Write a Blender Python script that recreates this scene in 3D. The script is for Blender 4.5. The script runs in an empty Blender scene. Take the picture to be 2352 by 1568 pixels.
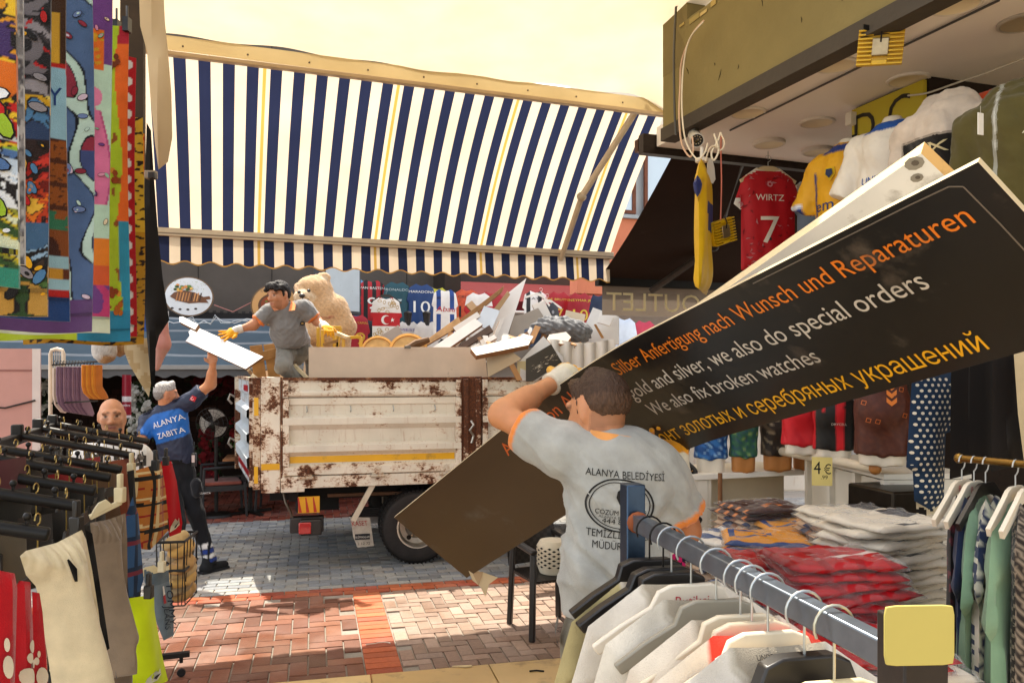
import bpy, bmesh, math, random
import numpy as np
from mathutils import Vector, Matrix, noise as mnoise
from mathutils.bvhtree import BVHTree
from mathutils.geometry import delaunay_2d_cdt
random.seed(7)
R = math.radians
SC = bpy.context.scene
COL = SC.collection
# ---------------- camera, world, sun, exposure
FV, H, VH = 1829.0, 1.95, 845.0          # focal length (px of a 2352 px wide picture), eye height, horizon row
cam = bpy.data.cameras.new('camera'); cam.lens = 28.0; cam.sensor_width = 36.0
cam.shift_y = 61/2352; cam.clip_start = 0.05; cam.clip_end = 500
co = bpy.data.objects.new('camera', cam); COL.objects.link(co)
co.location = (0, 0, H); co.rotation_euler = (R(90), 0, 0); SC.camera = co
SUN_EL, SUN_AZ = 62.0, -27.0             # azimuth measured from +Y towards +X: the sun stands ahead, a little left
W = bpy.data.worlds.new('World'); SC.world = W; W.use_nodes = True
nt = W.node_tree; nt.nodes.clear()
sky = nt.nodes.new('ShaderNodeTexSky'); sky.sky_type = 'NISHITA'; sky.sun_disc = False
sky.sun_elevation = R(SUN_EL); sky.sun_rotation = R(SUN_AZ); sky.dust_density = 2.0
bg = nt.nodes.new('ShaderNodeBackground'); bg.inputs[1].default_value = 0.15
wo = nt.nodes.new('ShaderNodeOutputWorld')
hs = nt.nodes.new('ShaderNodeHueSaturation'); hs.inputs['Saturation'].default_value = .55; hs.inputs['Value'].default_value = 1.0   # hazy bright sky
nt.links.new(sky.outputs[0], hs.inputs['Color']); tn = nt.nodes.new('ShaderNodeMix'); tn.data_type = 'RGBA'; tn.blend_type = 'MULTIPLY'; tn.inputs[0].default_value = 1; tn.inputs[7].default_value = (1.05, .97, .86, 1)   # warm tint on the sky light, standing in for white balance
nt.links.new(hs.outputs[0], tn.inputs[6]); nt.links.new(tn.outputs[2], bg.inputs[0]); nt.links.new(bg.outputs[0], wo.inputs[0])
sl = bpy.data.lights.new('sun', 'SUN'); sl.energy = 2.5; sl.angle = R(0.6); sl.color = (1, .93, .80)
so = bpy.data.objects.new('sun', sl); COL.objects.link(so)
sd = Vector((math.sin(R(SUN_AZ))*math.cos(R(SUN_EL)), math.cos(R(SUN_AZ))*math.cos(R(SUN_EL)), math.sin(R(SUN_EL))))
so.rotation_euler = sd.to_track_quat('Z', 'Y').to_euler(); so.location = sd*30
SC.view_settings.view_transform = 'Standard'; SC.view_settings.look = 'None'
SC.view_settings.exposure = 2.05; SC.view_settings.gamma = 1.0
SC.cycles.max_bounces = 10; SC.cycles.transparent_max_bounces = 12
SC.cycles.diffuse_bounces = 6; SC.cycles.use_denoising = True
SC.cycles.sample_clamp_indirect = 8.0

# ---------------- small maths
def V(*a): return Vector(a if len(a) > 1 else a[0])
def P(u, v, d): return Vector(((u-1176)/FV*d, d, H+(VH-v)/FV*d))        # sight line through picture point at depth d
def G(u, v, z=0.0): return P(u, v, (H-z)*FV/(v-VH))                      # where that sight line meets height z
def ez(a): return Vector((math.cos(R(a)), math.sin(R(a)), 0))           # street direction, turned a degrees
E1, E2, UP = ez(20), ez(110), Vector((0, 0, 1))
def hexl(h, k=1.0):
    if not isinstance(h, str): return tuple(h)
    h = h.lstrip('#'); c = [int(h[i:i+2], 16)/255 for i in (0, 2, 4)]
    return tuple(((x/12.92 if x <= .04045 else ((x+.055)/1.055)**2.4)*k) for x in c)
def lerp(a, b, t): return a+(b-a)*t
def vnoise(p, s=1.0):                                                    # cheap smooth noise for numpy points (n,3) -> (n,)
    p = np.asarray(p)*s
    x, y, z = p[:, 0], p[:, 1], p[:, 2]
    return (np.sin(x*1.7+y*2.3+1.3*np.sin(z*1.1+.5))+np.sin(y*3.1-z*1.9+1.7*np.sin(x*1.3))+np.sin(z*2.7+x*2.1+1.1*np.sin(y*1.7+2)))/3
# ---------------- materials
MATS = {}
def newmat(name):
    m = bpy.data.materials.new(name); m.use_nodes = True; n = m.node_tree; n.nodes.clear()
    out = n.nodes.new('ShaderNodeOutputMaterial'); b = n.nodes.new('ShaderNodeBsdfPrincipled')
    n.links.new(b.outputs[0], out.inputs[0]); return m, n, b, out
def nd(n, t, **k):
    x = n.nodes.new(t)
    for a, v in k.items():
        if a.startswith('i_'): x.inputs[a[2:].replace('_', ' ')].default_value = v
        else: setattr(x, a, v)
    return x
def coords(n, scale=(1, 1, 1)):
    t = nd(n, 'ShaderNodeTexCoord'); mp = nd(n, 'ShaderNodeMapping'); mp.inputs['Scale'].default_value = scale
    n.links.new(t.outputs['Object'], mp.inputs[0]); return mp.outputs[0]
def mixc(n, fac, a, b, blend='MIX'):
    x = nd(n, 'ShaderNodeMix', data_type='RGBA', blend_type=blend)
    for s, v in ((x.inputs[0], fac), (x.inputs[6], a), (x.inputs[7], b)):
        if isinstance(v, (int, float)): s.default_value = v
        elif isinstance(v, tuple): s.default_value = (*v[:3], 1)
        else: n.links.new(v, s)
    return x.outputs[2]
def ramp(n, src, stops):
    r = nd(n, 'ShaderNodeValToRGB'); r.color_ramp.elements[0].position = stops[0][0]; r.color_ramp.elements[1].position = stops[-1][0]
    for p, c in stops[1:-1]: r.color_ramp.elements.new(p)
    for e, (p, c) in zip(r.color_ramp.elements, stops): e.position = p; e.color = (c, c, c, 1) if isinstance(c, (int, float)) else (*c, 1)
    n.links.new(src, r.inputs[0]); return r.outputs[0]
def noise_tex(n, vec, scale, detail=4, rough=.55):
    t = nd(n, 'ShaderNodeTexNoise'); t.inputs['Scale'].default_value = scale; t.inputs['Detail'].default_value = detail; t.inputs['Roughness'].default_value = rough
    n.links.new(vec, t.inputs[0]); return t.outputs[0]
def bump(n, b, h, strength, dist):
    x = nd(n, 'ShaderNodeBump'); x.inputs[0].default_value = strength; x.inputs[1].default_value = dist
    n.links.new(h, x.inputs['Height']); n.links.new(x.outputs[0], b.inputs['Normal'])
def vcol(n): return nd(n, 'ShaderNodeAttribute', attribute_name='Col').outputs['Color']
def std(name, rough=.8, metal=0.0, var=.25, vscale=6, bscale=120, bstr=.25, bdist=.003, spec=.4, sheen=0, dirt=None, dscale=3, coat=0, sss=0, stretch=(1, 1, 1)):
    m, n, b, out = newmat(name); c = vcol(n); vec = coords(n, stretch)
    nz = noise_tex(n, vec, vscale, 5)
    c = mixc(n, 1.0, c, ramp(n, nz, [(.25, 1-var), (.75, 1+var*.35)]), 'MULTIPLY')
    if dirt:
        dm = ramp(n, noise_tex(n, vec, dscale, 8, .65), [(dirt[1], 0.0), (dirt[2], 1.0)])
        c = mixc(n, dm, c, dirt[0])
    n.links.new(c, b.inputs['Base Color']); b.inputs['Roughness'].default_value = rough; b.inputs['Metallic'].default_value = metal
    b.inputs['Specular IOR Level'].default_value = spec; b.inputs['Sheen Weight'].default_value = sheen; b.inputs['Coat Weight'].default_value = coat
    if sss: b.inputs['Subsurface Weight'].default_value = sss; b.inputs['Subsurface Radius'].default_value = (.012, .005, .003); b.inputs['Subsurface Scale'].default_value = 1.0
    if bstr: bump(n, b, noise_tex(n, vec, bscale, 3), bstr, bdist)
    MATS[name] = m; return m
std('cloth', .88, var=.18, vscale=9, bscale=260, bstr=.3, bdist=.002, spec=.2, sheen=.15)
std('knit', .95, var=.22, vscale=14, bscale=420, bstr=.6, bdist=.003, spec=.1, sheen=.3)
std('towel', .97, var=.2, vscale=20, bscale=500, bstr=.8, bdist=.004, spec=.05, sheen=.3)
std('jersey', .55, var=.12, vscale=10, bscale=500, bstr=.2, bdist=.001, spec=.35)
std('skin', .5, var=.14, vscale=22, bscale=300, bstr=.25, bdist=.0012, spec=.35, sss=.25)
std('hair', .6, var=.55, vscale=150, bscale=240, bstr=1.0, bdist=.006, spec=.35, stretch=(1, 1, .25))
std('fur', .95, var=.3, vscale=40, bscale=170, bstr=1.0, bdist=.012, spec=.1, sheen=.4)
std('plastic', .38, var=.1, vscale=12, bscale=60, bstr=.08, bdist=.001, spec=.5)
std('rubber', .75, var=.35, vscale=14, bscale=90, bstr=.35, bdist=.003, spec=.3)
std('metal', .35, metal=.85, var=.3, vscale=18, bscale=50, bstr=.15, bdist=.001)
std('black_metal', .45, metal=0, var=.3, vscale=30, bscale=80, bstr=.2, bdist=.001, spec=.3)
std('board', .7, var=.12, vscale=5, bscale=70, bstr=.12, bdist=.001, dirt=(hexl('8a7a66'), .66, .8), dscale=7)
std('wood', .8, var=.4, vscale=10, bscale=60, bstr=.35, bdist=.002, stretch=(1, 1, 1))
std('plaster', .92, var=.16, vscale=2.5, bscale=26, bstr=.45, bdist=.008, spec=.2, dirt=(hexl('3c3524'), .68, .86), dscale=2.2)
std('ceiling', .8, var=.06, vscale=1.5, bscale=12, bstr=.05, bdist=.003, spec=.25)
std('signface', .28, var=.12, vscale=4, bscale=20, bstr=.05, bdist=.001, spec=.5, dirt=(hexl('5a5148'), .6, .8), dscale=6)
std('canvas', .92, var=.14, vscale=3, bscale=300, bstr=.2, bdist=.001, spec=.1, dirt=(hexl('4a443e'), .66, .95), dscale=2.5)
std('marble', .32, var=.2, vscale=3, bscale=9, bstr=.1, bdist=.002, spec=.5, dirt=(hexl('7c6440'), .55, .7), dscale=5)
std('leaf', .6, var=.4, vscale=30, bscale=60, bstr=.2, bdist=.002)
def mk_translucent(name, k, rough=.9):
    m, n, b, out = newmat(name); c = vcol(n); vec = coords(n)
    c = mixc(n, 1.0, c, ramp(n, noise_tex(n, vec, 2.2, 6), [(.25, .82), (.75, 1.04)]), 'MULTIPLY')
    n.links.new(c, b.inputs['Base Color']); b.inputs['Roughness'].default_value = rough; b.inputs['Specular IOR Level'].default_value = .15
    bump(n, b, noise_tex(n, vec, 300, 2), .2, .001)
    t = nd(n, 'ShaderNodeBsdfTranslucent'); mx = nd(n, 'ShaderNodeMixShader'); mx.inputs[0].default_value = k
    n.links.new(c, t.inputs[0]); n.links.new(b.outputs[0], mx.inputs[1]); n.links.new(t.outputs[0], mx.inputs[2]); n.links.new(mx.outputs[0], out.inputs[0])
    MATS[name] = m
mk_translucent('awning', .33); mk_translucent('sheer', .35); mk_translucent('canopy', .30)
def mk_wrap():
    m, n, b, out = newmat('wrap'); vec = coords(n)
    b.inputs['Base Color'].default_value = (.95, .95, .93, 1); b.inputs['Roughness'].default_value = .08
    bump(n, b, noise_tex(n, vec, 38, 5, .6), .9, .02)
    t = nd(n, 'ShaderNodeBsdfTransparent'); mx = nd(n, 'ShaderNodeMixShader')
    lw = nd(n, 'ShaderNodeLayerWeight'); lw.inputs[0].default_value = .35
    f = ramp(n, lw.outputs['Facing'], [(0, .035), (.6, .10), (1, .45)])
    n.links.new(f, mx.inputs[0]); n.links.new(t.outputs[0], mx.inputs[1]); n.links.new(b.outputs[0], mx.inputs[2]); n.links.new(mx.outputs[0], out.inputs[0])
    MATS['wrap'] = m
mk_wrap()
def mk_glass():
    m, n, b, out = newmat('glass'); n.links.new(vcol(n), b.inputs['Base Color']); b.inputs['Roughness'].default_value = .05
    b.inputs['Specular IOR Level'].default_value = .8; b.inputs['Coat Weight'].default_value = .6; MATS['glass'] = m
mk_glass()
def mk_rust():
    m, n, b, out = newmat('rusty_paint'); c = vcol(n); vec = coords(n)
    c = mixc(n, 1.0, c, ramp(n, noise_tex(n, vec, 3, 6), [(.3, .84), (.7, 1.04)]), 'MULTIPLY')
    st = noise_tex(n, coords(n, (9, 9, 1.1)), 3.0, 7, .7)                # running stains
    c = mixc(n, ramp(n, st, [(.56, 0.0), (.8, .75)]), c, hexl('a5713f'))
    am = nd(n, 'ShaderNodeAttribute', attribute_name='Wear').outputs['Fac']
    big = noise_tex(n, vec, 5.5, 9, .7); fine = noise_tex(n, coords(n, (1, 1, 1.8)), 30, 8, .75)
    s = nd(n, 'ShaderNodeMath', operation='MULTIPLY_ADD'); n.links.new(big, s.inputs[0]); s.inputs[1].default_value = .78
    f2 = nd(n, 'ShaderNodeMath', operation='MULTIPLY_ADD'); n.links.new(fine, f2.inputs[0]); f2.inputs[1].default_value = .42
    w2 = nd(n, 'ShaderNodeMath', operation='MULTIPLY'); n.links.new(am, w2.inputs[0]); w2.inputs[1].default_value = .34
    n.links.new(w2.outputs[0], f2.inputs[2]); n.links.new(f2.outputs[0], s.inputs[2])
    halo = ramp(n, s.outputs[0], [(.735, 0.0), (.83, 1.0)]); core = ramp(n, s.outputs[0], [(.785, 0.0), (.815, 1.0)])
    c = mixc(n, halo, c, hexl('b0763c')); rc = mixc(n, ramp(n, noise_tex(n, vec, 60, 4), [(.3, 0.0), (.7, 1.0)]), hexl('3a2115'), hexl('6e3d20'))
    c = mixc(n, core, c, rc); n.links.new(c, b.inputs['Base Color'])
    rr = ramp(n, core, [(0, .42), (1, .9)]); n.links.new(rr, b.inputs['Roughness'])
    bump(n, b, s.outputs[0], .25, .004); MATS['rusty_paint'] = m
mk_rust()
def mk_pavers():
    m, n, b, out = newmat('pavers'); c = vcol(n); vec = coords(n)
    c = mixc(n, 1.0, c, ramp(n, noise_tex(n, vec, 40, 6, .7), [(.25, .72), (.75, 1.12)]), 'MULTIPLY')
    c = mixc(n, ramp(n, noise_tex(n, vec, 1.3, 6), [(.5, 0.0), (.8, .35)]), c, hexl('a8988a'))
    wet = ramp(n, noise_tex(n, vec, 1.1, 3), [(.42, .8), (.58, .3)])
    n.links.new(c, b.inputs['Base Color']); n.links.new(wet, b.inputs['Roughness']); b.inputs['Specular IOR Level'].default_value = .35
    bump(n, b, noise_tex(n, vec, 90, 5), .5, .004); MATS['pavers'] = m
mk_pavers()
# ---------------- mesh builder
ORG = {}                                                                 # world place of every Empty
_txt = {}
_gl = {}
def _fill(txt):
    c = bpy.data.curves.new('lettering', 'FONT'); c.body = txt; c.resolution_u = 3; c.dimensions = '3D'; c.offset = .015
    o = bpy.data.objects.new('lettering', c); COL.objects.link(o)
    dg = bpy.context.evaluated_depsgraph_get(); m = bpy.data.meshes.new_from_object(o.evaluated_get(dg), depsgraph=dg)
    pv = [Vector((v.co.x, v.co.y)) for v in m.vertices]; es = [tuple(e.vertices) for e in m.edges]
    bpy.data.objects.remove(o); bpy.data.curves.remove(c); bpy.data.meshes.remove(m)
    r = delaunay_2d_cdt(pv, es, [], 2, 1e-6); fs = []; A = np.array([(*pv[i], *pv[j]) for i, j in es])
    for f in r[2]:
        x, y = sum((r[0][i] for i in f), Vector((0, 0)))/len(f); cr = (A[:, 1] > y) != (A[:, 3] > y)
        t = A[cr]; n = int((x < t[:, 0]+(y-t[:, 1])*(t[:, 2]-t[:, 0])/(t[:, 3]-t[:, 1])).sum())
        if n % 2:
            p, q, w = (r[0][i] for i in f); fs.append(tuple(f) if (q-p).cross(w-p) > 0 else tuple(f)[::-1])
    return [tuple(v) for v in r[0]], fs
def text_geo(txt):                                                       # glyph by glyph, so that the filling of one letter cannot spoil its neighbour
    if txt not in _txt:
        if '|' not in _gl: _gl['|'] = (*_fill('|'), 0)
        bar = max(v[0] for v in _gl['|'][0]); V_, F_, x = [], [], 0.0
        for chr_ in txt:
            if chr_ not in _gl:
                adv = max(v[0] for v in _fill(chr_+'|')[0])-bar; g = _fill(chr_) if chr_.strip() else ([], []); _gl[chr_] = (*g, adv)
            vs, fs, adv = _gl[chr_]; n = len(V_); V_ += [(a+x, b) for a, b in vs]; F_ += [tuple(n+k for k in f) for f in fs]; x += adv
        _txt[txt] = (V_, F_, max(v[0] for v in V_), min(v[0] for v in V_))
    return _txt[txt]
class MB:
    def __init__(s): s.v = []; s.f = []; s.c = []; s.m = []; s.w = []; s.mi = 0; s.wear = 0.0
    def add(s, vs, fs, col, mi=None):
        n = len(s.v); s.v += [tuple(v) for v in vs]; many = isinstance(col, list)
        if not many: col = hexl(col)
        for i, f in enumerate(fs):
            s.f.append(tuple(n+k for k in f)); s.c.append(hexl(col[i]) if many else col); s.m.append(s.mi if mi is None else mi); s.w.append(s.wear)
        return s
    def obox(s, o, a, b, c, col):                                        # box from corner o with edge vectors a, b, c
        o, a, b, c = map(Vector, (o, a, b, c))
        if a.cross(b).dot(c) < 0: a, b = b, a
        vs = [o, o+a, o+a+b, o+b, o+c, o+a+c, o+a+b+c, o+b+c]
        return s.add(vs, [(0, 3, 2, 1), (4, 5, 6, 7), (0, 1, 5, 4), (1, 2, 6, 5), (2, 3, 7, 6), (3, 0, 4, 7)], col)
    def cbox(s, c, size, col, ax=None, up=None):                         # box about a centre, along axes
        a = Vector(ax or (1, 0, 0)).normalized(); u = Vector(up or (0, 0, 1)); b = u.cross(a).normalized(); u = a.cross(b)
        a, b, u = a*size[0], b*size[1], u*size[2]
        return s.obox(Vector(c)-(a+b+u)/2, a, b, u, col)
    def beam(s, p, q, w, h, col, up=(0, 0, 1)):
        p, q = Vector(p), Vector(q); a = q-p; b = Vector(up).cross(a)
        if b.length < 1e-5: b = Vector((1, 0, 0)).cross(a)
        b = b.normalized()*w; c = a.cross(b).normalized()*h
        return s.obox(p-b/2-c/2, a, b, c, col)
    def tube(s, pts, r, col, n=8, cap=True):
        pts = [Vector(p) for p in pts]; rs = r if isinstance(r, (list, tuple)) else [r]*len(pts); vs = []; pr = None
        for i, p in enumerate(pts):
            t = (pts[min(i+1, len(pts)-1)]-pts[max(i-1, 0)]).normalized()
            if pr is None: pr = t.orthogonal().normalized()
            pr = (pr-t*pr.dot(t))
            pr = pr.normalized() if pr.length > 1e-6 else t.orthogonal().normalized()
            q = t.cross(pr)
            vs += [p+(pr*math.cos(2*math.pi*k/n)+q*math.sin(2*math.pi*k/n))*rs[i] for k in range(n)]
        fs = [(i*n+k, i*n+(k+1) % n, (i+1)*n+(k+1) % n, (i+1)*n+k) for i in range(len(pts)-1) for k in range(n)]
        if cap: fs += [tuple(range(n-1, -1, -1)), tuple(range((len(pts)-1)*n, len(pts)*n))]
        return s.add(vs, fs, col)
    def lathe(s, prof, o, ax, col, n=24):                                # prof: (radius, along axis)
        o = Vector(o); ax = Vector(ax).normalized(); a = ax.orthogonal().normalized(); b = ax.cross(a)
        vs = [o+ax*h+(a*math.cos(2*math.pi*k/n)+b*math.sin(2*math.pi*k/n))*max(r, 1e-4) for r, h in prof for k in range(n)]
        fs = [(i*n+k, i*n+(k+1) % n, (i+1)*n+(k+1) % n, (i+1)*n+k) for i in range(len(prof)-1) for k in range(n)]
        if isinstance(col, list): col = [hexl(col[i]) for i in range(len(prof)-1) for k in range(n)]
        return s.add(vs, fs, col)
    def ball(s, c, r, col, n=10):
        rr = Vector(r) if not isinstance(r, (int, float)) else Vector((r, r, r)); m = n//2+1
        pr = [(math.sin(math.pi*i/m), -math.cos(math.pi*i/m)) for i in range(m+1)]
        vs = [Vector(c)+Vector((x*math.cos(2*math.pi*k/n)*rr.x, x*math.sin(2*math.pi*k/n)*rr.y, z*rr.z)) for x, z in pr for k in range(n)]
        fs = [(i*n+k, i*n+(k+1) % n, (i+1)*n+(k+1) % n, (i+1)*n+k) for i in range(m) for k in range(n)]
        return s.add(vs, fs, col)
    def prism(s, poly, o, x, y, th, col, side=None):                     # flat outline with a thickness; o, x, y place it, th goes along x cross y
        o, x, y = Vector(o), Vector(x), Vector(y); z = x.cross(y).normalized()*th; n = len(poly)
        ar = sum(poly[i][0]*poly[(i+1) % n][1]-poly[(i+1) % n][0]*poly[i][1] for i in range(n))
        if ar < 0: poly = poly[::-1]
        vs = [o+x*a+y*b for a, b in poly]+[o+x*a+y*b+z for a, b in poly]
        fs = [tuple(range(n-1, -1, -1)), tuple(range(n, 2*n))]+[(i, (i+1) % n, n+(i+1) % n, n+i) for i in range(n)]
        return s.add(vs, fs, col if side is None else [col, col]+[side]*n)
    def vgrid(s, fn, nu, nv, cf):                                        # grid with a colour at every corner
        vs = [fn(i/nu, j/nv) for j in range(nv+1) for i in range(nu+1)]; cc = [hexl(cf(i/nu, j/nv)) for j in range(nv+1) for i in range(nu+1)]; n = len(s.v); s.v += [tuple(v) for v in vs]
        for j in range(nv):
            for i in range(nu):
                f = (j*(nu+1)+i, j*(nu+1)+i+1, (j+1)*(nu+1)+i+1, (j+1)*(nu+1)+i); s.f.append(tuple(n+k for k in f)); s.c.append([cc[k] for k in f]); s.m.append(s.mi); s.w.append(0)
        return s
    def grid(s, fn, nu, nv, col=None, cf=None, wrap=False):
        vs = [fn(i/nu, j/nv) for j in range(nv+1) for i in range(nu+1)]
        fs = [(j*(nu+1)+i, j*(nu+1)+i+1, (j+1)*(nu+1)+i+1, (j+1)*(nu+1)+i) for j in range(nv) for i in range(nu)]
        return s.add(vs, fs, col if cf is None else [cf((i+.5)/nu, (j+.5)/nv) for j in range(nv) for i in range(nu)])
    def text(s, body, o, x, y, size, col, off=.002, align='C', width=None, conform=None, mirror=False, slant=0):
        vs, fs, w, w0 = text_geo(body); o, x, y = Vector(o), Vector(x).normalized(), Vector(y).normalized(); n = x.cross(y)
        sx = size if width is None else width/(w-w0); dx = {'C': -(w+w0)/2, 'L': -w0, 'R': -w}[align]
        pts = [((a+dx)*sx+slant*b*size, b*size) for a, b in vs]
        if mirror: pts = [(-a, b) for a, b in pts]; fs = [f[::-1] for f in fs]
        if conform is None: return s.add([o+x*a+y*b+n*off for a, b in pts], fs, col)
        bm = bmesh.new(); bv = [bm.verts.new((a, b, 0)) for a, b in pts]
        for f in fs:
            try: bm.faces.new([bv[k] for k in f])
            except ValueError: pass
        for _ in range(3):
            lg = [e for e in bm.edges if e.calc_length() > size*.3]
            if lg: bmesh.ops.subdivide_edges(bm, edges=lg, cuts=1)
        bm.verts.index_update(); out = []
        for v in bm.verts:
            p = o+x*v.co.x+y*v.co.y; h = conform.ray_cast(p+n*.4, -n, .8); out.append((p, h[0]))
        dd = [(h-p).dot(n) for p, h in out if h is not None]; dm = sum(dd)/len(dd) if dd else 0.0
        out = [(h if h is not None else p+n*dm)+n*off for p, h in out]
        s.add(out, [tuple(v.index for v in f.verts) for f in bm.faces], col); bm.free(); return s
    def disc(s, c, x, y, rx, ry, col, n=20, off=.002, r0=0, conform=None):
        c, x, y = Vector(c), Vector(x).normalized(), Vector(y).normalized(); nn = x.cross(y)
        if conform and any(conform.ray_cast(c+x*rx*math.cos(a)+y*ry*math.sin(a)+nn*.4, -nn, .8)[0] is None for a in np.linspace(0, 6.283, 9)): return s
        def pt(r, k):
            p = c+x*rx*r*math.cos(2*math.pi*k/n)+y*ry*r*math.sin(2*math.pi*k/n)
            if conform:
                h = conform.ray_cast(p+nn*.4, -nn, .8)
                if h[0] is not None: p = h[0]
            return p+nn*off
        if r0 == 0: return s.add([pt(1, k) for k in range(n)], [tuple(range(n))], col)
        return s.add([pt(r0, k) for k in range(n)]+[pt(1, k) for k in range(n)], [(k, n+k, n+(k+1) % n, (k+1) % n) for k in range(n)], col)
    def bvh(s): return BVHTree.FromPolygons(s.v, s.f)
    def build(s, name, mat='cloth', parent=None, smooth=True, bevel=0, local=False, sub=0, weld=0):
        if not s.v: return None
        if parent is not None: org = ORG.get(parent, Vector())
        elif local: org = Vector()
        else:
            xs = np.array(s.v); org = Vector(((xs[:, 0].min()+xs[:, 0].max())/2, (xs[:, 1].min()+xs[:, 1].max())/2, xs[:, 2].min()))
        me = bpy.data.meshes.new(name); me.from_pydata([(v[0]-org.x, v[1]-org.y, v[2]-org.z) for v in s.v], [], s.f)
        ca = np.array([q for f, c in zip(s.f, s.c) for q in (c if isinstance(c[0], tuple) else [c]*len(f))], dtype=np.float32)
        ca = np.hstack([ca, np.ones((len(ca), 1), np.float32)])
        at = me.color_attributes.new('Col', 'FLOAT_COLOR', 'CORNER'); at.data.foreach_set('color', ca.ravel())
        if any(s.w): wa = me.attributes.new('Wear', 'FLOAT', 'FACE'); wa.data.foreach_set('value', np.array(s.w, np.float32))
        for k in ([mat] if isinstance(mat, str) else mat): me.materials.append(MATS[k])
        me.polygons.foreach_set('material_index', s.m)
        if smooth: me.polygons.foreach_set('use_smooth', [True]*len(s.f)); 
        if smooth == True: me.set_sharp_from_angle(angle=R(38))
        me.update(); o = bpy.data.objects.new(name, me); COL.objects.link(o)
        if parent is not None: o.parent = parent
        else: o.location = org
        ORG[o] = org if parent is None else ORG.get(parent, Vector())
        if weld: md = o.modifiers.new('weld', 'WELD'); md.merge_threshold = weld
        if bevel: md = o.modifiers.new('bevel', 'BEVEL'); md.width = bevel; md.segments = 2; md.limit_method = 'ANGLE'; md.angle_limit = R(40)
        if sub: md = o.modifiers.new('sub', 'SUBSURF'); md.levels = md.render_levels = sub
        return o
def tag(o, label, cat, group=None, kind=None):
    if label: o['label'] = label
    if cat: o['category'] = cat
    if group: o['group'] = group
    if kind: o['kind'] = kind
    return o
def thing(name, label, cat, loc=(0, 0, 0), group=None):
    o = bpy.data.objects.new(name, None); COL.objects.link(o); o.empty_display_size = .1; o.location = loc; ORG[o] = Vector(loc)
    return tag(o, label, cat, group)
def dup(o, mat=None, label=None, parent=None):
    c = o.copy(); COL.objects.link(c)
    if parent: c.parent = parent
    if mat is not None: c.matrix_world = mat
    if label: c['label'] = label
    for ch in list(o.children): dup(ch, None, None, c)
    return c
def frame(o, x, y=None, z=None):                                         # matrix with x axis x, z axis z (default up)
    x = Vector(x).normalized(); z = Vector(z or UP); y = z.cross(x).normalized() if y is None else Vector(y).normalized(); z = x.cross(y).normalized()
    return Matrix(((x.x, y.x, z.x, o[0]), (x.y, y.y, z.y, o[1]), (x.z, y.z, z.z, o[2]), (0, 0, 0, 1)))
# ---------------- solid bodies: smooth union of rounded cones and ellipsoids, meshed as one skin
def cap(a, b, ra, rb=None, col='888888', k=.03, flat=None, cuts=(), tagn=None): return dict(t='cap', a=Vector(a), b=Vector(b), ra=ra, rb=ra if rb is None else rb, col=col, k=k, flat=flat, cuts=cuts)
def ell(c, r, col='888888', k=.03, rot=None, cuts=()): return dict(t='ell', c=Vector(c), r=r, col=col, k=k, rot=rot, cuts=cuts)
def _dist(p, X, Y, Z):
    if p['t'] == 'cap':
        a, ba = p['a'], p['b']-p['a']; L = max(ba.length_squared, 1e-9)
        x, y, z = X-a.x, Y-a.y, Z-a.z; t = np.clip((x*ba.x+y*ba.y+z*ba.z)/L, 0, 1)
        x = x-t*ba.x; y = y-t*ba.y; z = z-t*ba.z
        if p['flat']:
            n, g = p['flat']; dn = (x*n[0]+y*n[1]+z*n[2])*(g-1); x = x+dn*n[0]; y = y+dn*n[1]; z = z+dn*n[2]
        d = np.sqrt(x*x+y*y+z*z)-(p['ra']+(p['rb']-p['ra'])*t)
    else:
        c, r = p['c'], p['r']; x, y, z = X-c.x, Y-c.y, Z-c.z
        if p['rot'] is not None:
            m = p['rot']; x, y, z = [m[0][i]*x+m[1][i]*y+m[2][i]*z for i in range(3)]
        q = np.sqrt((x/r[0])**2+(y/r[1])**2+(z/r[2])**2); d = (q-1)*min(r)*np.where(q > 1, 1, 1)
    for pt, n in p['cuts']: d = np.maximum(d, (X-pt[0])*n[0]+(Y-pt[1])*n[1]+(Z-pt[2])*n[2])
    return d
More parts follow.
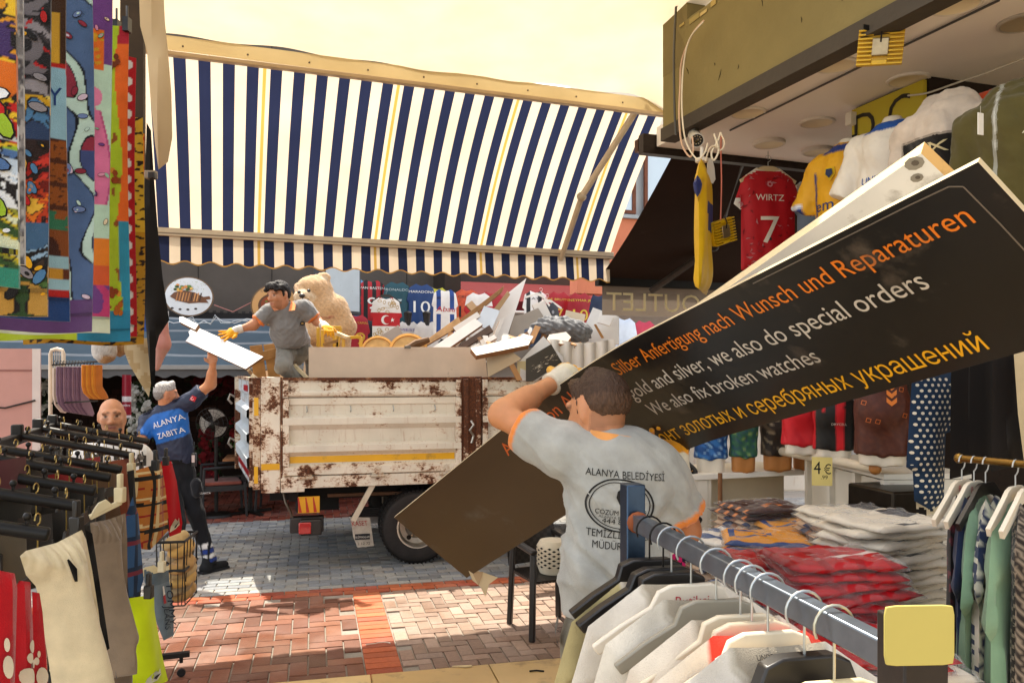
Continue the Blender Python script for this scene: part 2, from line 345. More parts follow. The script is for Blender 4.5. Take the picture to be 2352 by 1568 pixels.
def sdf(prims, h, neg=(), clips=()):
    lo = np.array([1e9]*3); hi = -lo; bx = []
    for p in prims:
        if p['t'] == 'cap':
            r = max(p['ra'], p['rb']); a = np.minimum(np.array(p['a']), np.array(p['b']))-r; b = np.maximum(np.array(p['a']), np.array(p['b']))+r
        else: r = max(p['r']); a = np.array(p['c'])-r; b = np.array(p['c'])+r
        bx.append((a, b)); lo = np.minimum(lo, a); hi = np.maximum(hi, b)
    lo = lo-3*h; n = np.ceil((hi+3*h-lo)/h).astype(int)+1
    F = np.full(n, .5, np.float32); ax = [lo[i]+h*np.arange(n[i]) for i in range(3)]
    for p, (a, b) in list(zip(prims, bx))+[(q, None) for q in neg]:
        if b is None if False else (a is None): pass
        mg = p['k']+.03
        i0 = np.maximum(((a-mg-lo)/h).astype(int), 0); i1 = np.minimum(((b+mg-lo)/h).astype(int)+2, n)
        sl = tuple(slice(i0[i], i1[i]) for i in range(3))
        d = _dist(p, ax[0][sl[0]][:, None, None], ax[1][sl[1]][None, :, None], ax[2][sl[2]][None, None, :]).astype(np.float32)
        f = F[sl]; k = max(p['k'], 1e-4); hh = np.maximum(k-np.abs(f-d), 0)/k; F[sl] = np.minimum(f, d)-hh*hh*k*.25
    for pt, nn in clips:
        F = np.maximum(F, ((ax[0]-pt[0])*nn[0])[:, None, None]+((ax[1]-pt[1])*nn[1])[None, :, None]+((ax[2]-pt[2])*nn[2])[None, None, :])
    # surface nets
    S = F < 0; nx, ny, nz = np.array(F.shape)-1
    acc = np.zeros((nx, ny, nz, 3), np.float32); cnt = np.zeros((nx, ny, nz), np.float32)
    def cs(dx, dy, dz): return (slice(dx, nx+dx), slice(dy, ny+dy), slice(dz, nz+dz))
    for axis in range(3):
        for o1 in (0, 1):
            for o2 in (0, 1):
                d0 = [0, 0, 0]; oth = [i for i in range(3) if i != axis]; d0[oth[0]] = o1; d0[oth[1]] = o2; d1 = list(d0); d1[axis] = 1
                f0, f1 = F[cs(*d0)], F[cs(*d1)]; mk = (f0 < 0) != (f1 < 0)
                t = np.where(mk, f0/np.where(mk, f0-f1, 1), 0)
                for i in range(3): acc[..., i] += np.where(mk, d0[i]+(t if i == axis else 0), 0)
                cnt += mk
    act = cnt > 0; idx = np.full(act.shape, -1, np.int64); idx[act] = np.arange(act.sum())
    ijk = np.argwhere(act); vs = lo+h*(ijk+acc[act]/cnt[act][:, None]); fs = []
    for axis in range(3):
        sh = [slice(0, -1)]*3; s1 = [slice(0, -1)]*3; s1[axis] = slice(1, None)
        a, b = S[:-1, :-1, :-1] if axis < 0 else None, None
        e0 = S[tuple(slice(0, F.shape[i]-1) for i in range(3))]; q = [slice(0, F.shape[i]-1) for i in range(3)]; q[axis] = slice(1, F.shape[axis]); e1 = S[tuple(q)]
        for flip, mk in ((False, e0 & ~e1), (True, ~e0 & e1)):
            w = np.argwhere(mk); oth = [(axis+1) % 3, (axis+2) % 3]
            w = w[(w[:, oth[0]] > 0) & (w[:, oth[1]] > 0)]
            def g(a, b):
                x = w.copy(); x[:, oth[0]] -= a; x[:, oth[1]] -= b; return idx[x[:, 0], x[:, 1], x[:, 2]]
            qd = np.stack([g(1, 1), g(0, 1), g(0, 0), g(1, 0)], 1)
            fs.append(qd[:, ::-1] if flip else qd)
    fs = np.concatenate(fs); fs = fs[(fs >= 0).all(1)]
    best = np.full(len(vs), 1e9); ci = np.zeros(len(vs), int)
    for j, p in enumerate(prims):
        d = _dist(p, vs[:, 0], vs[:, 1], vs[:, 2]); m = d < best; best[m] = d[m]; ci[m] = j
    cols = np.array([hexl(p['col']) for p in prims])[ci]
    return vs, fs, cols
def normals(vs, fs):
    n = np.zeros_like(vs); a = vs[fs]; fn = np.cross(a[:, 2]-a[:, 0], a[:, 3]-a[:, 1])
    for k in range(4): np.add.at(n, fs[:, k], fn)
    return n/np.maximum(np.linalg.norm(n, axis=1), 1e-9)[:, None]
def relax(vs, fs, it=2, lam=.5):
    for _ in range(it):
        s = np.zeros_like(vs); c = np.zeros(len(vs))
        for k in range(4):
            np.add.at(s, fs[:, k], vs[fs[:, (k+1) % 4]]+vs[fs[:, (k-1) % 4]]); np.add.at(c, fs[:, k], 2)
        vs = vs+lam*(s/np.maximum(c, 1)[:, None]-vs)
    return vs
def body(prims, h, name, mat, parent=None, paint=None, it=2, disp=None, neg=(), clips=()):
    vs, fs, cols = sdf(prims, h, clips=clips); vs = relax(vs, fs, it)
    if disp is not None: vs = vs+normals(vs, fs)*disp(vs)[:, None]
    if paint is not None: cols = paint(vs, cols)
    mb = MB(); mb.v = [tuple(v) for v in vs]; mb.f = [tuple(f) for f in fs.tolist()]; mb.c = [tuple(c) for c in cols[fs].mean(1)]; mb.m = [0]*len(fs); mb.w = [0]*len(fs)
    return mb
# =====================================================  THE SETTING
ER, NR = ez(14), ez(104)                                                 # road and paving direction
B0 = G(400, 1374)
def rd(p, q, z=0): return B0+ER*p+NR*q+UP*z
mb = MB(); mb.grid(lambda s, t: V(-40+80*s, -30+90*t, -.012), 2, 2, '8a8378')  # grey lightened so the unseen ground bounces more light into the shop
tag(mb.build('street_ground', 'pavers'), 'dark joint sand bedding under the street paving', None, kind='structure')
def brickbox(mb, p, q, lp, lq, col, g=.005):
    k = random.uniform(.8, 1.15); c = tuple(x*k for x in hexl(col)); dz = random.uniform(-.0015, .0015); j = lambda: random.uniform(-.0012, .0012)
    a = [rd(p+g+j(), q+g+j(), dz), rd(p+lp-g+j(), q+g+j(), dz+j()), rd(p+lp-g+j(), q+lq-g+j(), dz+j()), rd(p+g+j(), q+lq-g+j(), dz)]
    e = .004; cc = sum(a, Vector())/4; t = [x+(cc-x).normalized()*e for x in a]; b = [x-UP*.004 for x in a]; lo = [x-UP*.014 for x in a]
    mb.add(t+b+lo, [(0, 1, 2, 3)]+[(4+k, 4+(k+1) % 4, (k+1) % 4, k) for k in range(4)]+[(8+k, 8+(k+1) % 4, 4+(k+1) % 4, 4+k) for k in range(4)], c)
def herring(mb, p0, p1, q0, q1, w, cf, phase=0):
    for i in range(int((p1-p0)/w)):
        for j in range(int((q1-q0)/w)):
            c = (i-j+phase) % 4; p, q = p0+i*w, q0+j*w
            if c == 0 and i+2 <= int((p1-p0)/w): brickbox(mb, p, q, 2*w, w, cf())
            elif c == 3 and j+2 <= int((q1-q0)/w): brickbox(mb, p, q, w, 2*w, cf())
ch = random.choice
mb = MB()                                                                # grey carriageway
for j in range(34):
    q = .012+j*.1
    for i in range(78): brickbox(mb, -5.4+i*.2+(j % 2)*.1, q, .2, .1, ch(['8f8f8c', '9c9a94', '86888a', '969088', 'a09c93', '7f8284']))
tag(mb.build('road', 'pavers', smooth=False), 'grey block paved road under the tipper truck', None, kind='structure')
mb = MB()                                                                # red pavement this side of it
XS = 1.47                                                                # where the orange stripe runs towards the shops
for j in range(2):
    for i in range(60): brickbox(mb, -4.4+i*.2+(j % 2)*.1, -.2+j*.1, .2, .1, ch(['a4522e', '9c4a2c', 'ac5c36', '94442e']) if i < 40 else ch(['a8523e', 'b06050', '9a4a3c']))
for j in range(44): brickbox(mb, XS, -.3-.1*j, .24, .1, ch(['a85632', 'b0623a', '9c4e32']))
herring(mb, XS-6.12, XS, -4.4, -.2, .12, lambda: ch(['6c4230', '744834', '603a28', '7c503a']))
herring(mb, XS+.24, XS+6.24, -4.4, -.2, .1, lambda: ch(['907868', '8a7060', '9c8474', '806858', '927c6e']))
tag(mb.build('pavement', 'pavers', smooth=False), 'red and orange brick pavement in front of the shops', None, kind='structure')
mb = MB()
herring(mb, -7, 7, 3.42, 6.6, .1, lambda: ch(['7c3c2c', '86432f', '6e3226']))
tag(mb.build('terrace_paving', 'pavers', smooth=False), 'dark red brick terrace before the restaurant', None, kind='structure')
# raised marble floor of the near shop
M0, MX = V(-1.5, 4.46, 0), ez(13.2); MY = ez(13.2-90)
mb = MB(); mb.obox(M0-UP*.012, MX*9, MY*9, UP*.155, '8a7350')
for i in range(12):
    for j in range(14):
        k = random.uniform(.85, 1.1); c = tuple(x*k for x in hexl(ch(['c8a76c', 'd2b47c', 'bf9d62', 'cdb184'])))
        mb.obox(M0+MX*(i*.7+.003+(j % 2)*.33)-MY*.02*(j == 0)+MY*(j*.42+.003)+UP*.143, MX*.694, MY*(.414+.02*(j == 0)), UP*.027, c)
tag(mb.build('shop_floor', 'marble', bevel=.004), 'raised pale marble floor of the clothes shop', None, kind='structure')
FL = .17
# -------------------------------------------- striped awning between the near shops and the truck
BL = P(380, 533, 6.55); SL = V(.238, -.653, .72).normalized(); AN = E1.cross(SL).normalized()
T0, T1, PW, AL = -.55, 4.07, .1655, 1.64
aw = thing('striped_awning', 'navy and cream striped awning sloping down over the street, scalloped valance', 'awning', BL+SL*.8)
mb = MB(); NAVY, WHT, SEAM = '242a44', 'e4d2b8', 'c9a24e'
bands = []; t = T0; i = 0
while t < T1-1e-6:
    e = min(t+PW/2, T1); bands.append((t, e, NAVY if i % 2 == 0 else WHT, i)); t = e; i += 1
for a, b, c, i in bands:
    segs = [(a, b, c)]
    if i % 12 == 3: m = (a+b)/2; segs = [(a, m-.012, c), (m-.012, m+.012, SEAM), (m+.012, b, c)]
    for x, y, cc in segs:
        mb.grid(lambda s, t, x=x, y=y: BL+E1*lerp(x, y, s)+SL*AL*t-AN*(.05*math.sin(math.pi*t)+.012*math.sin(lerp(x, y, s)*3.1)*math.sin(math.pi*t)), 1, 14, cc)
mb.build('fabric', 'awning', aw, weld=.0004)
mb = MB(); dn = V(.03, -.05, -1).normalized(); nrm = -E2
def vpt(x, f, wv): return BL+E1*x-UP*.02+dn*f*(.235+.016*math.sin(x*2*math.pi/.2))+nrm*(.012*math.sin(x*7.3)*f+.006*math.sin(x*23)*f)
for a, b, c, i in bands:
    segs = [(a, b, c)] if i % 12 != 3 else [(a, (a+b)/2-.012, c), ((a+b)/2-.012, (a+b)/2+.012, SEAM), ((a+b)/2+.012, b, c)]
    for x, y, cc in segs: mb.grid(lambda s, t, x=x, y=y: vpt(lerp(x, y, s), t*.955, 0), 4, 6, cc)
mb.grid(lambda s, t: vpt(lerp(T0, T1, s), .955+.045*t, 0)+nrm*.003, 220, 1, 'b98a45')
mb.build('valance', 'awning', aw)
mb = MB(); mb.beam(BL+E1*(T0-.02), BL+E1*(T1+.03), .07, .065, 'b9a78c'); mb.beam(BL+E1*(T0-.02)-E2*.036-UP*.012, BL+E1*(T1+.03)-E2*.036-UP*.012, .008, .012, '7c6c58')
mb.build('front_bar', 'plastic', aw, bevel=.006)
a0, a1, a2 = P(1288, 596, 7.75), P(1336, 452, 7.3), P(1480, 224, 6.72)
mb = MB(); mb.tube([a0, a1], .026, 'b5a184', 10); mb.tube([a1, a2], .03, 'c0ad90', 10); mb.ball(a1, .045, 'a89678'); mb.build('arm', 'plastic', aw)
# -------------------------------------------- cream canopy overhead
C0 = V(-2.46, 5.38, 4.215); CB = (-E2+UP*.10).normalized()
cn = thing('cream_canopy', 'pale yellow canvas canopy stretched overhead above the shop fronts', 'canopy', C0)
mb = MB()
def cpt(s, t):
    x = lerp(-1.6, 4.02, s); p = C0+E1*x+CB*3.1*t
    drop = max(0, (x-3.55)/.47)
    return p-UP*(.05*math.sin(math.pi*min(1, t*1.6))*math.sin(math.pi*s)+.10*drop**2*(1+.2*math.sin(t*30)))+UP*(.012*math.sin(x*2.2+t*5)+.010*math.sin(x*9+2*math.sin(t*7))*(1-t)**2+.02*drop*math.sin(t*26+x*9))
mb.grid(cpt, 120, 40, 'e8d8b8'); mb.build('fabric', 'canopy', cn)
mb = MB(); mb.grid(lambda s, t: C0+E1*lerp(-1.6, 4.02, s)-UP*(.005+.115*t)-E2*(.012+.01*math.sin(s*40)*t), 50, 3, 'c2ad80'); mb.build('hem', 'canopy', cn)
mb = MB(); mb.beam(C0+E1*-1.6-UP*.125, C0+E1*4.05-UP*.125, .05, .03, 'a98f6a'); mb.build('front_bar', 'plastic', cn, bevel=.004)
for k in range(11): mb = MB(); mb.ball(C0+E1*(-.2+k*.42)-UP*.075-E2*.03, .008, '5b4c38', 6); mb.build('rivet', 'plastic', cn)
# -------------------------------------------- near right building: fascia, soffit, recessed shop
F0 = V(1.14, 5.5, 0)-E1*.10; FD = -E2                                           # fascia runs from its far corner towards us
def rb(p, f, z): return F0+E1*p+FD*f+UP*z
ZS = 3.55
bd = thing('shop_building', 'olive rendered shop front with white soffit overhanging the clothes stalls', 'building', rb(1.5, 2, 0))
mb = MB()
def fas(s, t):
    f = 6.4*s; z = ZS+.05+(.62+(.03*mnoise.noise(V(f*4, 1, 2)) if t == 1 else 0))*t
    p = rb(0, f-.02, z); n = mnoise.noise(p*2.2)*.006; return p-E1*n
mb.grid(fas, 120, 10, '80734a'); mb.obox(rb(.006, -.02, ZS+.05), E1*.2, FD*6.4, UP*.6, '7b6e48')
mb.obox(rb(-.0, -.02, ZS+.4), E1*.14, FD*.30, UP*1.8, '786b46')
rs1 = random.Random(4)
for k in range(16):
    f_, z_ = rs1.uniform(.1, 3.2), ZS+rs1.uniform(.1, .62); a_ = rs1.uniform(.8, 2.2); p_ = rb(-.003, f_, z_); q_ = p_+(FD*math.cos(a_)+UP*math.sin(a_))*rs1.uniform(.02, .07); mb.tube([p_, p_.lerp(q_, .5)+FD*.004, q_], [.001, .0025, .0008], '2a2418', 4)
for k in range(26): f_ = .2+k*.12; mb.obox(rb(-.004, f_, ZS+.645+rs1.uniform(-.03, .01)), E1*-.003, FD*rs1.uniform(.05, .13), UP*rs1.uniform(.015, .045), ch(['b09a5c', '9a8a54', 'c0aa70']))
mb.build('fascia', 'plaster', bd, smooth=False)
mb = MB(); mb.obox(rb(-.012, -.03, ZS-.04), E1*.115, FD*6.4, UP*.087, '4b443b'); mb.build('drip_edge', 'plaster', bd)
mb = MB(); mb.obox(rb(.104, -.28, ZS), E1*3.7, FD*6.6, UP*.14, 'e8e0d6'); mb.build('soffit', 'ceiling', bd)
mb = MB(); mb.obox(rb(.0, -.36, ZS-.05), E1*3.8, FD*.07, UP*.14, '3c3632'); mb.obox(rb(.0, -.42, ZS-.02), E1*3.8, FD*.05, UP*.09, '5a3a28'); mb.build('edge_channel', 'metal', bd)
mb = MB(); mb.obox(rb(.3, .3, ZS+.62), E1*.05, FD*6, UP*1.5, '1a1613'); mb.build('upper_wall', 'plaster', bd)
mb = MB(); mb.obox(rb(.27, .52, ZS+.66), E1*.03, FD*1.4, UP*1.3, 'b9c8d8'); mb.build('upper_window', 'glass', bd)
for u, v in [(1918, 148), (2086, 182), (1718, 258), (1876, 280), (1766, 326), (1878, 344), (2194, 8), (2352, 50)]:
    p = P(u, v, (ZS-H)*FV/(VH-v)); mb = MB()
    dz = .025 if v > 320 else .012
    mb.lathe([(.112, 0), (.112, dz), (.1, dz+.004), (.095, dz), (.001, dz-.002)], p+UP*.002, (0, 0, -1), ['cfc6ba', 'd9d0c2', 'c9bfb0', 'd8c9a8'], 32)
    mb.build('downlight', 'ceiling', bd)
# sign wall and recess of the shop
SW = rb(1.05, 0, 0); a = P(1966, 266, 4.9); b = P(2122, 200, 4.4)
SX = (b-a); SX.z = 0; SX.normalize(); SN = UP.cross(SX)*-1
SO = SX.cross(UP); q = V(a.x, a.y, 0)                                      # SO points out of the shop, to the street
mb.obox(q, SX*.56, SO*-.15, UP*(ZS-.002), '2a211b')                      # pier carrying the yellow sign
mb.obox(q+SX*.60-SO*1.3, SX*4.5, SO*-.08, UP*(ZS-.002), '2e2620')        # dark back wall of the stall
mb.obox(q+SX*.51-SO*.16, SO*-1.2, SX*.05, UP*(ZS-.002), '332a24')
mb.build('shop_wall', 'plaster', bd, smooth=False)
mb = MB(); mb.obox(rb(3.55, -.25, 0), E1*.1, FD*6.8, UP*ZS, '4b4038'); mb.build('side_wall', 'plaster', bd)
ys = thing('shop_sign', 'yellow wall sign with black capital letters, half hidden by jerseys', 'sign', a)
sgn = MB(); n = SO
sgn.obox(a+n*.006-UP*.75, SX*.55, n*.025, UP*.78, 'b5a428')
sgn.text('D', a+SX*.11-UP*.20, SX, UP, .27, '1a1712', off=.034)
sgn.text('C', a+SX*.38-UP*.19, SX, UP, .27, '1a1712', off=.034)
sgn.build('sign_panel', 'signface', ys)
mb = MB(); mb.cbox(a+SX*.015+n*.05-UP*.03, (.05, .05, .08), 'd8d0c0', ax=SX); mb.build('junction_box', 'plastic', ys, bevel=.006)
# -------------------------------------------- dark brown awning of the outlet shop
TL, BLb = P(1556, 336, 5.82), P(1376, 640, 8.2)
ba = thing('brown_awning', 'dark brown awning with a folding arm and a grey lettered valance', 'awning', BLb)
mb = MB()
def brn(s, t): return TL+(BLb-TL)*t+E1*3.4*s-UP*.05*math.sin(math.pi*t)-UP*.012*math.sin(s*17)*math.sin(math.pi*t)
mb.grid(brn, 24, 12, '2e2019'); mb.build('fabric', 'canvas', ba)
mb = MB(); mb.beam(BLb-E1*.03-UP*.03, BLb+E1*3.4-UP*.03, .09, .09, '191614'); mb.build('front_bar', 'black_metal', ba, bevel=.01)
vb = MB(); vo = BLb-E2*.03
vb.grid(lambda s, t: vo+E1*(3.0*s+.02)-UP*(.075+.30*t)-E2*.008*math.sin(s*40)*t, 60, 4, '7a6e62')
vb.text('OUTLET', vo+E1*.62-UP*.325-E2*.014, E1, UP, .27, 'fff0c0', off=.004, align='C', width=1.12, mirror=True)  # backlight through the cloth put into the pale letter colour
vb.build('valance', 'sheer', ba)
mb = MB(); p1, p2, p3 = P(1496, 668, 8.1), P(1640, 566, 7.6), P(1708, 360, 6.1)
mb.tube([p1, p2], .035, '3a322c', 8); mb.tube([p2, p3], .03, '2c2622', 8); mb.ball(p2, .05, '26211d'); mb.build('arm', 'black_metal', ba)
# -------------------------------------------- far side of the street
def fr(p, q, z): return V(-6.5, 9.0, z)+E1*p+E2*q                        # far frontage frame
fb = thing('upper_house', 'salmon rendered house with brown framed window glimpsed between two awnings', 'house', P(1480, 400, 13))
hx = P(1400, 845, 13.5); hx.z = 0
mb = MB(); mb.obox(hx+UP*3.2-E1*.6, E1*4.5, E2*.3, UP*1.35, 'c67a5c'); mb.obox(hx+UP*5.9-E1*.6, E1*4.5, E2*.3, UP*1.2, 'd8cfc0'); mb.obox(hx+UP*4.55-E1*.6+E2*.12, E1*4.5, E2*.18, UP*1.4, 'c9ced2'); mb.build('wall', 'plaster', fb)
for k in range(5):
    mb = MB(); w0 = hx+E1*(-.2+k*.85)+UP*4.58
    for dx, wd in ((0, .06), (.62, .06)): mb.obox(w0+E1*dx, E1*wd, E2*-.05, UP*1.3, '6e3f2a')
    mb.obox(w0+E1*.061, E1*.558, E2*-.05, UP*.06, '6e3f2a'); mb.obox(w0+E1*.061+UP*1.24, E1*.558, E2*-.05, UP*.06, '6e3f2a'); wf = mb.build('window', 'wood', fb)
    mb = MB(); mb.obox(w0+E1*.062+UP*.062-E2*.0, E1*.556, E2*-.02, UP*1.176, 'aebfcc'); g = mb.build('pane', 'glass', fb); g.parent = wf
    mb = MB(); mb.grid(lambda s, t: w0+E1*(.065+.55*s)+E2*(.015*math.sin(s*30)+.03)+UP*(.07+1.15*t), 30, 2, 'b8c2c8'); 
mb = MB(); mb.obox(hx+UP*4.5-E1*.6-E2*.08, E1*4.5, E2*.1, UP*.06, '9aa0a4'); mb.build('sill', 'plaster', fb)
# restaurant: dark band above, slate awning, black interior
rs = thing('restaurant', 'low restaurant front with dark grey panelled band above a dim brick interior', 'restaurant', fr(3, 1.5, 0))
mb = MB(); mb.obox(fr(-3, 1.7, 2.72), E1*9.3, E2*.1, UP*5.9, '57504a')  # carried up unseen behind the awning so that it shades the road
for k in range(9): mb.obox(fr(-2.4+k*1.02, 1.694, 2.72), E1*.012, E2*.01, UP*5.8, '38332f')
mb.build('panel_band', 'plaster', rs, smooth=False)
mb = MB(); mb.obox(fr(-3, 1.62, 2.66), E1*9.3, E2*.2, UP*.09, '1a1a1c'); mb.obox(fr(-3, 1.55, 2.62), E1*9.3, E2*.06, UP*.05, '2b2d31')
for k in range(90): mb.obox(fr(-2.9+k*.1, 1.61, 2.75), E1*.05, E2*.02, UP*.03, '2e2c2a')
mb.build('cassette', 'black_metal', rs)
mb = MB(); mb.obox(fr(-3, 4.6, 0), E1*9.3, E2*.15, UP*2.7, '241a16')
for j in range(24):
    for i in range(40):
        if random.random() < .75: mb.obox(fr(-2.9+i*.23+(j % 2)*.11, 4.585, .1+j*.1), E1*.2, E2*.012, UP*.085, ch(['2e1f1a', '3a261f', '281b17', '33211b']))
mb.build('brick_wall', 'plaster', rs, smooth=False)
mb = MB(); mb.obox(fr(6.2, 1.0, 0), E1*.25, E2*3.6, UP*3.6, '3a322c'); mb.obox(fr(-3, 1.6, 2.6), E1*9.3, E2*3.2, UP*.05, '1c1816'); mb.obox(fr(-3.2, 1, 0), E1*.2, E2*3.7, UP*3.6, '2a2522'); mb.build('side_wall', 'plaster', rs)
ga = thing('slate_awning', 'slate blue awning with four seams and a scalloped grey edge', 'awning', fr(3, 1, 2))
gt, gb = fr(0, 1.5, 2.66), fr(0, .42, 1.96)
mb = MB()
def gaw(s, t):
    x = lerp(-3, 6.15, s); w = (t*4) % 1
    return gt+(gb-gt)*t+E1*x-UP*(.035*math.sin(math.pi*w)+.008*math.sin(x*5+t*9))
mb.grid(gaw, 60, 40, cf=lambda s, t: '57656f' if (t*4) % 1 > .06 else '8d9296'); mb.build('fabric', 'canvas', ga)
mb = MB(); mb.beam(gb-E1*3, gb+E1*6.15, .06, .06, '8a8884'); mb.build('front_bar', 'plastic', ga, bevel=.006)
mb = MB(); mb.grid(lambda s, t: gb+E1*lerp(-3, 6.15, s)-UP*(.02+t*(.10+.018*math.sin(s*9.15*2*math.pi/.22)))-E2*.01*math.sin(s*60)*t, 260, 2, '5d5c5c'); mb.build('valance', 'canvas', ga)
# jersey shop
js = thing('jersey_shop', 'open fronted football shirt shop with maroon awning and white shelves', 'shop', fr(9, 2, 0))
mb = MB(); mb.obox(fr(6.45, 3.2, 0), E1*15, E2*.12, UP*3.9, '9c948c'); mb.build('back_wall', 'plaster', js)
for z in (2.05, 2.52, 1.55):
    mb = MB(); mb.obox(fr(6.45, 2.75, z), E1*7.5, E2*.44, UP*.035, 'd5cfc6'); mb.build('shelf', 'board', js)
mb = MB(); mb.grid(lambda s, t: fr(6.5+6.0*s, lerp(2.6, 1.75, t), lerp(3.45, 3.06, t)-.02*math.sin(math.pi*t)), 20, 6, '5c1c1e'); mb.grid(lambda s, t: fr(6.5+6.0*s, 1.75-.01*math.sin(s*50)*t, 3.06-.17*t), 40, 2, '55191b'); mb.build('maroon_awning', 'canvas', js)
mb = MB(); mb.tube([fr(6.5, 1.74, 2.885), fr(12.5, 1.74, 2.885)], .02, 'e8e2d8', 8); mb.build('hanging_rail', 'plastic', js)
mb = MB(); mb.obox(fr(6.45, 3.0, 3.45), E1*15, E2*.3, UP*.5, '4a4340'); mb.build('upper_wall', 'plaster', js)
# light box hung beside the bear
lb = thing('light_box', 'empty light box sign with pale face and dark metal sides, hung on the shop corner', 'sign', P(772, 665, 10.1))
c = P(776, 664, 10.1); ax = ez(62)
mb = MB(); mb.cbox(c, (.72, .16, .62), '3b3c40', ax=ax); mb.build('casing', 'black_metal', lb, bevel=.008)
mb = MB(); mb.cbox(c-ax.cross(UP)*-.083, (.64, .012, .54), 'a9b6bf', ax=ax); mb.build('face', 'signface', lb)
# oval dish signs
for u, v, w, h, nm, lab in [(434, 681, .30, .255, 'fish', 'oval sign picturing a grilled fish on a white plate'), (632, 702, .30, .275, 'stew', 'oval sign picturing a brown stew pot on a wooden board, behind the truck worker')]:
    c = P(u, v, 10.55); X = E1; N = X.cross(UP)
    sg = MB(); sg.disc(c, X, UP, w*1.03, h*1.03, '2f2824', 40, off=-.0); 
    vs = [(math.cos(2*math.pi*k/40)*w*1.03, math.sin(2*math.pi*k/40)*h*1.03) for k in range(40)]
    sg = MB(); sg.prism(vs, c-N*.03, X, UP, .03, '6d5238'); sg.disc(c, X, UP, w*.97, h*.97, 'd9dde0' if nm == 'fish' else 'c99a62', 40, off=.003)
    if nm == 'fish':
        F = lambda x, y: c+X*x*w+UP*y*h
        pts = [(-.78, -.02), (-.6, .2), (-.2, .32), (.25, .22), (.6, .0), (.85, .05), (.9, -.1), (.7, -.14), (.82, -.3), (.45, -.3), (0, -.36), (-.5, -.22)]
        sg.prism([(x*w, y*h) for x, y in pts], c+N*.004, X, UP, .004, '6a3f26')
        for k in range(9):
            x = -.55+k*.12; sg.add([c+X*w*(x+dx)+UP*h*y+N*.0095 for dx, y in ((0, -.24), (.05, -.24), (.13, .2), (.08, .2))], [(0, 1, 2, 3)], ch(['c98d54', 'b57843', '2c1a12']))
        for k in range(26):
            a = random.uniform(0, 6.28); r = random.random()**.5
            sg.disc(c+X*w*(-.25+.36*r*math.cos(a))+UP*h*(.44+.17*r*math.sin(a)), X, UP, .022, .018, ch(['5d7d34', 'c9582c', 'd98a3c', '2f4a22', 'e0b45a']), 7, off=.011+k*.0002)
        for k in range(60): sg.disc(c+X*w*random.uniform(-.75, .7)+UP*h*random.uniform(.25, .8), X, UP, .004, .004, '7a9a54', 5, off=.004)
        for k in range(4): sg.disc(c+X*w*(-.68+k*.32)-UP*h*(.62+.06*math.sin(k)), X, UP, .02, .014, '2a1c1c', 10, off=.004)
    else:
        sg.disc(c-UP*h*.02, X, UP, w*.72, h*.62, '5b3a28', 30, off=.005); sg.disc(c+UP*h*.05, X, UP, w*.6, h*.46, '8a3a1c', 30, off=.007)
        for k in range(30): sg.disc(c+X*w*random.uniform(-.4, .4)+UP*h*random.uniform(-.2, .35), X, UP, .02, .015, ch(['c4682c', 'a8401c', 'd89a4a', '6a7a34']), 7, off=.009+k*.0002)
    tag(sg.build('oval_sign', 'signface', smooth=False), lab, 'sign', 'oval dish signs on the restaurant front')
mb = MB(); p, q = P(492, 700, 10.5), P(582, 692, 10.5); m = P(535, 716, 10.5); mb.tube([p, p.lerp(m, .5), m-UP*.0, m.lerp(q, .3), q], .006, 'b57a72', 5); tag(mb.build('sign_cable'), 'thin pinkish cable sagging between the two oval signs', 'cable')
mb = MB(); pts = [P(385+k*14, 737+5*math.sin(k*1.3)+(6 if 4 < k < 10 else 0)*math.sin(k*2.9), 10.38) for k in range(22)]; mb.tube(pts, .007, 'cfd3d4', 5); mb.tube([x+V(.02*math.sin(i*2), -.02, .03*math.sin(i*1.7)) for i, x in enumerate(pts[3:14])], .006, 'bcc2c4', 5); tag(mb.build('loose_cable'), 'tangled white cable lying along the slate awning', 'cable')
# =====================================================  TIPPER TRUCK AND ITS LOAD
TO, TX, TY = V(-2.384, 7.57, 0), ez(14), ez(104)
def tk(x, y, z): return TO+TX*x+TY*y+UP*z
CRM, CRM2 = 'e3dac8', 'd6cab4'
trk = thing('tipper_truck', 'rusty cream painted tipper truck with corrugated drop sides, loaded with debris', 'truck', tk(2, 1, 0))
def corr(mb, x0, x1, prof, yb=0, nx=24, wear=None, yd=-1, dent=.004):    # corrugated sheet: prof (z, out)
    pts = []
    for (z0, o0), (z1, o1) in zip(prof, prof[1:]):
        n = max(1, int(abs(z1-z0)/.02))
        pts += [(lerp(z0, z1, k/n), lerp(o0, o1, k/n)) for k in range(n)]
    pts.append(prof[-1])
    for (za, oa), (zb, ob) in zip(pts, pts[1:]):
        mb.wear = wear((za+zb)/2) if wear else .2
        mb.grid(lambda s, t: tk(lerp(x0, x1, s), yb+yd*(lerp(oa, ob, t)+dent*mnoise.noise(V(lerp(x0, x1, s)*4, lerp(za, zb, t)*4, 0))), lerp(za, zb, t)), nx, 1, CRM)
PM = [(1.662, .02), (1.60, .02), (1.590, .0), (1.495, 0), (1.468, .06), (1.408, .06), (1.355, 0), (1.232, 0), (1.205, .06), (1.148, .06), (1.108, 0), (1.025, 0), (.998, .056), (.93, .056)]
PE = [(1.835, .0), (1.735, .0), (1.715, .045), (1.69, .042), (1.668, .012)]
def wm(z): return .24 if z > 1.5 else .15 if z > 1.03 else .42
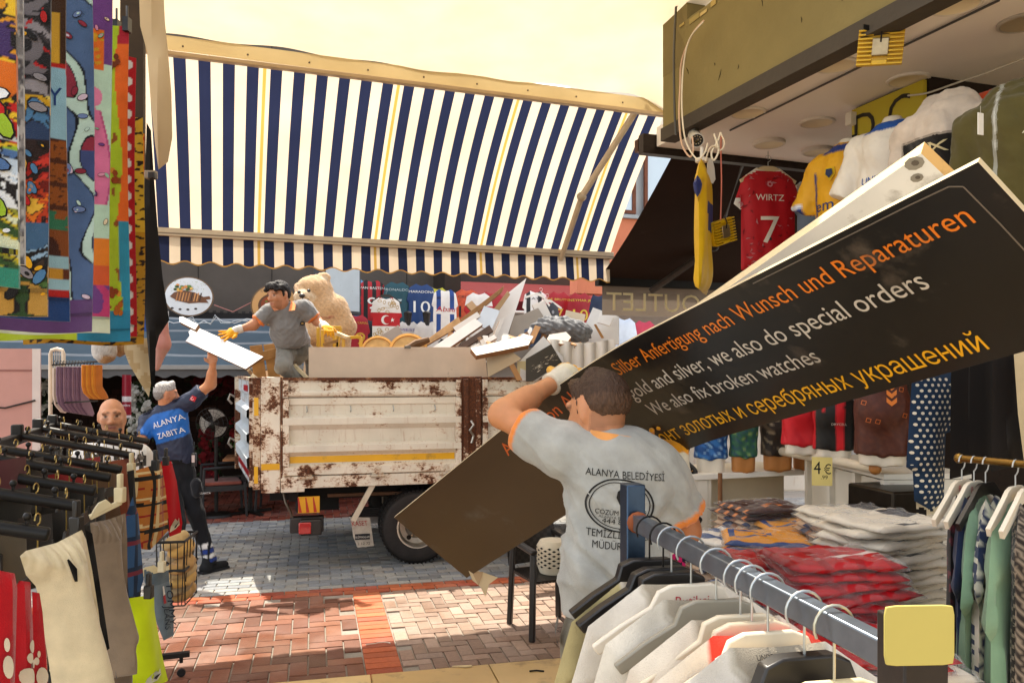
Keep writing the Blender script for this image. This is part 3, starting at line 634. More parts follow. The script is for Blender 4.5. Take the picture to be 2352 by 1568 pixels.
for x0, x1 in ((.2, 1.92), (2.14, 4.0)):
    mb = MB(); corr(mb, x0, x1, PM, wear=wm, nx=40)
    mb.wear = .5; mb.obox(tk(x0, .03, .925), TX*(x1-x0), TY*-.075, UP*.012, CRM); mb.wear = .4
    mb.obox(tk(x0, .03, 1.664), TX*(x1-x0), TY*-.04, UP*-.006, '3a2a20'); mb.obox(tk(x0, .02, .93), TX*(x1-x0), TY*.03, UP*.9, CRM2)
    mb.wear = .5; mb.obox(tk(x0, -.012, .93), TX*.055, TY*-.045, UP*.73, CRM); mb.obox(tk(x1-.055, -.012, .93), TX*.055, TY*-.045, UP*.73, CRM)
    p = mb.build('side_panel', 'rusty_paint', trk)
    hk = []
    for k in range(4):
        h = MB(); hx_ = x0+.22+k*(x1-x0-.4)/3.2; h.tube([tk(hx_, -.002, 1.58), tk(hx_, -.035, 1.575), tk(hx_+.004, -.04, 1.54), tk(hx_, -.02, 1.525)], .006, 'a9a7a0', 6); h.build('rope_hook', 'metal', trk)
    ye = MB(); ye.obox(tk(x0+.06, -.001, 1.038), TX*(x1-x0-.12), TY*-.003, UP*.064, 'e8b01c'); ye.build('reflector_tape', 'signface', trk)
    mb = MB(); corr(mb, x0, x1, PE, wear=lambda z: .6 if z > 1.8 else .36, nx=40); mb.wear = .8
    mb.obox(tk(x0, .03, 1.83), TX*(x1-x0), TY*-.055, UP*.028, '6a5140'); mb.wear = .5; mb.obox(tk(x0, .02, 1.668), TX*(x1-x0), TY*.03, UP*.165, CRM2)
    mb.obox(tk(x0, -.013, 1.668), TX*.05, TY*-.035, UP*.165, CRM); mb.obox(tk(x1-.05, -.013, 1.668), TX*.05, TY*-.035, UP*.165, CRM)
    mb.build('extension_panel', 'rusty_paint', trk)
    for k in range(3):
        h = MB(); h.wear = .4; hx_ = x0+.16+k*(x1-x0-.3)/2.1; h.obox(tk(hx_, -.03, .9), TX*.11, TY*-.035, UP*.035, 'c8bca8'); h.tube([tk(hx_-.015, -.07, .9), tk(hx_+.125, -.07, .9)], .016, 'b9ad99', 8)
        h.prism([(-.035, 0), (.035, 0), (.03, .05), (0, .075), (-.03, .05)], tk(hx_+.055, -.06, .925), TX, UP, .012, 'd0c4b0'); h.build('hinge', 'rusty_paint', trk)
mb = MB(); mb.wear = .44
mb.obox(tk(0, -.045, .765), TX*.175, TY*.10, UP*1.10, CRM); mb.wear = .8; mb.obox(tk(.18, -.05, .90), TX*.018, TY*.03, UP*.96, CRM); mb.wear = .5
mb.obox(tk(-.075, -.03, .80), TX*.072, TY*.06, UP*1.06, CRM2); mb.build('rear_post', 'rusty_paint', trk, bevel=.006)
mb = MB(); mb.obox(tk(-.062, -.034, 1.50), TX*.04, TY*-.003, UP*.17, 'e8b01c'); mb.obox(tk(-.062, -.034, .86), TX*.035, TY*-.003, UP*.16, 'e8b01c'); mb.obox(tk(.003, -.049, .985), TX*.168, TY*-.003, UP*.06, 'e0a81c'); mb.build('post_reflector', 'signface', trk)
mb = MB(); mb.wear = .84; mb.obox(tk(1.925, -.03, .86), TX*.21, TY*.08, UP*1.005, '8f6f52'); mb.wear = .75; mb.obox(tk(1.945, -.052, .88), TX*.05, TY*.03, UP*.96, CRM); mb.obox(tk(2.07, -.052, .88), TX*.05, TY*.03, UP*.96, CRM)
mb.build('centre_post', 'rusty_paint', trk, bevel=.004)
mb = MB(); mb.tube([tk(2.02, -.06, 1.42), tk(2.04, -.09, 1.38), tk(2.0, -.09, 1.33), tk(2.04, -.08, 1.27), tk(2.02, -.08, 1.2)], .013, 'b5ada0', 7); mb.build('latch', 'metal', trk)
mb = MB(); mb.wear = .45; mb.obox(tk(.18, -.05, .80), TX*4.0, TY*.12, UP*.115, CRM); mb.wear = .3; mb.obox(tk(.18, -.045, .765), TX*.22, TY*.1, UP*.05, CRM); mb.build('lower_rail', 'rusty_paint', trk, bevel=.008)
mb = MB(); mb.wear = .6; mb.obox(tk(0, .06, .80), TX*4.1, TY*1.95, UP*.10, '6b5d4c'); mb.build('bed_floor', 'rusty_paint', trk)
mb = MB(); mb.wear = .5; mb.obox(tk(.0, 2.0, .80), TX*4.1, TY*.05, UP*1.03, CRM2); mb.build('far_side_panel', 'rusty_paint', trk)
mb = MB(); mb.wear = .4; mb.obox(tk(4.02, 0, .80), TX*.06, TY*2.0, UP*1.25, CRM2); mb.build('headboard', 'rusty_paint', trk)
# tailgate, a little ajar at its far edge
gy = ez(112.5); gx = ez(22.5); gO = tk(-.08, .03, 0)
mb = MB()
tg = [(1.83, .02), (1.70, .02), (1.68, 0), (1.59, 0), (1.55, .055), (1.48, .055), (1.44, 0), (1.36, 0), (1.32, .055), (1.25, .055), (1.20, 0), (1.13, 0), (1.09, .055), (1.0, .05), (.97, .02), (.84, .02)]
for (z0, o0), (z1, o1) in zip(tg, tg[1:]):
    mb.wear = .35 if z0 > 1.6 or z0 < 1.05 else .12
    mb.grid(lambda s, t: gO+gy*1.75*s-gx*lerp(o0, o1, t)+UP*lerp(z0, z1, t), 20, 2, 'cdd6da')  # blue of the sky-lit shade on the cream rear face put into the colour
mb.wear = .6; mb.obox(gO-gx*.03+UP*.82, gy*.05, gx*.06, UP*1.03, CRM); mb.obox(gO+gy*1.70-gx*.06+UP*.80, gy*.06, gx*.1, UP*1.05, CRM2); mb.obox(gO+UP*.82+gx*.015, gy*1.75, gx*.03, UP*1.0, CRM2)
mb.obox(gO+UP*1.83-gx*.03, gy*1.75, gx*.06, UP*.03, CRM2)
t = mb.build('tailgate', 'rusty_paint', trk)
mb = MB(); mb.obox(gO+gy*.3-gx*.024+UP*1.72, gy*.5, gx*-.004, UP*.06, 'b3202a'); mb.obox(gO+gy*.1-gx*.024+UP*.9, gy*1.5, gx*-.004, UP*.06, 'a8222a'); mb.build('red_reflector', 'signface', trk)
for z in (1.62, 1.12): mb = MB(); q = gO+gy*1.73-gx*.06+UP*z; mb.tube([q, q-gx*.05+UP*.03, q-gx*.07-UP*.03, q-gx*.03-UP*.08], .014, 'b8b2a6', 7); mb.build('tailgate_latch', 'metal', trk)
# underneath
mb = MB()
for y in (.55, 1.35): mb.obox(tk(.05, y, .60), TX*5.4, TY*.09, UP*.19, '1d1a18')
mb.obox(tk(.25, .2, .64), TX*.08, TY*1.6, UP*.1, '2a2522'); mb.obox(tk(1.49-.06, .15, .30), TX*.12, TY*1.7, UP*.12, '1a1817'); mb.obox(tk(.62, .25, .66), TX*.9, TY*.04, UP*.03, '6a4a34')
mb.ball(tk(1.49, 1.0, .36), (.2, .2, .18), '1c1918', 14); mb.obox(tk(.4, .9, .42), TX*.35, TY*.4, UP*.2, '211e1c')
for k in range(5): mb.obox(tk(.85+k*.02, .38, .42+k*.02), TX*(1.2-k*.04), TY*.08, UP*.015, '2b2623')
mb.build('chassis', 'rubber', trk)
mb = MB(); mb.beam(tk(1.05, -.0, .81), tk(.86, .02, .46), .05, .045, 'd0c4ae', up=TY); mb.build('strut', 'rusty_paint', trk)
mb = MB(); mb.add([tk(.83, .0, .50), tk(1.02, .02, .48), tk(1.06, .02, .20), tk(.90, -.01, .20), tk(.86, .0, .3)], [(4, 3, 2, 1, 0)], 'b5aa9c'); mb.add([tk(.83, .006, .50), tk(1.02, .026, .48), tk(1.06, .026, .20), tk(.90, -.004, .20), tk(.86, .006, .3)], [(0, 1, 2, 3, 4)], '2c2926')
mb.text('KASET', tk(.85, -.001, .41), TX, (UP*1-TX*.18), .07, '9c2a28', off=.006, align='L', width=.15); mb.obox(tk(.875, -.008, .275), TX*.145, TY*-.002, UP*.055, '1c1c22')
mb.text('EKİPMANLARI', tk(.88, -.012, .29), TX, UP, .03, 'd5d0c6', off=.003, align='L', width=.135); mb.text('2 12 72', tk(.9, -.008, .225), TX, UP, .035, '2a2626', off=.006, align='L', width=.12); mb.build('mudflap', 'rubber', trk, smooth=False)
mb = MB(); mb.obox(tk(.34, -.0, .56), TX*.2, TY*-.02, UP*.155, 'e0a21c')
for k in range(3): mb.add([tk(.345+k*.07, -.0225, .565), tk(.375+k*.07, -.0225, .565), tk(.365+k*.07-.02+.0, -.0225, .71), tk(.335+k*.07-.02+.02, -.0225, .71)], [(0, 1, 2, 3)], 'b8301f')
mb.build('hazard_plate', 'signface', trk, smooth=False)
mb = MB(); mb.obox(tk(.26, .02, .36), TX*.32, TY*.12, UP*.15, '2b2726'); mb.obox(tk(.36, -.07, .35), TX*.2, TY*.1, UP*.15, '26221f'); tl = mb.build('tail_light', 'plastic', trk, bevel=.012)
mb = MB(); mb.obox(tk(.345, -.074, .37), TX*.115, TY*-.016, UP*.11, 'b01a16'); q = mb.build('lens', 'glass', trk, bevel=.008); q.parent = tl
mb = MB(); mb.tube([tk(.2, .1, .75), tk(.22, .06, .66), tk(.27, .04, .56), tk(.29, .04, .47)], .014, '5c544c', 6); mb.build('chain', 'metal', trk)
mb = MB(); mb.obox(tk(.98, .5, .33), TX*.16, TY*.02, UP*.13, '8f8d88'); mb.build('number_plate', 'signface', trk)
def wheel(x, y, w=.2, r=.365):
    o, a = tk(x, y, r), -TY
    mb = MB(); pr = [(.20, w*.5), (.235, w*.52), (.30, w*.53), (r-.03, w*.46), (r-.008, w*.36), (r, w*.25), (r, -w*.25), (r-.02, -w*.42), (.26, -w*.5), (.2, -w*.5)]
    mb.lathe(pr, o, a, ['2a2523', '2d2826', '2a2624', '252120', '1f1c1b', '1c1a19', '1f1c1b', '222', '222'] if False else ['2c2725']*3+['221f1d']*3+['1e1b1a']*3, 56)
    for k in range(56):
        an = 2*math.pi*k/56; c = o+(TX*math.cos(an)+UP*math.sin(an))*(r-.003)+a*(w*.34); mb.cbox(c, (.018, .05, .014), '1d1a19', ax=(-TX*math.sin(an)+UP*math.cos(an)), up=(TX*math.cos(an)+UP*math.sin(an)))
    wh = mb.build('wheel', 'rubber', trk)
    mb = MB(); mb.lathe([(.205, w*.5), (.208, w*.53), (.195, w*.53), (.185, w*.4), (.17, w*.15), (.12, w*.12), (.085, w*.3), (.06, w*.42), (.05, w*.44), (.001, w*.44)], o, a, ['c9c2b6', 'd0c9bd', 'b8b1a5', 'a39b90', 'aaa297', 'b0a89c', '9a9288', '8f877c', '8f877c'], 40)
    for k in range(5):
        an = 2*math.pi*k/5+.3; c = o+(TX*math.cos(an)+UP*math.sin(an))*.135+a*(w*.145); mb.lathe([(.024, 0), (.024, .002), (.001, .002)], c, a, '2a2522', 12)
    for k in range(6):
        an = 2*math.pi*k/6; c = o+(TX*math.cos(an)+UP*math.sin(an))*.1+a*(w*.22); mb.lathe([(.012, 0), (.012, .02), (.006, .024), (.001, .024)], c, a, 'a1866a', 6)
    q = mb.build('rim', 'metal', trk); q.parent = wh
for x in (1.49, 4.9):
    wheel(x, .10); wheel(x, 1.9)
wheel(1.49, .34)
# cab beyond the loading bed
mb = MB()
cabp = [(4.25, .55), (4.25, 2.05), (4.5, 2.25), (5.3, 2.25), (5.75, 1.55), (6.0, 1.4), (6.02, .55), (5.3, .55), (5.22, .78), (4.9, .9), (4.58, .78), (4.5, .55)]
mb.prism(cabp, tk(0, .08, 0), TX, UP, -1.85, 'e4ddd0'); mb.build('cab', 'rusty_paint', trk, bevel=.03)
mb = MB(); mb.prism([(4.5, 1.5), (4.55, 2.1), (5.25, 2.1), (5.6, 1.5)], tk(0, .072, 0), TX, UP, -.01, '1d2226'); mb.build('cab_window', 'glass', trk, smooth=False)
mb = MB(); mb.obox(tk(2.3, .1, .5), TX*.9, TY*.35, UP*.28, '2a2624'); mb.build('fuel_tank', 'metal', trk, bevel=.04)

# ---- load: every board, chair, bag is a thing
def onpl(u, v, c, n):
    o = V(0, 0, H); d = P(u, v, 1)-o; return o+d*((Vector(c)-o).dot(n)/d.dot(n))
def plate(name, label, uv, cu, n, th, col, edge=None, cat='board', mat='board', group='boards heaped on the truck'):
    c = P(*cu); n = Vector(n).normalized(); pts = [onpl(u, v, c, n) for u, v in uv]
    x = (pts[1]-pts[0]).normalized(); y = n.cross(x); pl = [((p-c).dot(x), (p-c).dot(y)) for p in pts]
    mb = MB(); mb.prism(pl, c-n*th, x, y, th, col, edge or col)
    return tag(mb.build(name, mat, smooth=False, bevel=.0015), label, cat, group)
fc = -TY
plate('laminated_board', 'long beige laminated panel with torn corner standing along the truck side', [(709, 797), (1080, 797), (1086, 806), (1094, 812), (1106, 813), (1115, 820), (1120, 868), (1120, 890), (709, 890)], (900, 830, 8.02), fc, .03, 'd2bda6', '8a6a4c')
mb = MB(); c = P(745, 806, 7.97); mb.prism([(-.05, .04), (.03, .04), (.07, .03), (.05, -.02), (.02, .0), (-.01, -.06), (-.04, -.02)], c, TX, UP, .004, 'b98a58'); tag(mb.build('torn_card', 'board', smooth=False), 'scrap of torn brown card hanging over the beige panel edge', 'scrap')
mb = MB(); c = P(936, 797, 8.0); mb.cbox(c, (.06, .05, .03), '6a625a', ax=TX); tag(mb.build('hinge_plate', 'metal', bevel=.003), 'small grey hinge on top of the beige panel', 'hinge')
WB = 'ded9d0'
plate('white_board', 'tall white pointed board rising highest out of the debris', [(1209, 639), (1177, 736), (1158, 795), (1108, 795), (1158, 680)], (1170, 730, 8.9), V(.15, -1, .35), .02, 'e6e1d8', 'b6936a')
plate('timber_beam', 'long brown timber beam sloping up against the tall white board', [(1158, 656), (1154, 669), (1061, 748), (1040, 760), (1040, 748), (1057, 733)], (1105, 700, 8.7), V(.3, -1, .3), .07, '9c7346', '8a6038', mat='wood')
plate('tan_plank', 'wide tan plank leaning left of the white offcuts', [(1053, 727), (1061, 746), (968, 800), (952, 800)], (1005, 765, 8.45), V(.2, -1, .5), .03, 'c69a66', '6e4d30', mat='wood')
plate('grey_board', 'grey brown triangular board behind the beige panel', [(915, 746), (934, 784), (940, 800), (825, 800)], (880, 780, 8.5), V(.1, -1, .3), .02, 'a39486', '7c5f44')
plate('white_offcut', 'white edged strip with brown core, third from the tall white board', [(1091, 731), (1109, 745), (1030, 800), (990, 800)], (1050, 768, 8.4), V(.2, -1, .6), .05, 'e3ddd2', '7b5535')
plate('dark_plank', 'dark stained plank between white offcuts', [(1124, 746), (1133, 760), (1066, 800), (1044, 800)], (1090, 775, 8.35), V(.2, -1, .6), .03, '4c3526', '35241a', mat='wood')
plate('white_offcut', 'narrow white strip lying over the dark plank', [(1135, 768), (1142, 776), (1098, 800), (1076, 800)], (1110, 785, 8.28), V(.2, -1, .6), .03, 'e0d9cf', '8a6844')
plate('white_offcut', 'pale blue white sheet with cut edge below the timber beam', [(1112, 702), (1148, 713), (1128, 760), (1092, 745)], (1120, 730, 8.65), V(.3, -1, .5), .015, 'cfd6da', '9a8a78')
plate('white_offcut', 'thin white sliver leaning beside the tall white board', [(1148, 735), (1160, 728), (1134, 790), (1122, 795)], (1140, 760, 8.5), V(.4, -1, .3), .03, 'dcd5ca', '7d5e40')
plate('shelf_board', 'white shelf board with brown underside jutting towards the camera', [(1081, 800), (1212, 768), (1222, 776), (1214, 792), (1094, 816)], (1150, 790, 7.95), V(.1, -.5, .85), .05, 'd9cfc0', '8d5f38')
plate('cardboard_sheet', 'dirty buff cardboard sheet hanging over the truck edge', [(1117, 816), (1156, 791), (1198, 824), (1177, 836), (1121, 866)], (1155, 828, 7.93), V(.05, -1, .35), .012, 'b9a588', '8a704e')
plate('plywood_strip', 'narrow brown plywood strip between cardboard and black marble slab', [(1168, 838), (1180, 834), (1200, 872), (1188, 874)], (1185, 855, 7.9), V(0, -1, .3), .015, 'a87a4a')
plate('cream_sheet', 'small cream panel upright left of the black marble slab', [(1188, 829), (1208, 829), (1208, 872), (1188, 872)], (1198, 850, 8.0), V(0, -1, .1), .02, 'cdbf94')
plate('white_slab', 'white slab tilted behind the black marble slab', [(1195, 828), (1248, 772), (1292, 818), (1296, 835), (1230, 874), (1195, 874)], (1250, 830, 8.05), V(.1, -1, .35), .02, 'dcdad6')
mbs = plate('marble_slab', 'black marble slab with white veins leaning on the truck edge', [(1208, 824), (1266, 790), (1291, 832), (1225, 874), (1208, 874)], (1248, 835, 7.92), V(.1, -1, .35), .02, '1d1a19', mat='signface')
mb = MB(); vc = P(1248, 835, 7.92); vn = V(.1, -1, .35).normalized()
for k in range(46):
    a = random.uniform(-1, 1); w = random.gauss(0, .35); u = 1248+a*26+w*10; v = 834-a*20+w*10
    if not (1212 < u < 1284): continue
    p = onpl(u, v, vc, vn)+vn*.0015; x = P(u+random.uniform(3, 9), v-random.uniform(0, 7), 7.92)-P(u, v, 7.92); x -= vn*x.dot(vn); y = vn.cross(x)*.22*random.random()
    mb.add([p, p+x+y*.3, p+x*1.2, p+x*.4-y], [(3, 2, 1, 0)], ch(['c9bca8', 'a89a86', 'd8cfc0', '8a7c6a']))
o_ = mb.build('marble_vein', 'signface', mbs if False else None, smooth=False); o_.parent = mbs; o_.location = o_.location-mbs.location
plate('grey_board', 'large weathered grey board with splintered top edge behind the refuse bag', [(1179, 726), (1200, 722), (1236, 707), (1246, 722), (1255, 742), (1230, 790), (1165, 790)], (1205, 750, 8.9), V(.1, -1, .3), .03, '9a8f80', '5c4630')
plate('white_box', 'white broken cabinet side at the right of the load', [(1362, 706), (1421, 727), (1421, 790), (1330, 790), (1336, 764)], (1385, 750, 8.6), V(-.3, -1, .2), .03, 'dddad4', '9c948a')
plate('white_offcut', 'small white block lying on the cabinet side', [(1378, 718), (1410, 728), (1400, 748), (1372, 740)], (1390, 735, 8.5), V(-.3, -1, .3), .03, 'e8e5df')
plate('timber_stick', 'thin tan stick leaning on the broken cabinet', [(1364, 745), (1369, 744), (1388, 776), (1382, 777)], (1375, 760, 8.4), V(0, -1, 0), .02, 'b8854e', mat='wood')
plate('plaster_piece', 'broken white plaster chunk resting on the refuse bag', [(1262, 768), (1300, 762), (1312, 774), (1300, 790), (1264, 788), (1256, 778)], (1285, 778, 8.15), V(0, -.8, .6), .06, 'dcd2c4', 'a9744a')
mb = MB(); mb.grid(lambda s, t: P(1262+152*s, 779+8*math.sin(s*3)+68*t, 8.1)+TY*(-.05*abs(math.sin(s*math.pi*5.5))*1.0+.05)+UP*.01*math.sin(s*9), 90, 5, 'e0dbd2'); mb.grid(lambda s, t: P(1262+152*s, 779+8*math.sin(s*3)+68*t, 8.13)+TY*(-.05*abs(math.sin(s*math.pi*5.5))+.05), 90, 5, 'd0cac0')
tag(mb.build('pleated_sheet', 'board'), 'white folded plastic sheet with upright pleats at the right of the load', 'sheet')
for k, (pts, d, nn, cc, lab) in enumerate([([(1222, 700), (1250, 690), (1290, 775), (1262, 785)], 9.0, V(.1, -1, .3), 'd9d2c6', 'white panel leaning behind the refuse bag, left one'), ([(1300, 712), (1345, 722), (1330, 790), (1288, 785)], 9.0, V(-.2, -1, .3), 'c9b89c', 'buff panel leaning behind the refuse bag'), ([(1132, 712), (1166, 668), (1172, 676), (1140, 722)], 8.75, V(.2, -1, .3), 'a98a60', 'short tan batten beside the timber beam'), ([(1040, 752), (1096, 716), (1104, 726), (1050, 764)], 8.5, V(.2, -1, .5), 'ddd6ca', 'white strip above the tan plank'), ([(1010, 792), (1062, 756), (1072, 768), (1030, 800)], 8.3, V(.2, -1, .6), '5c4330', 'dark brown strip beside the tan plank'), ([(1224, 758), (1262, 742), (1280, 760), (1236, 784)], 8.4, V(.1, -1, .6), 'e2dcd2', 'crumpled white card left of the refuse bag'), ([(1392, 735), (1408, 690), (1414, 692), (1402, 745)], 8.6, V(0, -1, .2), 'b0804c', 'thin brown batten upright by the broken cabinet'), ([(1070, 700), (1084, 690), (1128, 742), (1116, 752)], 8.8, V(.3, -1, .3), 'bfa27c', 'tan slat crossing under the timber beam')]):
    plate('broken_board', lab, pts, (pts[0][0], pts[0][1], d), nn, .025, cc, ch(['7b5535', '8a6844', 'b09068']))
for k in range(26):                                                      # splinters and shards
    u, v = random.choice([(1180, 785), (1230, 775), (1130, 790), (1060, 790), (1320, 785)]); u += random.uniform(-30, 30); v += random.uniform(-8, 8)
    c = P(u, v, 8.25+random.uniform(-.15, .3)); a = random.uniform(0, 6.28); L = random.uniform(.05, .16)
    mb = MB(); ax_ = V(math.cos(a), .3, abs(math.sin(a))*.6); mb.cbox(c, (L*2, .05*random.uniform(.5, 1.5), .012), ch(['d8cfc2', 'a87c4e', '7a5838', 'e4dfd6', 'c7a67a']), ax=ax_, up=V(random.uniform(-.5, .5), -.6, .8))
    tag(mb.build('splinter', 'board', smooth=False), 'small splintered offcut among the debris on the truck', 'offcut', 'splinters on the truck load')
def ring(u, v, d, r, lab):
    mb = MB(); c = P(u, v, d); N = V(.1, -.9, .45).normalized(); a = N.orthogonal().normalized(); b = N.cross(a)
    mb.lathe([(r, 0), (r, .02), (r*.85, .024), (r*.84, .01), (.001, .01)], c, N, ['8a5a2c', 'c98f3e', 'b57a34', 'd0a464'], 30); tag(mb.build('wooden_tray', 'wood'), lab, 'tray', 'round wooden trays on the load')
ring(868, 806, 8.3, .17, 'round wooden tray peeping over the beige panel, left one'); ring(938, 806, 8.25, .2, 'bigger round wooden tray over the beige panel beside a bark piece')
mb = MB(); mb.tube([P(935, 800, 8.1), P(955, 790, 8.15), P(985, 780, 8.2)], [.03, .045, .03], '6b4a2a', 8); tag(mb.build('bark_log', 'wood'), 'short rough bark covered log on the beige panel', 'log')
# refuse bag in a blue crate
mb = MB(); cc = P(1262, 772, 8.5); mb.obox(cc-TX*.22-TY*.15-UP*.12, TX*.5, TY*.36, UP*.015, '223a55')
for a, b, l in ((0, 0, 0), (0, .35, 0)): mb.obox(cc-TX*.22-TY*.15+TY*b-UP*.12, TX*.5, TY*.012, UP*.2, '27456a')
for b in (0, .49): mb.obox(cc-TX*.22-TY*.138+TX*b-UP*.12, TX*.012, TY*.336, UP*.2, '27456a')
tag(mb.build('crate', 'plastic'), 'blue plastic crate under the grey refuse bag', 'crate')
bg_ = body([ell(P(1285, 756, 8.45), (.27, .2, .13), '6f6f70', .05), ell(P(1320, 766, 8.4), (.18, .16, .12), '6f6f70', .05), ell(P(1250, 758, 8.45), (.14, .14, .1), '5f6062', .05)], .012, '', 'x', disp=lambda v: .03*np.abs(vnoise(v, 14))+.014*vnoise(v, 40)-.012)
tag(bg_.build('refuse_bag', 'rubber'), 'crumpled grey refuse bag heaped on the load', 'bag')
# yellow square tube chair frames and pallet
def ychair(label, uvs, segs):
    t = thing('chair_frame', label, 'chair frame', P(*uvs[0]), 'yellow metal chair frames on the truck'); mb = MB()
    for a, b in segs: mb.beam(P(*uvs[a]), P(*uvs[b]), .032, .032, 'cf9f2c')
    mb.build('tube_frame', 'plastic', t, bevel=.004); return t
t = ychair('upright yellow metal chair frame with wooden slats beside the truck worker', [(731, 752, 8.2), (731, 797, 8.2), (741, 757, 8.45), (741, 800, 8.45), (775, 757, 8.3), (775, 797, 8.3), (789, 776, 8.0), (789, 797, 8.0), (829, 773, 8.1), (829, 797, 8.1), (768, 775, 8.5), (768, 797, 8.5), (783, 752, 8.3)],
    [(0, 1), (2, 3), (0, 12), (4, 5), (6, 7), (6, 8), (8, 9), (10, 11), (12, 5), (2, 10)])
mb = MB(); mb.beam(P(752, 756, 8.15), P(800, 776, 7.95), .05, .03, 'd5b888'); mb.beam(P(742, 792, 8.25), P(778, 782, 8.3), .03, .03, 'a07a4a'); mb.build('slat', 'wood', t)
t = ychair('low yellow metal chair frame under the truck worker leg', [(660, 836, 7.95), (660, 890, 7.95), (672, 838, 8.1), (672, 890, 8.1), (704, 866, 7.9), (704, 892, 7.9)], [(0, 1), (2, 3), (4, 5), (0, 2)])
mb = MB(); mb.beam(P(676, 838, 7.85), P(706, 868, 7.85), .06, .03, 'e0cfa8'); mb.build('slat', 'wood', t)
for k, (a, b, w) in enumerate([((588, 793, 7.95), (600, 890, 7.95), .12), ((618, 790, 8.0), (634, 890, 8.0), .11), ((572, 826, 7.9), (650, 806, 8.0), .09)]):
    mb = MB(); mb.beam(P(*a), P(*b), .02 if k < 2 else .025, w if k < 2 else w, ch(['b98a50', 'a87a44']), up=TX if k < 2 else TY) if False else mb.beam(P(*a), P(*b), w, .02, ch(['b98a50', 'a87a44']), up=TY)
    tag(mb.build('pallet_board', 'wood', bevel=.003), ['left upright pallet board at the truck rear', 'right upright pallet board at the truck rear', 'rough slanting pallet board crossing two upright ones'][k], 'board', 'pallet boards at the truck rear')
plate('plywood_sheet', 'low tan plywood sheet lying inside the truck rear', [(585, 868), (612, 850), (700, 862), (705, 885), (590, 885)], (650, 865, 8.3), V(0, -1, .6), .02, 'b08a5e')
for k in range(5):
    mb = MB(); mb.beam(P(560+k*6, 836+k*8, 7.7), P(594+k*3, 880, 7.75), .03, .006, ch(['c9b592', 'd9cdb4', '8a6a4a']), up=(0, -1, .2)); tag(mb.build('splinter', 'board', smooth=False), 'loose thin lath sticking out at the truck tailgate', 'lath', 'laths at the truck tailgate')
# panel passed from hand to hand
plate('chipboard_sheet', 'white chipboard panel handed up to the truck worker by the officer', [(445, 748), (605, 819), (564, 847), (426, 783), (436, 770), (433, 762)], (510, 800, 7.45), V(-.15, -.75, .62), .022, 'e9e6e2', '7a5738', group=None)
plate('chipboard_sheet', 'narrow broken white strip with brown core behind the panel being handed up', [(412, 727), (420, 727), (456, 745), (448, 757), (412, 739)], (434, 742, 7.62), V(-.15, -.75, .62), .04, 'e2ded8', '7d5b3c', group=None)
# =====================================================  PEOPLE
SK = 'c98d68'
def limb(a, b, ra, rb, col, k=.03, **kw): return cap(a, b, ra, rb, col, k, **kw)
def rotm(x, z):                                                          # columns: right, face-forward(y), up
    z = Vector(z).normalized(); x = Vector(x); x = (x-z*x.dot(z)).normalized(); y = z.cross(x)
    return Matrix((x, y, z)).transposed()
def head_prims(c, face, up, s=1.0, skin=SK, ears=True):
    up = Vector(up).normalized(); f = Vector(face); f = (f-up*f.dot(up)).normalized(); r = f.cross(up)   # r: the person's right
    M = rotm(r, up); L = lambda x, y, z: Vector(c)+(r*x+f*y+up*z)*s
    pr = [ell(L(0, -.012, .035), (.076*s, .094*s, .088*s), skin, .03, M), ell(L(0, .022, -.03), (.064*s, .072*s, .078*s), skin, .04, M), ell(L(0, .045, -.085), (.042*s, .042*s, .034*s), skin, .03, M),
          cap(L(0, .088, .028), L(0, .112, -.022), .010*s, .015*s, skin, .015), ell(L(.014, .098, -.024), (.010*s, .011*s, .009*s), skin, .01, M), ell(L(-.014, .098, -.024), (.010*s, .011*s, .009*s), skin, .01, M),
          cap(L(-.045, .078, .036), L(.045, .078, .036), .014*s, None, skin, .015), cap(L(-.022, .084, -.056), L(.022, .084, -.056), .010*s, None, skin, .012), cap(L(-.016, .083, -.068), L(.016, .083, -.068), .010*s, None, skin, .012),
          ell(L(.042, .066, -.012), (.022*s, .02*s, .02*s), skin, .02, M), ell(L(-.042, .066, -.012), (.022*s, .02*s, .02*s), skin, .02, M)]
    if ears:
        for sg in (1, -1): pr += [ell(L(.078*sg, -.012, .008), (.010*s, .020*s, .030*s), skin, .008, M), ell(L(.078*sg, -.006, -.018), (.010*s, .012*s, .016*s), skin, .008, M)]
    return pr, L, (r, f, up)
def face_paint(c, ax, s=1.0, stubble=.5, brow='21160f', hairfn=None, lips='96554a'):
    r, f, up = [np.array(a) for a in ax]; c = np.array(c)
    def paint(v, col):
        q = (v-c)/s; x, y, z = q@r, q@f, q@up; ins = (np.linalg.norm(q, axis=1) < .17); fr_ = (y > .03) & ins
        def mixm(m, h, k):
            m = m & ins; col[m] = col[m]*(1-k)+np.array(hexl(h))*k
        mixm(fr_ & (z < -.035) & (np.abs(x) < .075) & (z > -.14) & (y > -.01), '4a3628', .35*stubble*1.4)
        for sg in (1, -1):
            mixm(fr_ & (np.abs(x-.034*sg) < .024) & (np.abs(z-.034-.004*np.sign(.03-np.abs(x))) < .006), brow, .62)
            mixm(fr_ & (((x-.033*sg)/.017)**2+((z-.012)/.008)**2 < 1), 'c8b8ac', .5)
            mixm(fr_ & (((x-.033*sg)/.0085)**2+((z-.012)/.0085)**2 < 1), '1d130e', .95)
            mixm(fr_ & (((x-.033*sg)/.019)**2+((z-.0195)/.0035)**2 < 1), '2a1a12', .6)
        mixm(fr_ & (np.abs(x) < .026) & (np.abs(z+.061) < .008), lips, .7); mixm(fr_ & (np.abs(x) < .025) & (np.abs(z+.0615) < .0022), '4a2420', .9)
        if hairfn is not None: hairfn(x, y, z, col, mixm)
        return col
    return paint
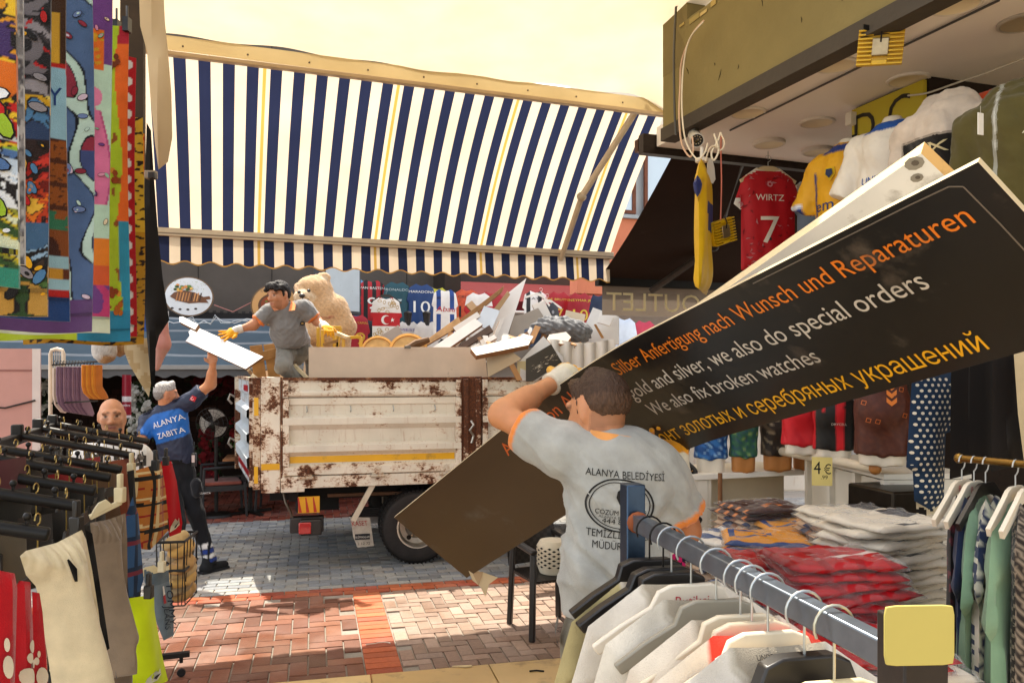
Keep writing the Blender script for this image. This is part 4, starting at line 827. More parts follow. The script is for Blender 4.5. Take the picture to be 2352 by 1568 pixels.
def hand_prims(w, direc, palmn, side, s=1.0, col=SK, curl=.35, spread=.16, thumb=1.0, k=.008):
    """w wrist, direc towards the knuckles, palmn out of the palm, side +1: thumb along direc x palmn"""
    d = Vector(direc).normalized(); n = Vector(palmn); n = (n-d*n.dot(d)).normalized(); x = d.cross(n)*side; w = Vector(w); pr = []
    pr.append(cap(w, w+d*.05*s, .026*s, .034*s, col, .02, flat=(tuple(n), 1.55))); pr.append(cap(w+d*.045*s-x*.018*s, w+d*.07*s+x*.02*s, .028*s, .028*s, col, .015, flat=(tuple(n), 1.5)))
    for i, (off, L) in enumerate([(.030, .070), (.010, .080), (-.011, .075), (-.031, .058)]):
        p = w+d*.082*s+x*off*s; a = spread*(1.5-i)*.6; dd = (d+x*a).normalized(); c = curl*(1+.12*i)
        for j, f in enumerate((.45, .32, .23)):
            ang = c*(j+.6); q = p+(dd*math.cos(ang)+n*math.sin(ang))*L*f*s; pr.append(cap(p, q, (.0105-.001*j)*s, (.0095-.001*j)*s, col, k)); p = q
    p = w+d*.025*s+x*.028*s; t1 = p+(d*.55+x*.75+n*.25).normalized()*.042*s*thumb; t2 = t1+(d*.8+x*.35+n*(.2+curl*.5)).normalized()*.034*s*thumb
    pr += [cap(p, t1, .016*s, .013*s, col, .014), cap(t1, t2, .0125*s, .010*s, col, k)]
    return pr
def folds(v, amp, sc, di=(0, 0, 1), st=3.0):
    d = np.array(Vector(di).normalized()); q = v-np.outer(v@d, d)*(1-1/st); return amp*(vnoise(q, sc)+.5*vnoise(q, sc*2.3))
# ------------------------------------------------ worker in front, seen from the back
t = thing('person', 'short haired worker seen from behind in grey polo, carrying the long black sign', 'person', (.32, 2.45, FL))
D = 2.45
hip, wst, chest = P(1412, 1440, D), P(1412, 1330, D), P(1425, 1140, D+.02)
shL, shR = P(1286, 1030, D+.03), P(1524, 1108, D+.01)
elL, wrL = P(1152, 953, D+.16), P(1282, 872, D+.40); elR, wrR = P(1578, 1218, D+.05), P(1556, 1068, D+.20)
neck, hc = P(1408, 1043, D+.02), P(1377, 944, D+.05)
fdir = V(-.62, .80, -.12); pr, LL, hax = head_prims(hc, fdir, (-.16, .25, 1), 1.04, 'c78a63')
pr += [limb(neck+UP*-.03, hc+V(.01, -.02, -.05), .062, .054, 'c08560', .04), limb(shL, elL, .052, .040, 'c98a5e', .04), limb(elL, wrL, .043, .028, 'c98a5e', .02), limb(elL.lerp(wrL, .1), elL.lerp(wrL, .45), .044, .040, 'c98a5e', .03),
       limb(shR, elR, .052, .040, 'b8784e', .04), limb(elR, wrR, .043, .028, 'b8784e', .02), limb(chest, wst, .10, .10, SK, .05), limb(shL, shR, .06, .06, SK, .05), limb(neck-UP*.08, chest, .08, .1, SK, .05)]
def h0(x, y, z, col, mx):
    mx((z > -.062) & (y < .03) & (z < .03) & (np.abs(np.abs(x)-.082) > .014), '7a543c', .5)
mb = body(pr, .0065, '', '', paint=face_paint(hc, hax, 1.04, .4, hairfn=h0)); bd1 = mb.build('body', 'skin', t)
HM = rotm(hax[0], hax[2])
hp = [ell(LL(0, -.013, .046), (.0805, .100, .080), '4a3323', .015, HM, cuts=[(LL(0, 0, .030), -hax[2]+hax[1]*.45)]), ell(LL(0, -.040, .018), (.0765, .070, .066), '5c4230', .02, HM, cuts=[(LL(0, -.010, 0), hax[1]*1.0), (LL(0, 0, -.030), -hax[2])]),
      cap(LL(-.03, .062, .100), LL(.03, .058, .102), .017, None, '5a4029', .03), cap(LL(-.02, -.02, .114), LL(.03, -.01, .114), .016, None, '4a3323', .03), cap(LL(-.0755, .010, .03), LL(-.075, .016, -.002), .006, .004, '5c4230', .008)]
def hd(v): return .0022*vnoise(v, 120)+.0022*vnoise(v*np.array([1, 1, .35]), 260)
mb = body(hp, .0055, '', '', disp=hd, it=3); mb.build('hair', 'hair', t)
# polo shirt
GRY = 'aaa8a0'; up_ = (shL-shR).normalized()
cuL = shL.lerp(elL, .60); cuR = shR.lerp(elR, .68)
tor = V(1, .1, 0)
sp = [cap(chest+UP*.05+V(-.0, 0, 0), wst+V(.0, 0, .02), .165, .155, GRY, .08, flat=((0.1, 1, 0), 1.45)), cap(wst, P(1414, 1410, D), .158, .168, GRY, .06, flat=((0.1, 1, 0), 1.4), cuts=[(P(1405, 1404, D), V(.05, 0, -1))]),
      cap(chest+V(-.045, .0, .09), chest+V(.07, 0, .07), .115, .105, GRY, .07, flat=((0.1, 1, 0), 1.2)), cap(shL+V(.03, 0, -.005), shR+V(-.01, 0, .01), .062, .062, GRY, .06),
      cap(shL, cuL+(elL-shL)*.15, .078, .074, GRY, .05, cuts=[(cuL, (elL-shL).normalized())]), cap(shR, cuR+(elR-shR)*.15, .078, .080, GRY, .05, cuts=[(cuR, (elR-shR).normalized())]),
      cap(neck-UP*.03, chest+UP*.06, .075, .13, GRY, .06, flat=((0, 1, 0), 1.1), cuts=[(neck-UP*.0, V(.0, 0, 1))])]
dL, dR = (elL-shL).normalized(), (elR-shR).normalized()
def pp(v, col):
    for c, d, sh in ((cuL, dL, shL), (cuR, dR, shR)):
        w = (v-np.array(c))@np.array(d); near = np.linalg.norm(v-np.array(c), axis=1) < .11
        col[(w > -.020) & near] = hexl('e8883a')
    return col
cx0 = np.array(P(1300, 1250, D))
def shd(v):
    side = np.clip((1.85-v[:, 2])/.35, 0, 1)
    a = .013*vnoise(v*np.array([1, .6, .35])+np.outer(v[:, 0], [0, 0, .9]), 15)+.004*vnoise(v*np.array([1, 1, .6]), 34)+.0015*vnoise(v, 90)
    dg = (v[:, 0]-cx0[0])*.75-(v[:, 2]-cx0[2])*-.0; l = v[:, 2]-1.55+(v[:, 0]-.25)*.9
    a += .014*np.exp(-((l+.16)/.018)**2)*np.clip((.42-v[:, 0])/.2, 0, 1)*(v[:, 1] < D)*np.clip((v[:, 0]-.15)/.1, 0, 1)-.012*np.exp(-((l+.19)/.016)**2)*(v[:, 1] < D)*np.clip((v[:, 0]-.15)/.1, 0, 1)
    rg = (1-np.abs(vnoise(v*np.array([1, .5, .45])+np.outer(v[:, 2], [.8, 0, 0]), 9)))**4; a += .011*rg+.006*(1-np.abs(vnoise(v*np.array([.8, .5, 1])+np.outer(v[:, 0], [0, 0, .6]), 17)))**4
    hem = np.clip((v[:, 2]-1.215)/.10, 0, 1)
    return (a*side+.006*vnoise(v*np.array([1, 1, .7]), 24))*hem
mb = body(sp, .0075, '', '', paint=pp, disp=shd, it=2); bv = mb.bvh()
# prints on the back
K = '23211f'; X = V(1, 0, -.075).normalized(); Y = V(0, 0, 1)-X*X.z
def bt(txt, u, v, w, h, col=K): mb.text(txt, P(u, v, D-.16), X, Y, h, col, off=.004, width=w, conform=bv)
bt('ALANYA BELEDİYESİ', 1443, 1104, .232, .030); bt('ÇÖZÜM MERKEZİ', 1432, 1192, .15, .021); bt('ALANYA BELEDİYESİ', 1430, 1201, .125, .012, '55524c'); bt('444 82 07', 1430, 1213, .105, .022)
bt('TEMİZLİK İŞLERİ', 1433, 1247, .205, .031); bt('MÜDÜRLÜĞÜ', 1425, 1272, .15, .030)
cc = P(1430, 1168, D-.16)
mb.disc(cc, X, Y, .101, .080, K, 48, .003, .945, bv); mb.disc(cc, X, Y, .090, .070, K, 48, .003, .965, bv)
def blob(pts, u, v, sc, col):
    c = P(u, v, D-.16); vs = []
    for a, b in pts:
        p = c+X*a*sc+Y*b*sc; h = bv.ray_cast(p+V(0, -.3, 0), V(0, 1, 0), .8); vs.append(h[0]+V(0, -.0035, 0) if h[0] is not None else p)
    mb.add(vs, [tuple(range(len(vs)))], col)
blob([(-.5, .0), (-.2, -.55), (.05, -.9), (.0, -.45), (.25, -.2), (.5, .0), (.6, .45), (.3, .85), (-.1, .95), (-.45, .6)], 1434, 1150, .032, K)
blob([(-.25, -.1), (.0, -.3), (.2, .0), (.3, .4), (.0, .1)], 1436, 1152, .03, GRY)
mb.build('polo_shirt', 'knit', t)
# collar
mb = MB(); cn_ = P(1416, 1034, D+.02)
for r0, r1, z0, z1, cc_ in ((.074, .088, .045, .0, 'e8a05c'),):
    def colr(s, tt):
        a = math.pi*2*s; r = lerp(r0, r1, tt)*(1+.25*abs(math.cos(a))); p = cn_+V(math.cos(a)*r*1.02, math.sin(a)*r*1.0, lerp(.055, -.006, tt)-.014*math.cos(a))
        return p
    mb.grid(colr, 40, 4, cc_); mb.grid(lambda s, tt: colr(s, tt)*1.0+V(0, .006, -.002), 40, 4, 'd98f4c')
mb.build('collar', 'knit', t)
# trousers, shoes
tr = [cap(P(1412, 1400, D), P(1412, 1480, D), .145, .15, '77705f', .05, flat=((0, 1, 0), 1.3)), cap(P(1358, 1470, D), V(P(1345, 1500, D).x, D, .72), .088, .078, '77705f', .04), cap(V(P(1345, 1500, D).x, D, .72), V(P(1335, 1500, D).x, D-.02, .27), .074, .06, '77705f', .03),
      cap(P(1470, 1470, D), V(P(1480, 1500, D).x, D+.03, .72), .088, .078, '77705f', .04), cap(V(P(1480, 1500, D).x, D+.03, .72), V(P(1490, 1500, D).x, D+.03, .27), .074, .06, '77705f', .03)]
mb = body(tr, .010, '', '', disp=lambda v: folds(v, .006, 24, (.2, 0, 1), 2)); mb.grid(lambda s, q: P(1283+3*math.sin(q*3), 1425+62*q, D-.05)+V(-.012*math.sin(math.pi*q), -.0+.05*s, 0), 4, 10, '4c463c'); mb.build('trousers', 'cloth', t)
for u, dy in ((1335, -.02), (1490, .03)):
    x = P(u, 1500, D).x; mb = body([cap((x, D+dy-.04, FL+.05), (x, D+dy+.14, FL+.04), .045, .04, '2a2726', .03, cuts=[((0, 0, FL), (0, 0, -1))]), cap((x, D+dy-.02, FL+.04), (x, D+dy-.02, FL+.12), .05, .05, '2a2726', .03)], .01, '', ''); mb.build('shoe', 'rubber', t)
# gloves
for nm, w, el, dr, pn, sd_, crl in (('l', wrL, elL, P(1330, 838, D+.50)-wrL, V(.25, .75, -.45), 1, .5), ('r', wrR, elR, P(1540, 1016, D+.235)-wrR, V(-.45, -.25, .9), -1, .75)):
    ax_ = (w-el).normalized(); g = hand_prims(w, dr, pn, sd_, 1.12, 'e0971c' if nm == 'r' else 'e6a92a', crl)
    g += [cap(w-ax_*.05, w+ax_*.035, .041, .037, 'd8cdb6', .012, cuts=[(w-ax_*.05, -ax_)]), cap(w+ax_*.03, w+Vector(dr).normalized()*.055, .036, .038, 'dccfae' if nm == 'l' else 'd08a1c', .02)]
    mb = body(g, .0045, '', '', it=1, disp=lambda v: .0012*vnoise(v, 220)); mb.build('glove', 'knit', t)
# ------------------------------------------------ long black sign, bent where he holds it
sgt = thing('carried_sign', 'long scuffed black jewellery sign with orange, white and yellow lettering, held aloft by the worker', 'sign', (.24, 2.75, 1.6))
TP = [P(905, 1188, 3.55), P(1335, 838, 2.75), P(2246, 372, 1.342)]; BT = [P(1072, 1326, 3.61), P(1521, 1041, 2.80), P(2585, 741, 1.43)]
def edge(L3, s):                                                         # s 0..1 left..fold, 1..2 fold..right, rounded bend
    e = .30; lin = lambda s: L3[0].lerp(L3[1], s) if s <= 1 else L3[1].lerp(L3[2], s-1)
    if abs(s-1) < e:
        k = (s-1+e)/(2*e); a, b = lin(1-e), lin(1+e); return a*(1-k)**2+L3[1]*2*k*(1-k)+b*k*k
    return lin(s)
def smoothst(x): x = max(0, min(1, x)); return x*x*(3-2*x)
def sgp(s, w): return edge(TP, s).lerp(edge(BT, s), w)
def sgn_(s, w): return (sgp(s+.01, w)-sgp(s-.01, w)).cross(sgp(s, w-.02)-sgp(s, w+.02)).normalized()
mb = MB()
mb.grid(lambda a, b: sgp(2*a, 1-b), 80, 14, cf=lambda a, b: tuple(lerp(p_, q_, smoothst((a-.36)/.12)) for p_, q_ in zip(hexl('4a3828'), hexl('1b1a1a'))))
mb.grid(lambda a, b: sgp(2*(1-a), 1-b)-sgn_(2*(1-a), .5)*.012, 80, 2, 'b9ab95')
for w in (0, 1): mb.grid(lambda a, b: sgp(2*a, w)-sgn_(2*a, .5)*.012*(b if w == 0 else 1-b)+sgn_(2*a, .5)*.0005, 80, 1, 'cbb994' if w == 0 else '3a3026')
for s in (0, 2): mb.grid(lambda a, b: sgp(s, 1-a if s == 0 else a)-sgn_(s, .5)*.012*(b if s == 0 else b), 6, 1, 'cbb994')
GS = [(s/100, w/40) for s in range(0, 201) for w in range(0, 41)]; GP = [sgp(s, w) for s, w in GS]
GU = np.array([(1176+p.x/p.y*FV, VH-(p.z-H)/p.y*FV) for p in GP])
def inv(u, v):
    i = int(np.argmin(((GU-np.array([u, v]))**2).sum(1))); return GS[i]
Ls = [(TP[1]-TP[0]).length, (TP[2]-TP[1]).length]; Wd = .43
def slen(s): return s*Ls[0] if s < 1 else Ls[0]+(s-1)*Ls[1]
def sinv(l): return l/Ls[0] if l < Ls[0] else 1+(l-Ls[0])/Ls[1]
def stext(body_, p0, p1, col, hk=1.0):
    s0, w0 = inv(*p0); s1, w1 = inv(*p1); vs, fs, wd, w_0 = text_geo(body_); l0, l1 = slen(s0), slen(s1); k = (l1-l0)/(wd-w_0); out = []
    for a, b in vs:
        f = (a-w_0)/(wd-w_0); l = lerp(l0, l1, f); s = sinv(l); w = lerp(w0, w1, f)-b*k*hk/Wd; out.append(sgp(s, w)+sgn_(s, w)*.0012)
    mb.add(out, fs, col)
stext('Ankauf von Alt-Gold', (1168, 1046), (1402, 878), 'd0602a'); stext('Silber Anfertigung nach Wunsch und Reparaturen', (1424, 862), (2248, 510), 'e07c22', 1.12)
stext('made', (1262, 1025), (1330, 978), 'c4bfb6'); stext('fix gold and silver, we also do special orders', (1425, 930), (2143, 655), 'c4bfb6', 1.12)
stext('We also fix broken watches', (1502, 955), (1886, 832), 'bdb8b0', 1.12); stext('ремонт золотых и серебряных украшений', (1478, 1037), (2280, 795), 'e0a81e', 1.2)
n0 = 34
def thinline(pts, w, col):
    for (s0, w0), (s1, w1) in zip(pts, pts[1:]): 
        a, b = sgp(s0, w0)+sgn_(s0, w0)*.001, sgp(s1, w1)+sgn_(s1, w1)*.001; mb.beam(a, b, w, .0006, col, up=sgn_(s0, w0))
thinline([(1.60, .035), (1.75, .035), (1.9, .035), (1.955, .04), (1.968, .07), (1.97, .3), (1.97, .9)], .003, '6d665e')
mb.build('sign_panel', 'signface', sgt, smooth=False)
wsg = MB(); c4 = [P(1480, 795, 2.95), P(2115, 352, 1.72), P(2300, 520, 1.80), P(1700, 930, 3.0)]; nn = (c4[1]-c4[0]).cross(c4[3]-c4[0]).normalized()
if nn.y > 0: nn = -nn
c4[2] = c4[2]-nn*(c4[2]-c4[0]).dot(nn)
wsg.add(c4+[p-nn*.035 for p in c4], [(3, 2, 1, 0) if (c4[2]-c4[0]).cross(c4[1]-c4[0]).dot(nn) > 0 else (0, 1, 2, 3), (4, 5, 6, 7), (0, 1, 5, 4), (1, 2, 6, 5), (2, 3, 7, 6), (3, 0, 4, 7)], ['dfe3e4', 'd5cdbd', 'dcc79c', 'dcae6a', 'd0b98c', 'd0b98c'])
for u, v, r in ((2100, 375, .018), (2106, 408, .012)):
    o = V(0, 0, H); dd = P(u, v, 1)-o; q = o+dd*((c4[0]-o).dot(nn)/dd.dot(nn)); xx = (c4[1]-c4[0]).normalized()
    wsg.disc(q, xx, nn.cross(xx), r*1.3, r, '8a8880', 9, .001); wsg.disc(q+xx*.003, xx, nn.cross(xx), r*.5, r*.45, '55504a', 7, .002)
tag(wsg.build('blank_sign', 'signface', smooth=False), 'white sign panel with raw yellow edges carried behind the long black sign', 'sign')
sc = MB(); cs_ = P(1100, 1322, 3.58); sc.prism([(-.05, .02), (-.02, .035), (.0, .02), (.03, .015), (.09, .0), (.05, -.03), (.035, -.085), (.01, -.045), (-.03, -.02)], cs_, V(.95, .1, -.1), V(.05, .2, 1), .004, 'cdb48c'); sc.add([cs_+V(-.04, -.004, .02), cs_+V(.02, -.006, .02), cs_+V(.0, -.012, -.04)], [(0, 1, 2)], 'b0906a')
tag(sc.build('torn_paper', 'board', smooth=False), 'torn buff paper flap dangling from the lowest corner of the black sign', 'paper')
# ------------------------------------------------ municipal officer handing up the panel
D = 7.67; t = thing('person', 'grey haired officer in navy and blue uniform reaching a white board up to the truck', 'person', G(420, 1300))
sh1, sh2 = P(340, 968, D+.02), P(436, 922, D-.02); el, wr = P(484, 882, D-.02), P(489, 836, D-.10); hipc = P(408, 1068, D); neck = P(376, 940, D); hc = P(381, 906, D-.01); chest = P(392, 985, D)
fd = V(.80, .58, .12); pr, LL, hax = head_prims(hc, fd, (.05, 0, 1), 1.02, 'c68a68')
dr = P(487, 800, D-.16)-wr
pr += [limb(neck-UP*.03, hc-UP*.05, .062, .056, 'c2855f', .04), limb(sh2, el, .056, .046, 'c4875f', .03), limb(el, wr, .047, .030, 'c4875f', .02), limb(el, el.lerp(wr, .5), .047, .043, 'c4875f', .03)]
pr += hand_prims(wr, dr, V(.25, -.55, .5), -1, 1.05, 'd09a78', .55); elb2 = P(322, 1018, D-.12); pr += [limb(sh1, elb2, .055, .045, 'c4875f', .03), limb(elb2, P(345, 1065, D-.28), .045, .03, 'c4875f', .03)]+hand_prims(P(345, 1065, D-.28), V(.6, -.5, -.3), V(0, 0, -1), 1, 1, 'c4875f', .5)
def h1(x, y, z, col, mx): mx((z > -.03) & (y < .02) & (z < .03) & (np.abs(np.abs(x)-.078) > .014), 'a39a90', .55)
body(pr, .008, '', '', paint=face_paint(hc, hax, 1.02, .2, '6f665e', h1)).build('body', 'skin', t)
hp = [ell(LL(0, -.012, .05), (.082, .10, .078), 'b9b4ad', .03, rotm(hax[0], hax[2]), cuts=[(LL(0, .0, .03), -hax[2]+hax[1]*.3)]), ell(LL(0, -.045, .0), (.074, .062, .06), '8f8a84', .03, rotm(hax[0], hax[2]), cuts=[(LL(0, -.02, 0), hax[1])]), cap(LL(-.02, .06, .11), LL(.02, .05, .115), .02, None, 'd5d2cc', .03)]
body(hp, .008, '', '', disp=lambda v: .004*vnoise(v, 90)).build('hair', 'hair', t)
NV = '232a40'; cu = sh2.lerp(el, .62)
sp = [cap(chest+V(0, 0, .06), P(405, 1040, D), .17, .155, NV, .08, flat=((-.1, 1, 0), 1.45)), cap(P(402, 1030, D), P(410, 1062, D), .152, .15, NV, .05, flat=((0, 1, 0), 1.4), cuts=[(P(408, 1062, D), V(0, 0, -1))]), cap(sh1, sh2, .072, .078, NV, .07), cap(neck-UP*.06, chest, .10, .14, NV, .06, flat=((0, 1, 0), 1.2)),
      cap(sh2, cu+(el-sh2)*.15, .078, .074, NV, .05, cuts=[(cu, (el-sh2).normalized())]), cap(sh1, sh1.lerp(elb2, .8), .074, .07, NV, .05, cuts=[(sh1.lerp(elb2, .72), (elb2-sh1).normalized())]), cap(neck-UP*.05, neck+UP*.015, .075, .07, NV, .02, cuts=[(neck+UP*.015, V(0, 0, 1))])]
A_ = [(345, 962), (363, 950), (380, 946), (420, 936), (437, 950), (444, 985), (430, 1000), (385, 1014), (352, 1022), (338, 1012), (335, 985)]
def inpoly(u, v, poly):
    c = np.zeros(len(u), bool); j = len(poly)-1
    for i in range(len(poly)):
        (xi, yi), (xj, yj) = poly[i], poly[j]; m = ((yi > v) != (yj > v)) & (u < (xj-xi)*(v-yi)/(yj-yi+1e-9)+xi); c ^= m; j = i
    return c
cst = np.array(chest)
def pz(v, col):                                                          # blue yoke on the back, fixed in the wearer's own plane
    u_ = 1176+v[:, 0]/D*FV; v_ = VH-(v[:, 2]-H)/D*FV
    m = inpoly(u_, v_, A_) & (v[:, 1] < D+.01); col[m] = hexl('1f66b8'); return col
mb = body(sp, .009, '', '', paint=pz, disp=lambda v: folds(v, .006, 20, (.8, 0, .5), 2)+.002*vnoise(v, 60)); bv = mb.bvh()
X = V(.93, .0, .30).normalized(); Y = UP-X*X.z
mb.text('ALANYA', P(377, 975, D-.2), X, Y, .08, 'e9e9e6', .012, width=.29, conform=bv); mb.text('ZABITA', P(384, 1002, D-.2), V(.95, 0, .26), Y, .075, 'e9e9e6', .012, width=.245, conform=bv)
mb.disc(P(434, 916, D-.2), X, Y, .034, .034, 'c01c28', 4, .006, 0, bv); mb.text('C', P(433, 919, D-.2), X, Y, .04, 'ffffff', .009, conform=bv)
mb.build('polo_shirt', 'jersey', t)
mb = MB(); mb.beam(sh1+V(-.02, -.03, .07), neck.lerp(sh1, .35)+V(0, -.05, .05), .05, .012, '1d2233'); mb.beam(sh2+V(.0, -.03, .07), neck.lerp(sh2, .45)+V(0, -.05, .05), .05, .012, '1d2233'); mb.build('epaulette', 'cloth', t)
f1 = P(482, 1288, D-.05); f1.z = .09; f2 = V(-3.12, 7.4, .09); kn1 = P(450, 1178, D-.06); kn2 = V(-3.12, 7.42, .52); TRN = '16181d'
tr = [cap(P(408, 1062, D), P(410, 1085, D), .145, .15, TRN, .05, flat=((0, 1, 0), 1.3)), cap(P(424, 1090, D), kn1, .095, .075, TRN, .04), cap(kn1, f1+UP*.03, .075, .062, TRN, .03), cap(P(390, 1090, D), kn2, .095, .075, TRN, .04), cap(kn2, f2, .074, .062, TRN, .03), cap(P(450, 1110, D-.1), P(454, 1130, D-.1), .05, .05, TRN, .03)]
def pt(v, col):
    d = np.array((f1-kn1).normalized()); w = (v-np.array(kn1))@d; L = (f1-kn1).length; m = np.linalg.norm(v-np.array(f1.lerp(kn1, .2)), axis=1) < .22
    for a, b, c in ((.60, .70, 'dfe0e0'), (.72, .80, '28408c'), (.82, .90, 'e4e4e4'), (.92, .98, '28408c')): col[m & (w > a*L) & (w < b*L) & (np.sin(v[:, 0]*90) > -.55)] = hexl(c)
    return col
mb = body(tr, .010, '', '', paint=pt, disp=lambda v: folds(v, .006, 18, (.3, 0, 1), 2)); bv = mb.bvh(); mb.text('ZABITA', P(455, 1141, D-.3), V(1, 0, .05), UP, .025, 'c9c9c9', .004, width=.1, conform=bv); mb.build('trousers', 'cloth', t)
mb = MB(); bc = P(407, 1058, D)
mb.lathe([(.15, -.022), (.153, -.02), (.153, .02), (.15, .022)], bc, (.0, 0, 1), '121214', 28); mb.v = [(bc.x+(x-bc.x), bc.y+(y-bc.y)*.75, z) for x, y, z in mb.v]; mb.text('ZABITA', bc+V(-.03, -.118, -.008), V(1, 0, 0), UP, .018, 'b5b5b5', .004, width=.075); mb.build('belt', 'cloth', t)
mb = MB(); c = P(446, 1055, D-.02); mb.cbox(c, (.04, .04, .13), '17181a'); mb.cbox(c+V(.0, -.022, .01), (.03, .008, .07), 'c9b9b4'); mb.tube([c+UP*.06, c+UP*.17], .006, '17181a', 6); mb.build('radio', 'plastic', t, bevel=.004)
for f, hd_ in ((f1, V(.55, .8, 0)), (f2, V(.2, .9, 0))):
    b = V(f.x, f.y, 0); hd_ = hd_.normalized()
    mb = body([cap(b-hd_*.06+UP*.045, b+hd_*.16+UP*.04, .048, .042, '1a1b1e', .03, cuts=[((0, 0, .012), (0, 0, -1))]), cap(b-hd_*.02+UP*.04, b-hd_*.02+UP*.12, .055, .055, '1a1b1e', .03)], .01, '', '')
    mb.prism([(-.105, -.04), (-.105, .04), (.1, .05), (.2, .03), (.2, -.03), (.1, -.05)], b+UP*.002, hd_, UP.cross(hd_), .022, '2e2f33'); mb.build('boot', 'rubber', t)
# ------------------------------------------------ bald man behind the rack
D = 5.3; t = thing('person', 'bald man with stubble in a white collared shirt, watching from behind the clothes rack', 'person', V(P(250, 900, D).x, D, 0))
hc = P(257, 958, D); fd = V(.42, -.9, -.12); pr, LL, hax = head_prims(hc, fd, (.0, -.03, 1), 1.0, 'c08a68'); neck = hc-UP*.16+V(-.01, .04, 0)
pr += [limb(neck-UP*.02, hc-UP*.05+V(0, .03, 0), .066, .06, 'b98360', .04), cap(LL(-.03, .086, .045), LL(-.012, .09, .03), .006, None, 'b07a58', .02)]
def h2(x, y, z, col, mx):
    mx((z > -.02) & (z < .05) & (y < .02) & (np.abs(np.abs(x)-.078) > .013), '6a4f40', .5); mx((y > .06) & (np.abs(x) < .04) & (np.abs(z+.044) < .007), '3a2a22', .45); mx((y > .05) & (np.abs(np.abs(x)-.034) < .02) & (np.abs(z+.004) < .006), '7a4c38', .45)
elbs = []; shl, shr = neck+V(-.2, .02, -.10), neck+V(.19, -.03, -.10)
for sgn2, s_ in ((-1, shl), (1, shr)):
    e = s_+V(.05*sgn2, -.02, -.29); w = e+V(-.02*sgn2, -.16, -.20); pr += [limb(s_, e, .05, .042, 'b98360', .03), limb(e, w, .042, .03, 'b98360', .03)]+hand_prims(w, V(0, -.4, -.9), V(-sgn2, 0, 0), 1, 1, 'b98360', .3)
body(pr, .0065, '', '', paint=face_paint(hc, hax, 1, .75, '2a1c14', h2)).build('body', 'skin', t)
ws = [cap(neck-UP*.14, neck-UP*.5, .16, .165, 'd8d6d2', .06, flat=((0, 1, 0), 1.4)), cap(shl, shr, .07, .07, 'd8d6d2', .06), cap(neck-UP*.02, neck-UP*.1, .075, .12, 'd8d6d2', .05, cuts=[(neck+UP*.0, V(0, 0, 1))]), cap(neck-UP*.5, neck-UP*.62, .165, .16, 'd8d6d2', .04, flat=((0, 1, 0), 1.4))]+[cap(s_, s_+V(.04*g, -.02, -.22), .075, .07, 'd8d6d2', .05) for g, s_ in ((-1, shl), (1, shr))]
body(ws, .01, '', '', disp=lambda v: folds(v, .006, 20)).build('shirt', 'cloth', t)
mb = MB(); mb.grid(lambda s, q: neck+V(math.cos(s*6.283)*(.075+.02*q), math.sin(s*6.283)*(.07+.02*q), .02-.05*q), 24, 3, 'e0dedb'); mb.build('collar', 'cloth', t)
zb = neck.z-.62; bx = neck.x
body([cap((bx, D, zb), (bx, D, zb-.08), .15, .15, '2d2f38', .05, flat=((0, 1, 0), 1.3))]+[cap((bx+.085*g, D, zb-.08), (bx+.09*g, D, .12), .09, .06, '2d2f38', .04) for g in (-1, 1)], .014, '', '').build('trousers', 'cloth', t)
for g in (-1, 1): body([cap((bx+.09*g, D+.05, .05), (bx+.10*g, D-.14, .045), .045, .04, '1d1a18', .03, cuts=[((0, 0, 0.004), (0, 0, -1))]), cap((bx+.09*g, D, .05), (bx+.09*g, D, .12), .05, .05, '1d1a18', .03)], .012, '', '').build('shoe', 'rubber', t)
# ------------------------------------------------ worker on the truck
D = 7.72; t = thing('person', 'dark haired worker in grey polo sitting on the truck load, one gloved hand stretched out', 'person', P(668, 812, 8.0))
hc = P(641, 680, D-.02); fd = V(-.50, -.80, -.33); pr, LL, hax = head_prims(hc, fd, (-.10, -.12, 1), 1.08, 'c08763')
neck = P(655, 714, D+.04); s1, s2 = P(616, 716, D), P(700, 706, D+.06); e1, w1 = P(582, 747, D-.05), P(550, 756, D-.10); e2, w2 = P(728, 737, D+.10), P(744, 747, D+.0); hip = P(674, 800, D+.28); belly = P(663, 765, D+.12)
pr += [limb(neck-UP*.04, hc-UP*.06+V(.02, .03, 0), .066, .06, 'b87e5a', .04), limb(s1, e1, .055, .045, 'b87e5a', .03), limb(e1, w1, .046, .031, 'b87e5a', .03), limb(s2, e2, .055, .046, 'b87e5a', .03), limb(e2, w2, .046, .032, 'b87e5a', .03)]
def h3(x, y, z, col, mx): pass
body(pr, .008, '', '', paint=face_paint(hc, hax, 1.08, .55, '1d130d', h3)).build('body', 'skin', t)
RM = rotm(hax[0], hax[2])
hp = [ell(LL(0, -.015, .062), (.088, .108, .085), '1c130e', .03, RM, cuts=[(LL(0, 0, .035), -hax[2]+hax[1]*.35)]), ell(LL(0, -.055, .01), (.08, .062, .06), '1c130e', .03, RM, cuts=[(LL(0, -.02, 0), hax[1])])]
random.seed(5)
for k in range(30):
    a = random.uniform(-1, 1); b = random.uniform(-.6, 1); hp.append(ell(LL(.075*a, .07*b+.015, .115+.015*random.random()-.05*a*a-.02*b*b), (.02, .024, .016), '19110c', .012, RM))
for a in (-.05, -.025, .0, .025, .05): hp.append(cap(LL(a, .075, .11), LL(a*1.1-.008, .098, .068+.01*random.random()), .016, .009, '1c130e', .012))
for sg in (1, -1): hp.append(cap(LL(.075*sg, .012, .05), LL(.077*sg, .014, .0), .014, .008, '1c130e', .012))
body(hp, .006, '', '', disp=lambda v: .003*vnoise(v, 170)+.002*vnoise(v, 320), it=1).build('hair', 'hair', t)
GR2 = '7d7b78'; c1, c2 = s1.lerp(e1, .72), s2.lerp(e2, .82); ch_ = P(660, 738, D+.08)
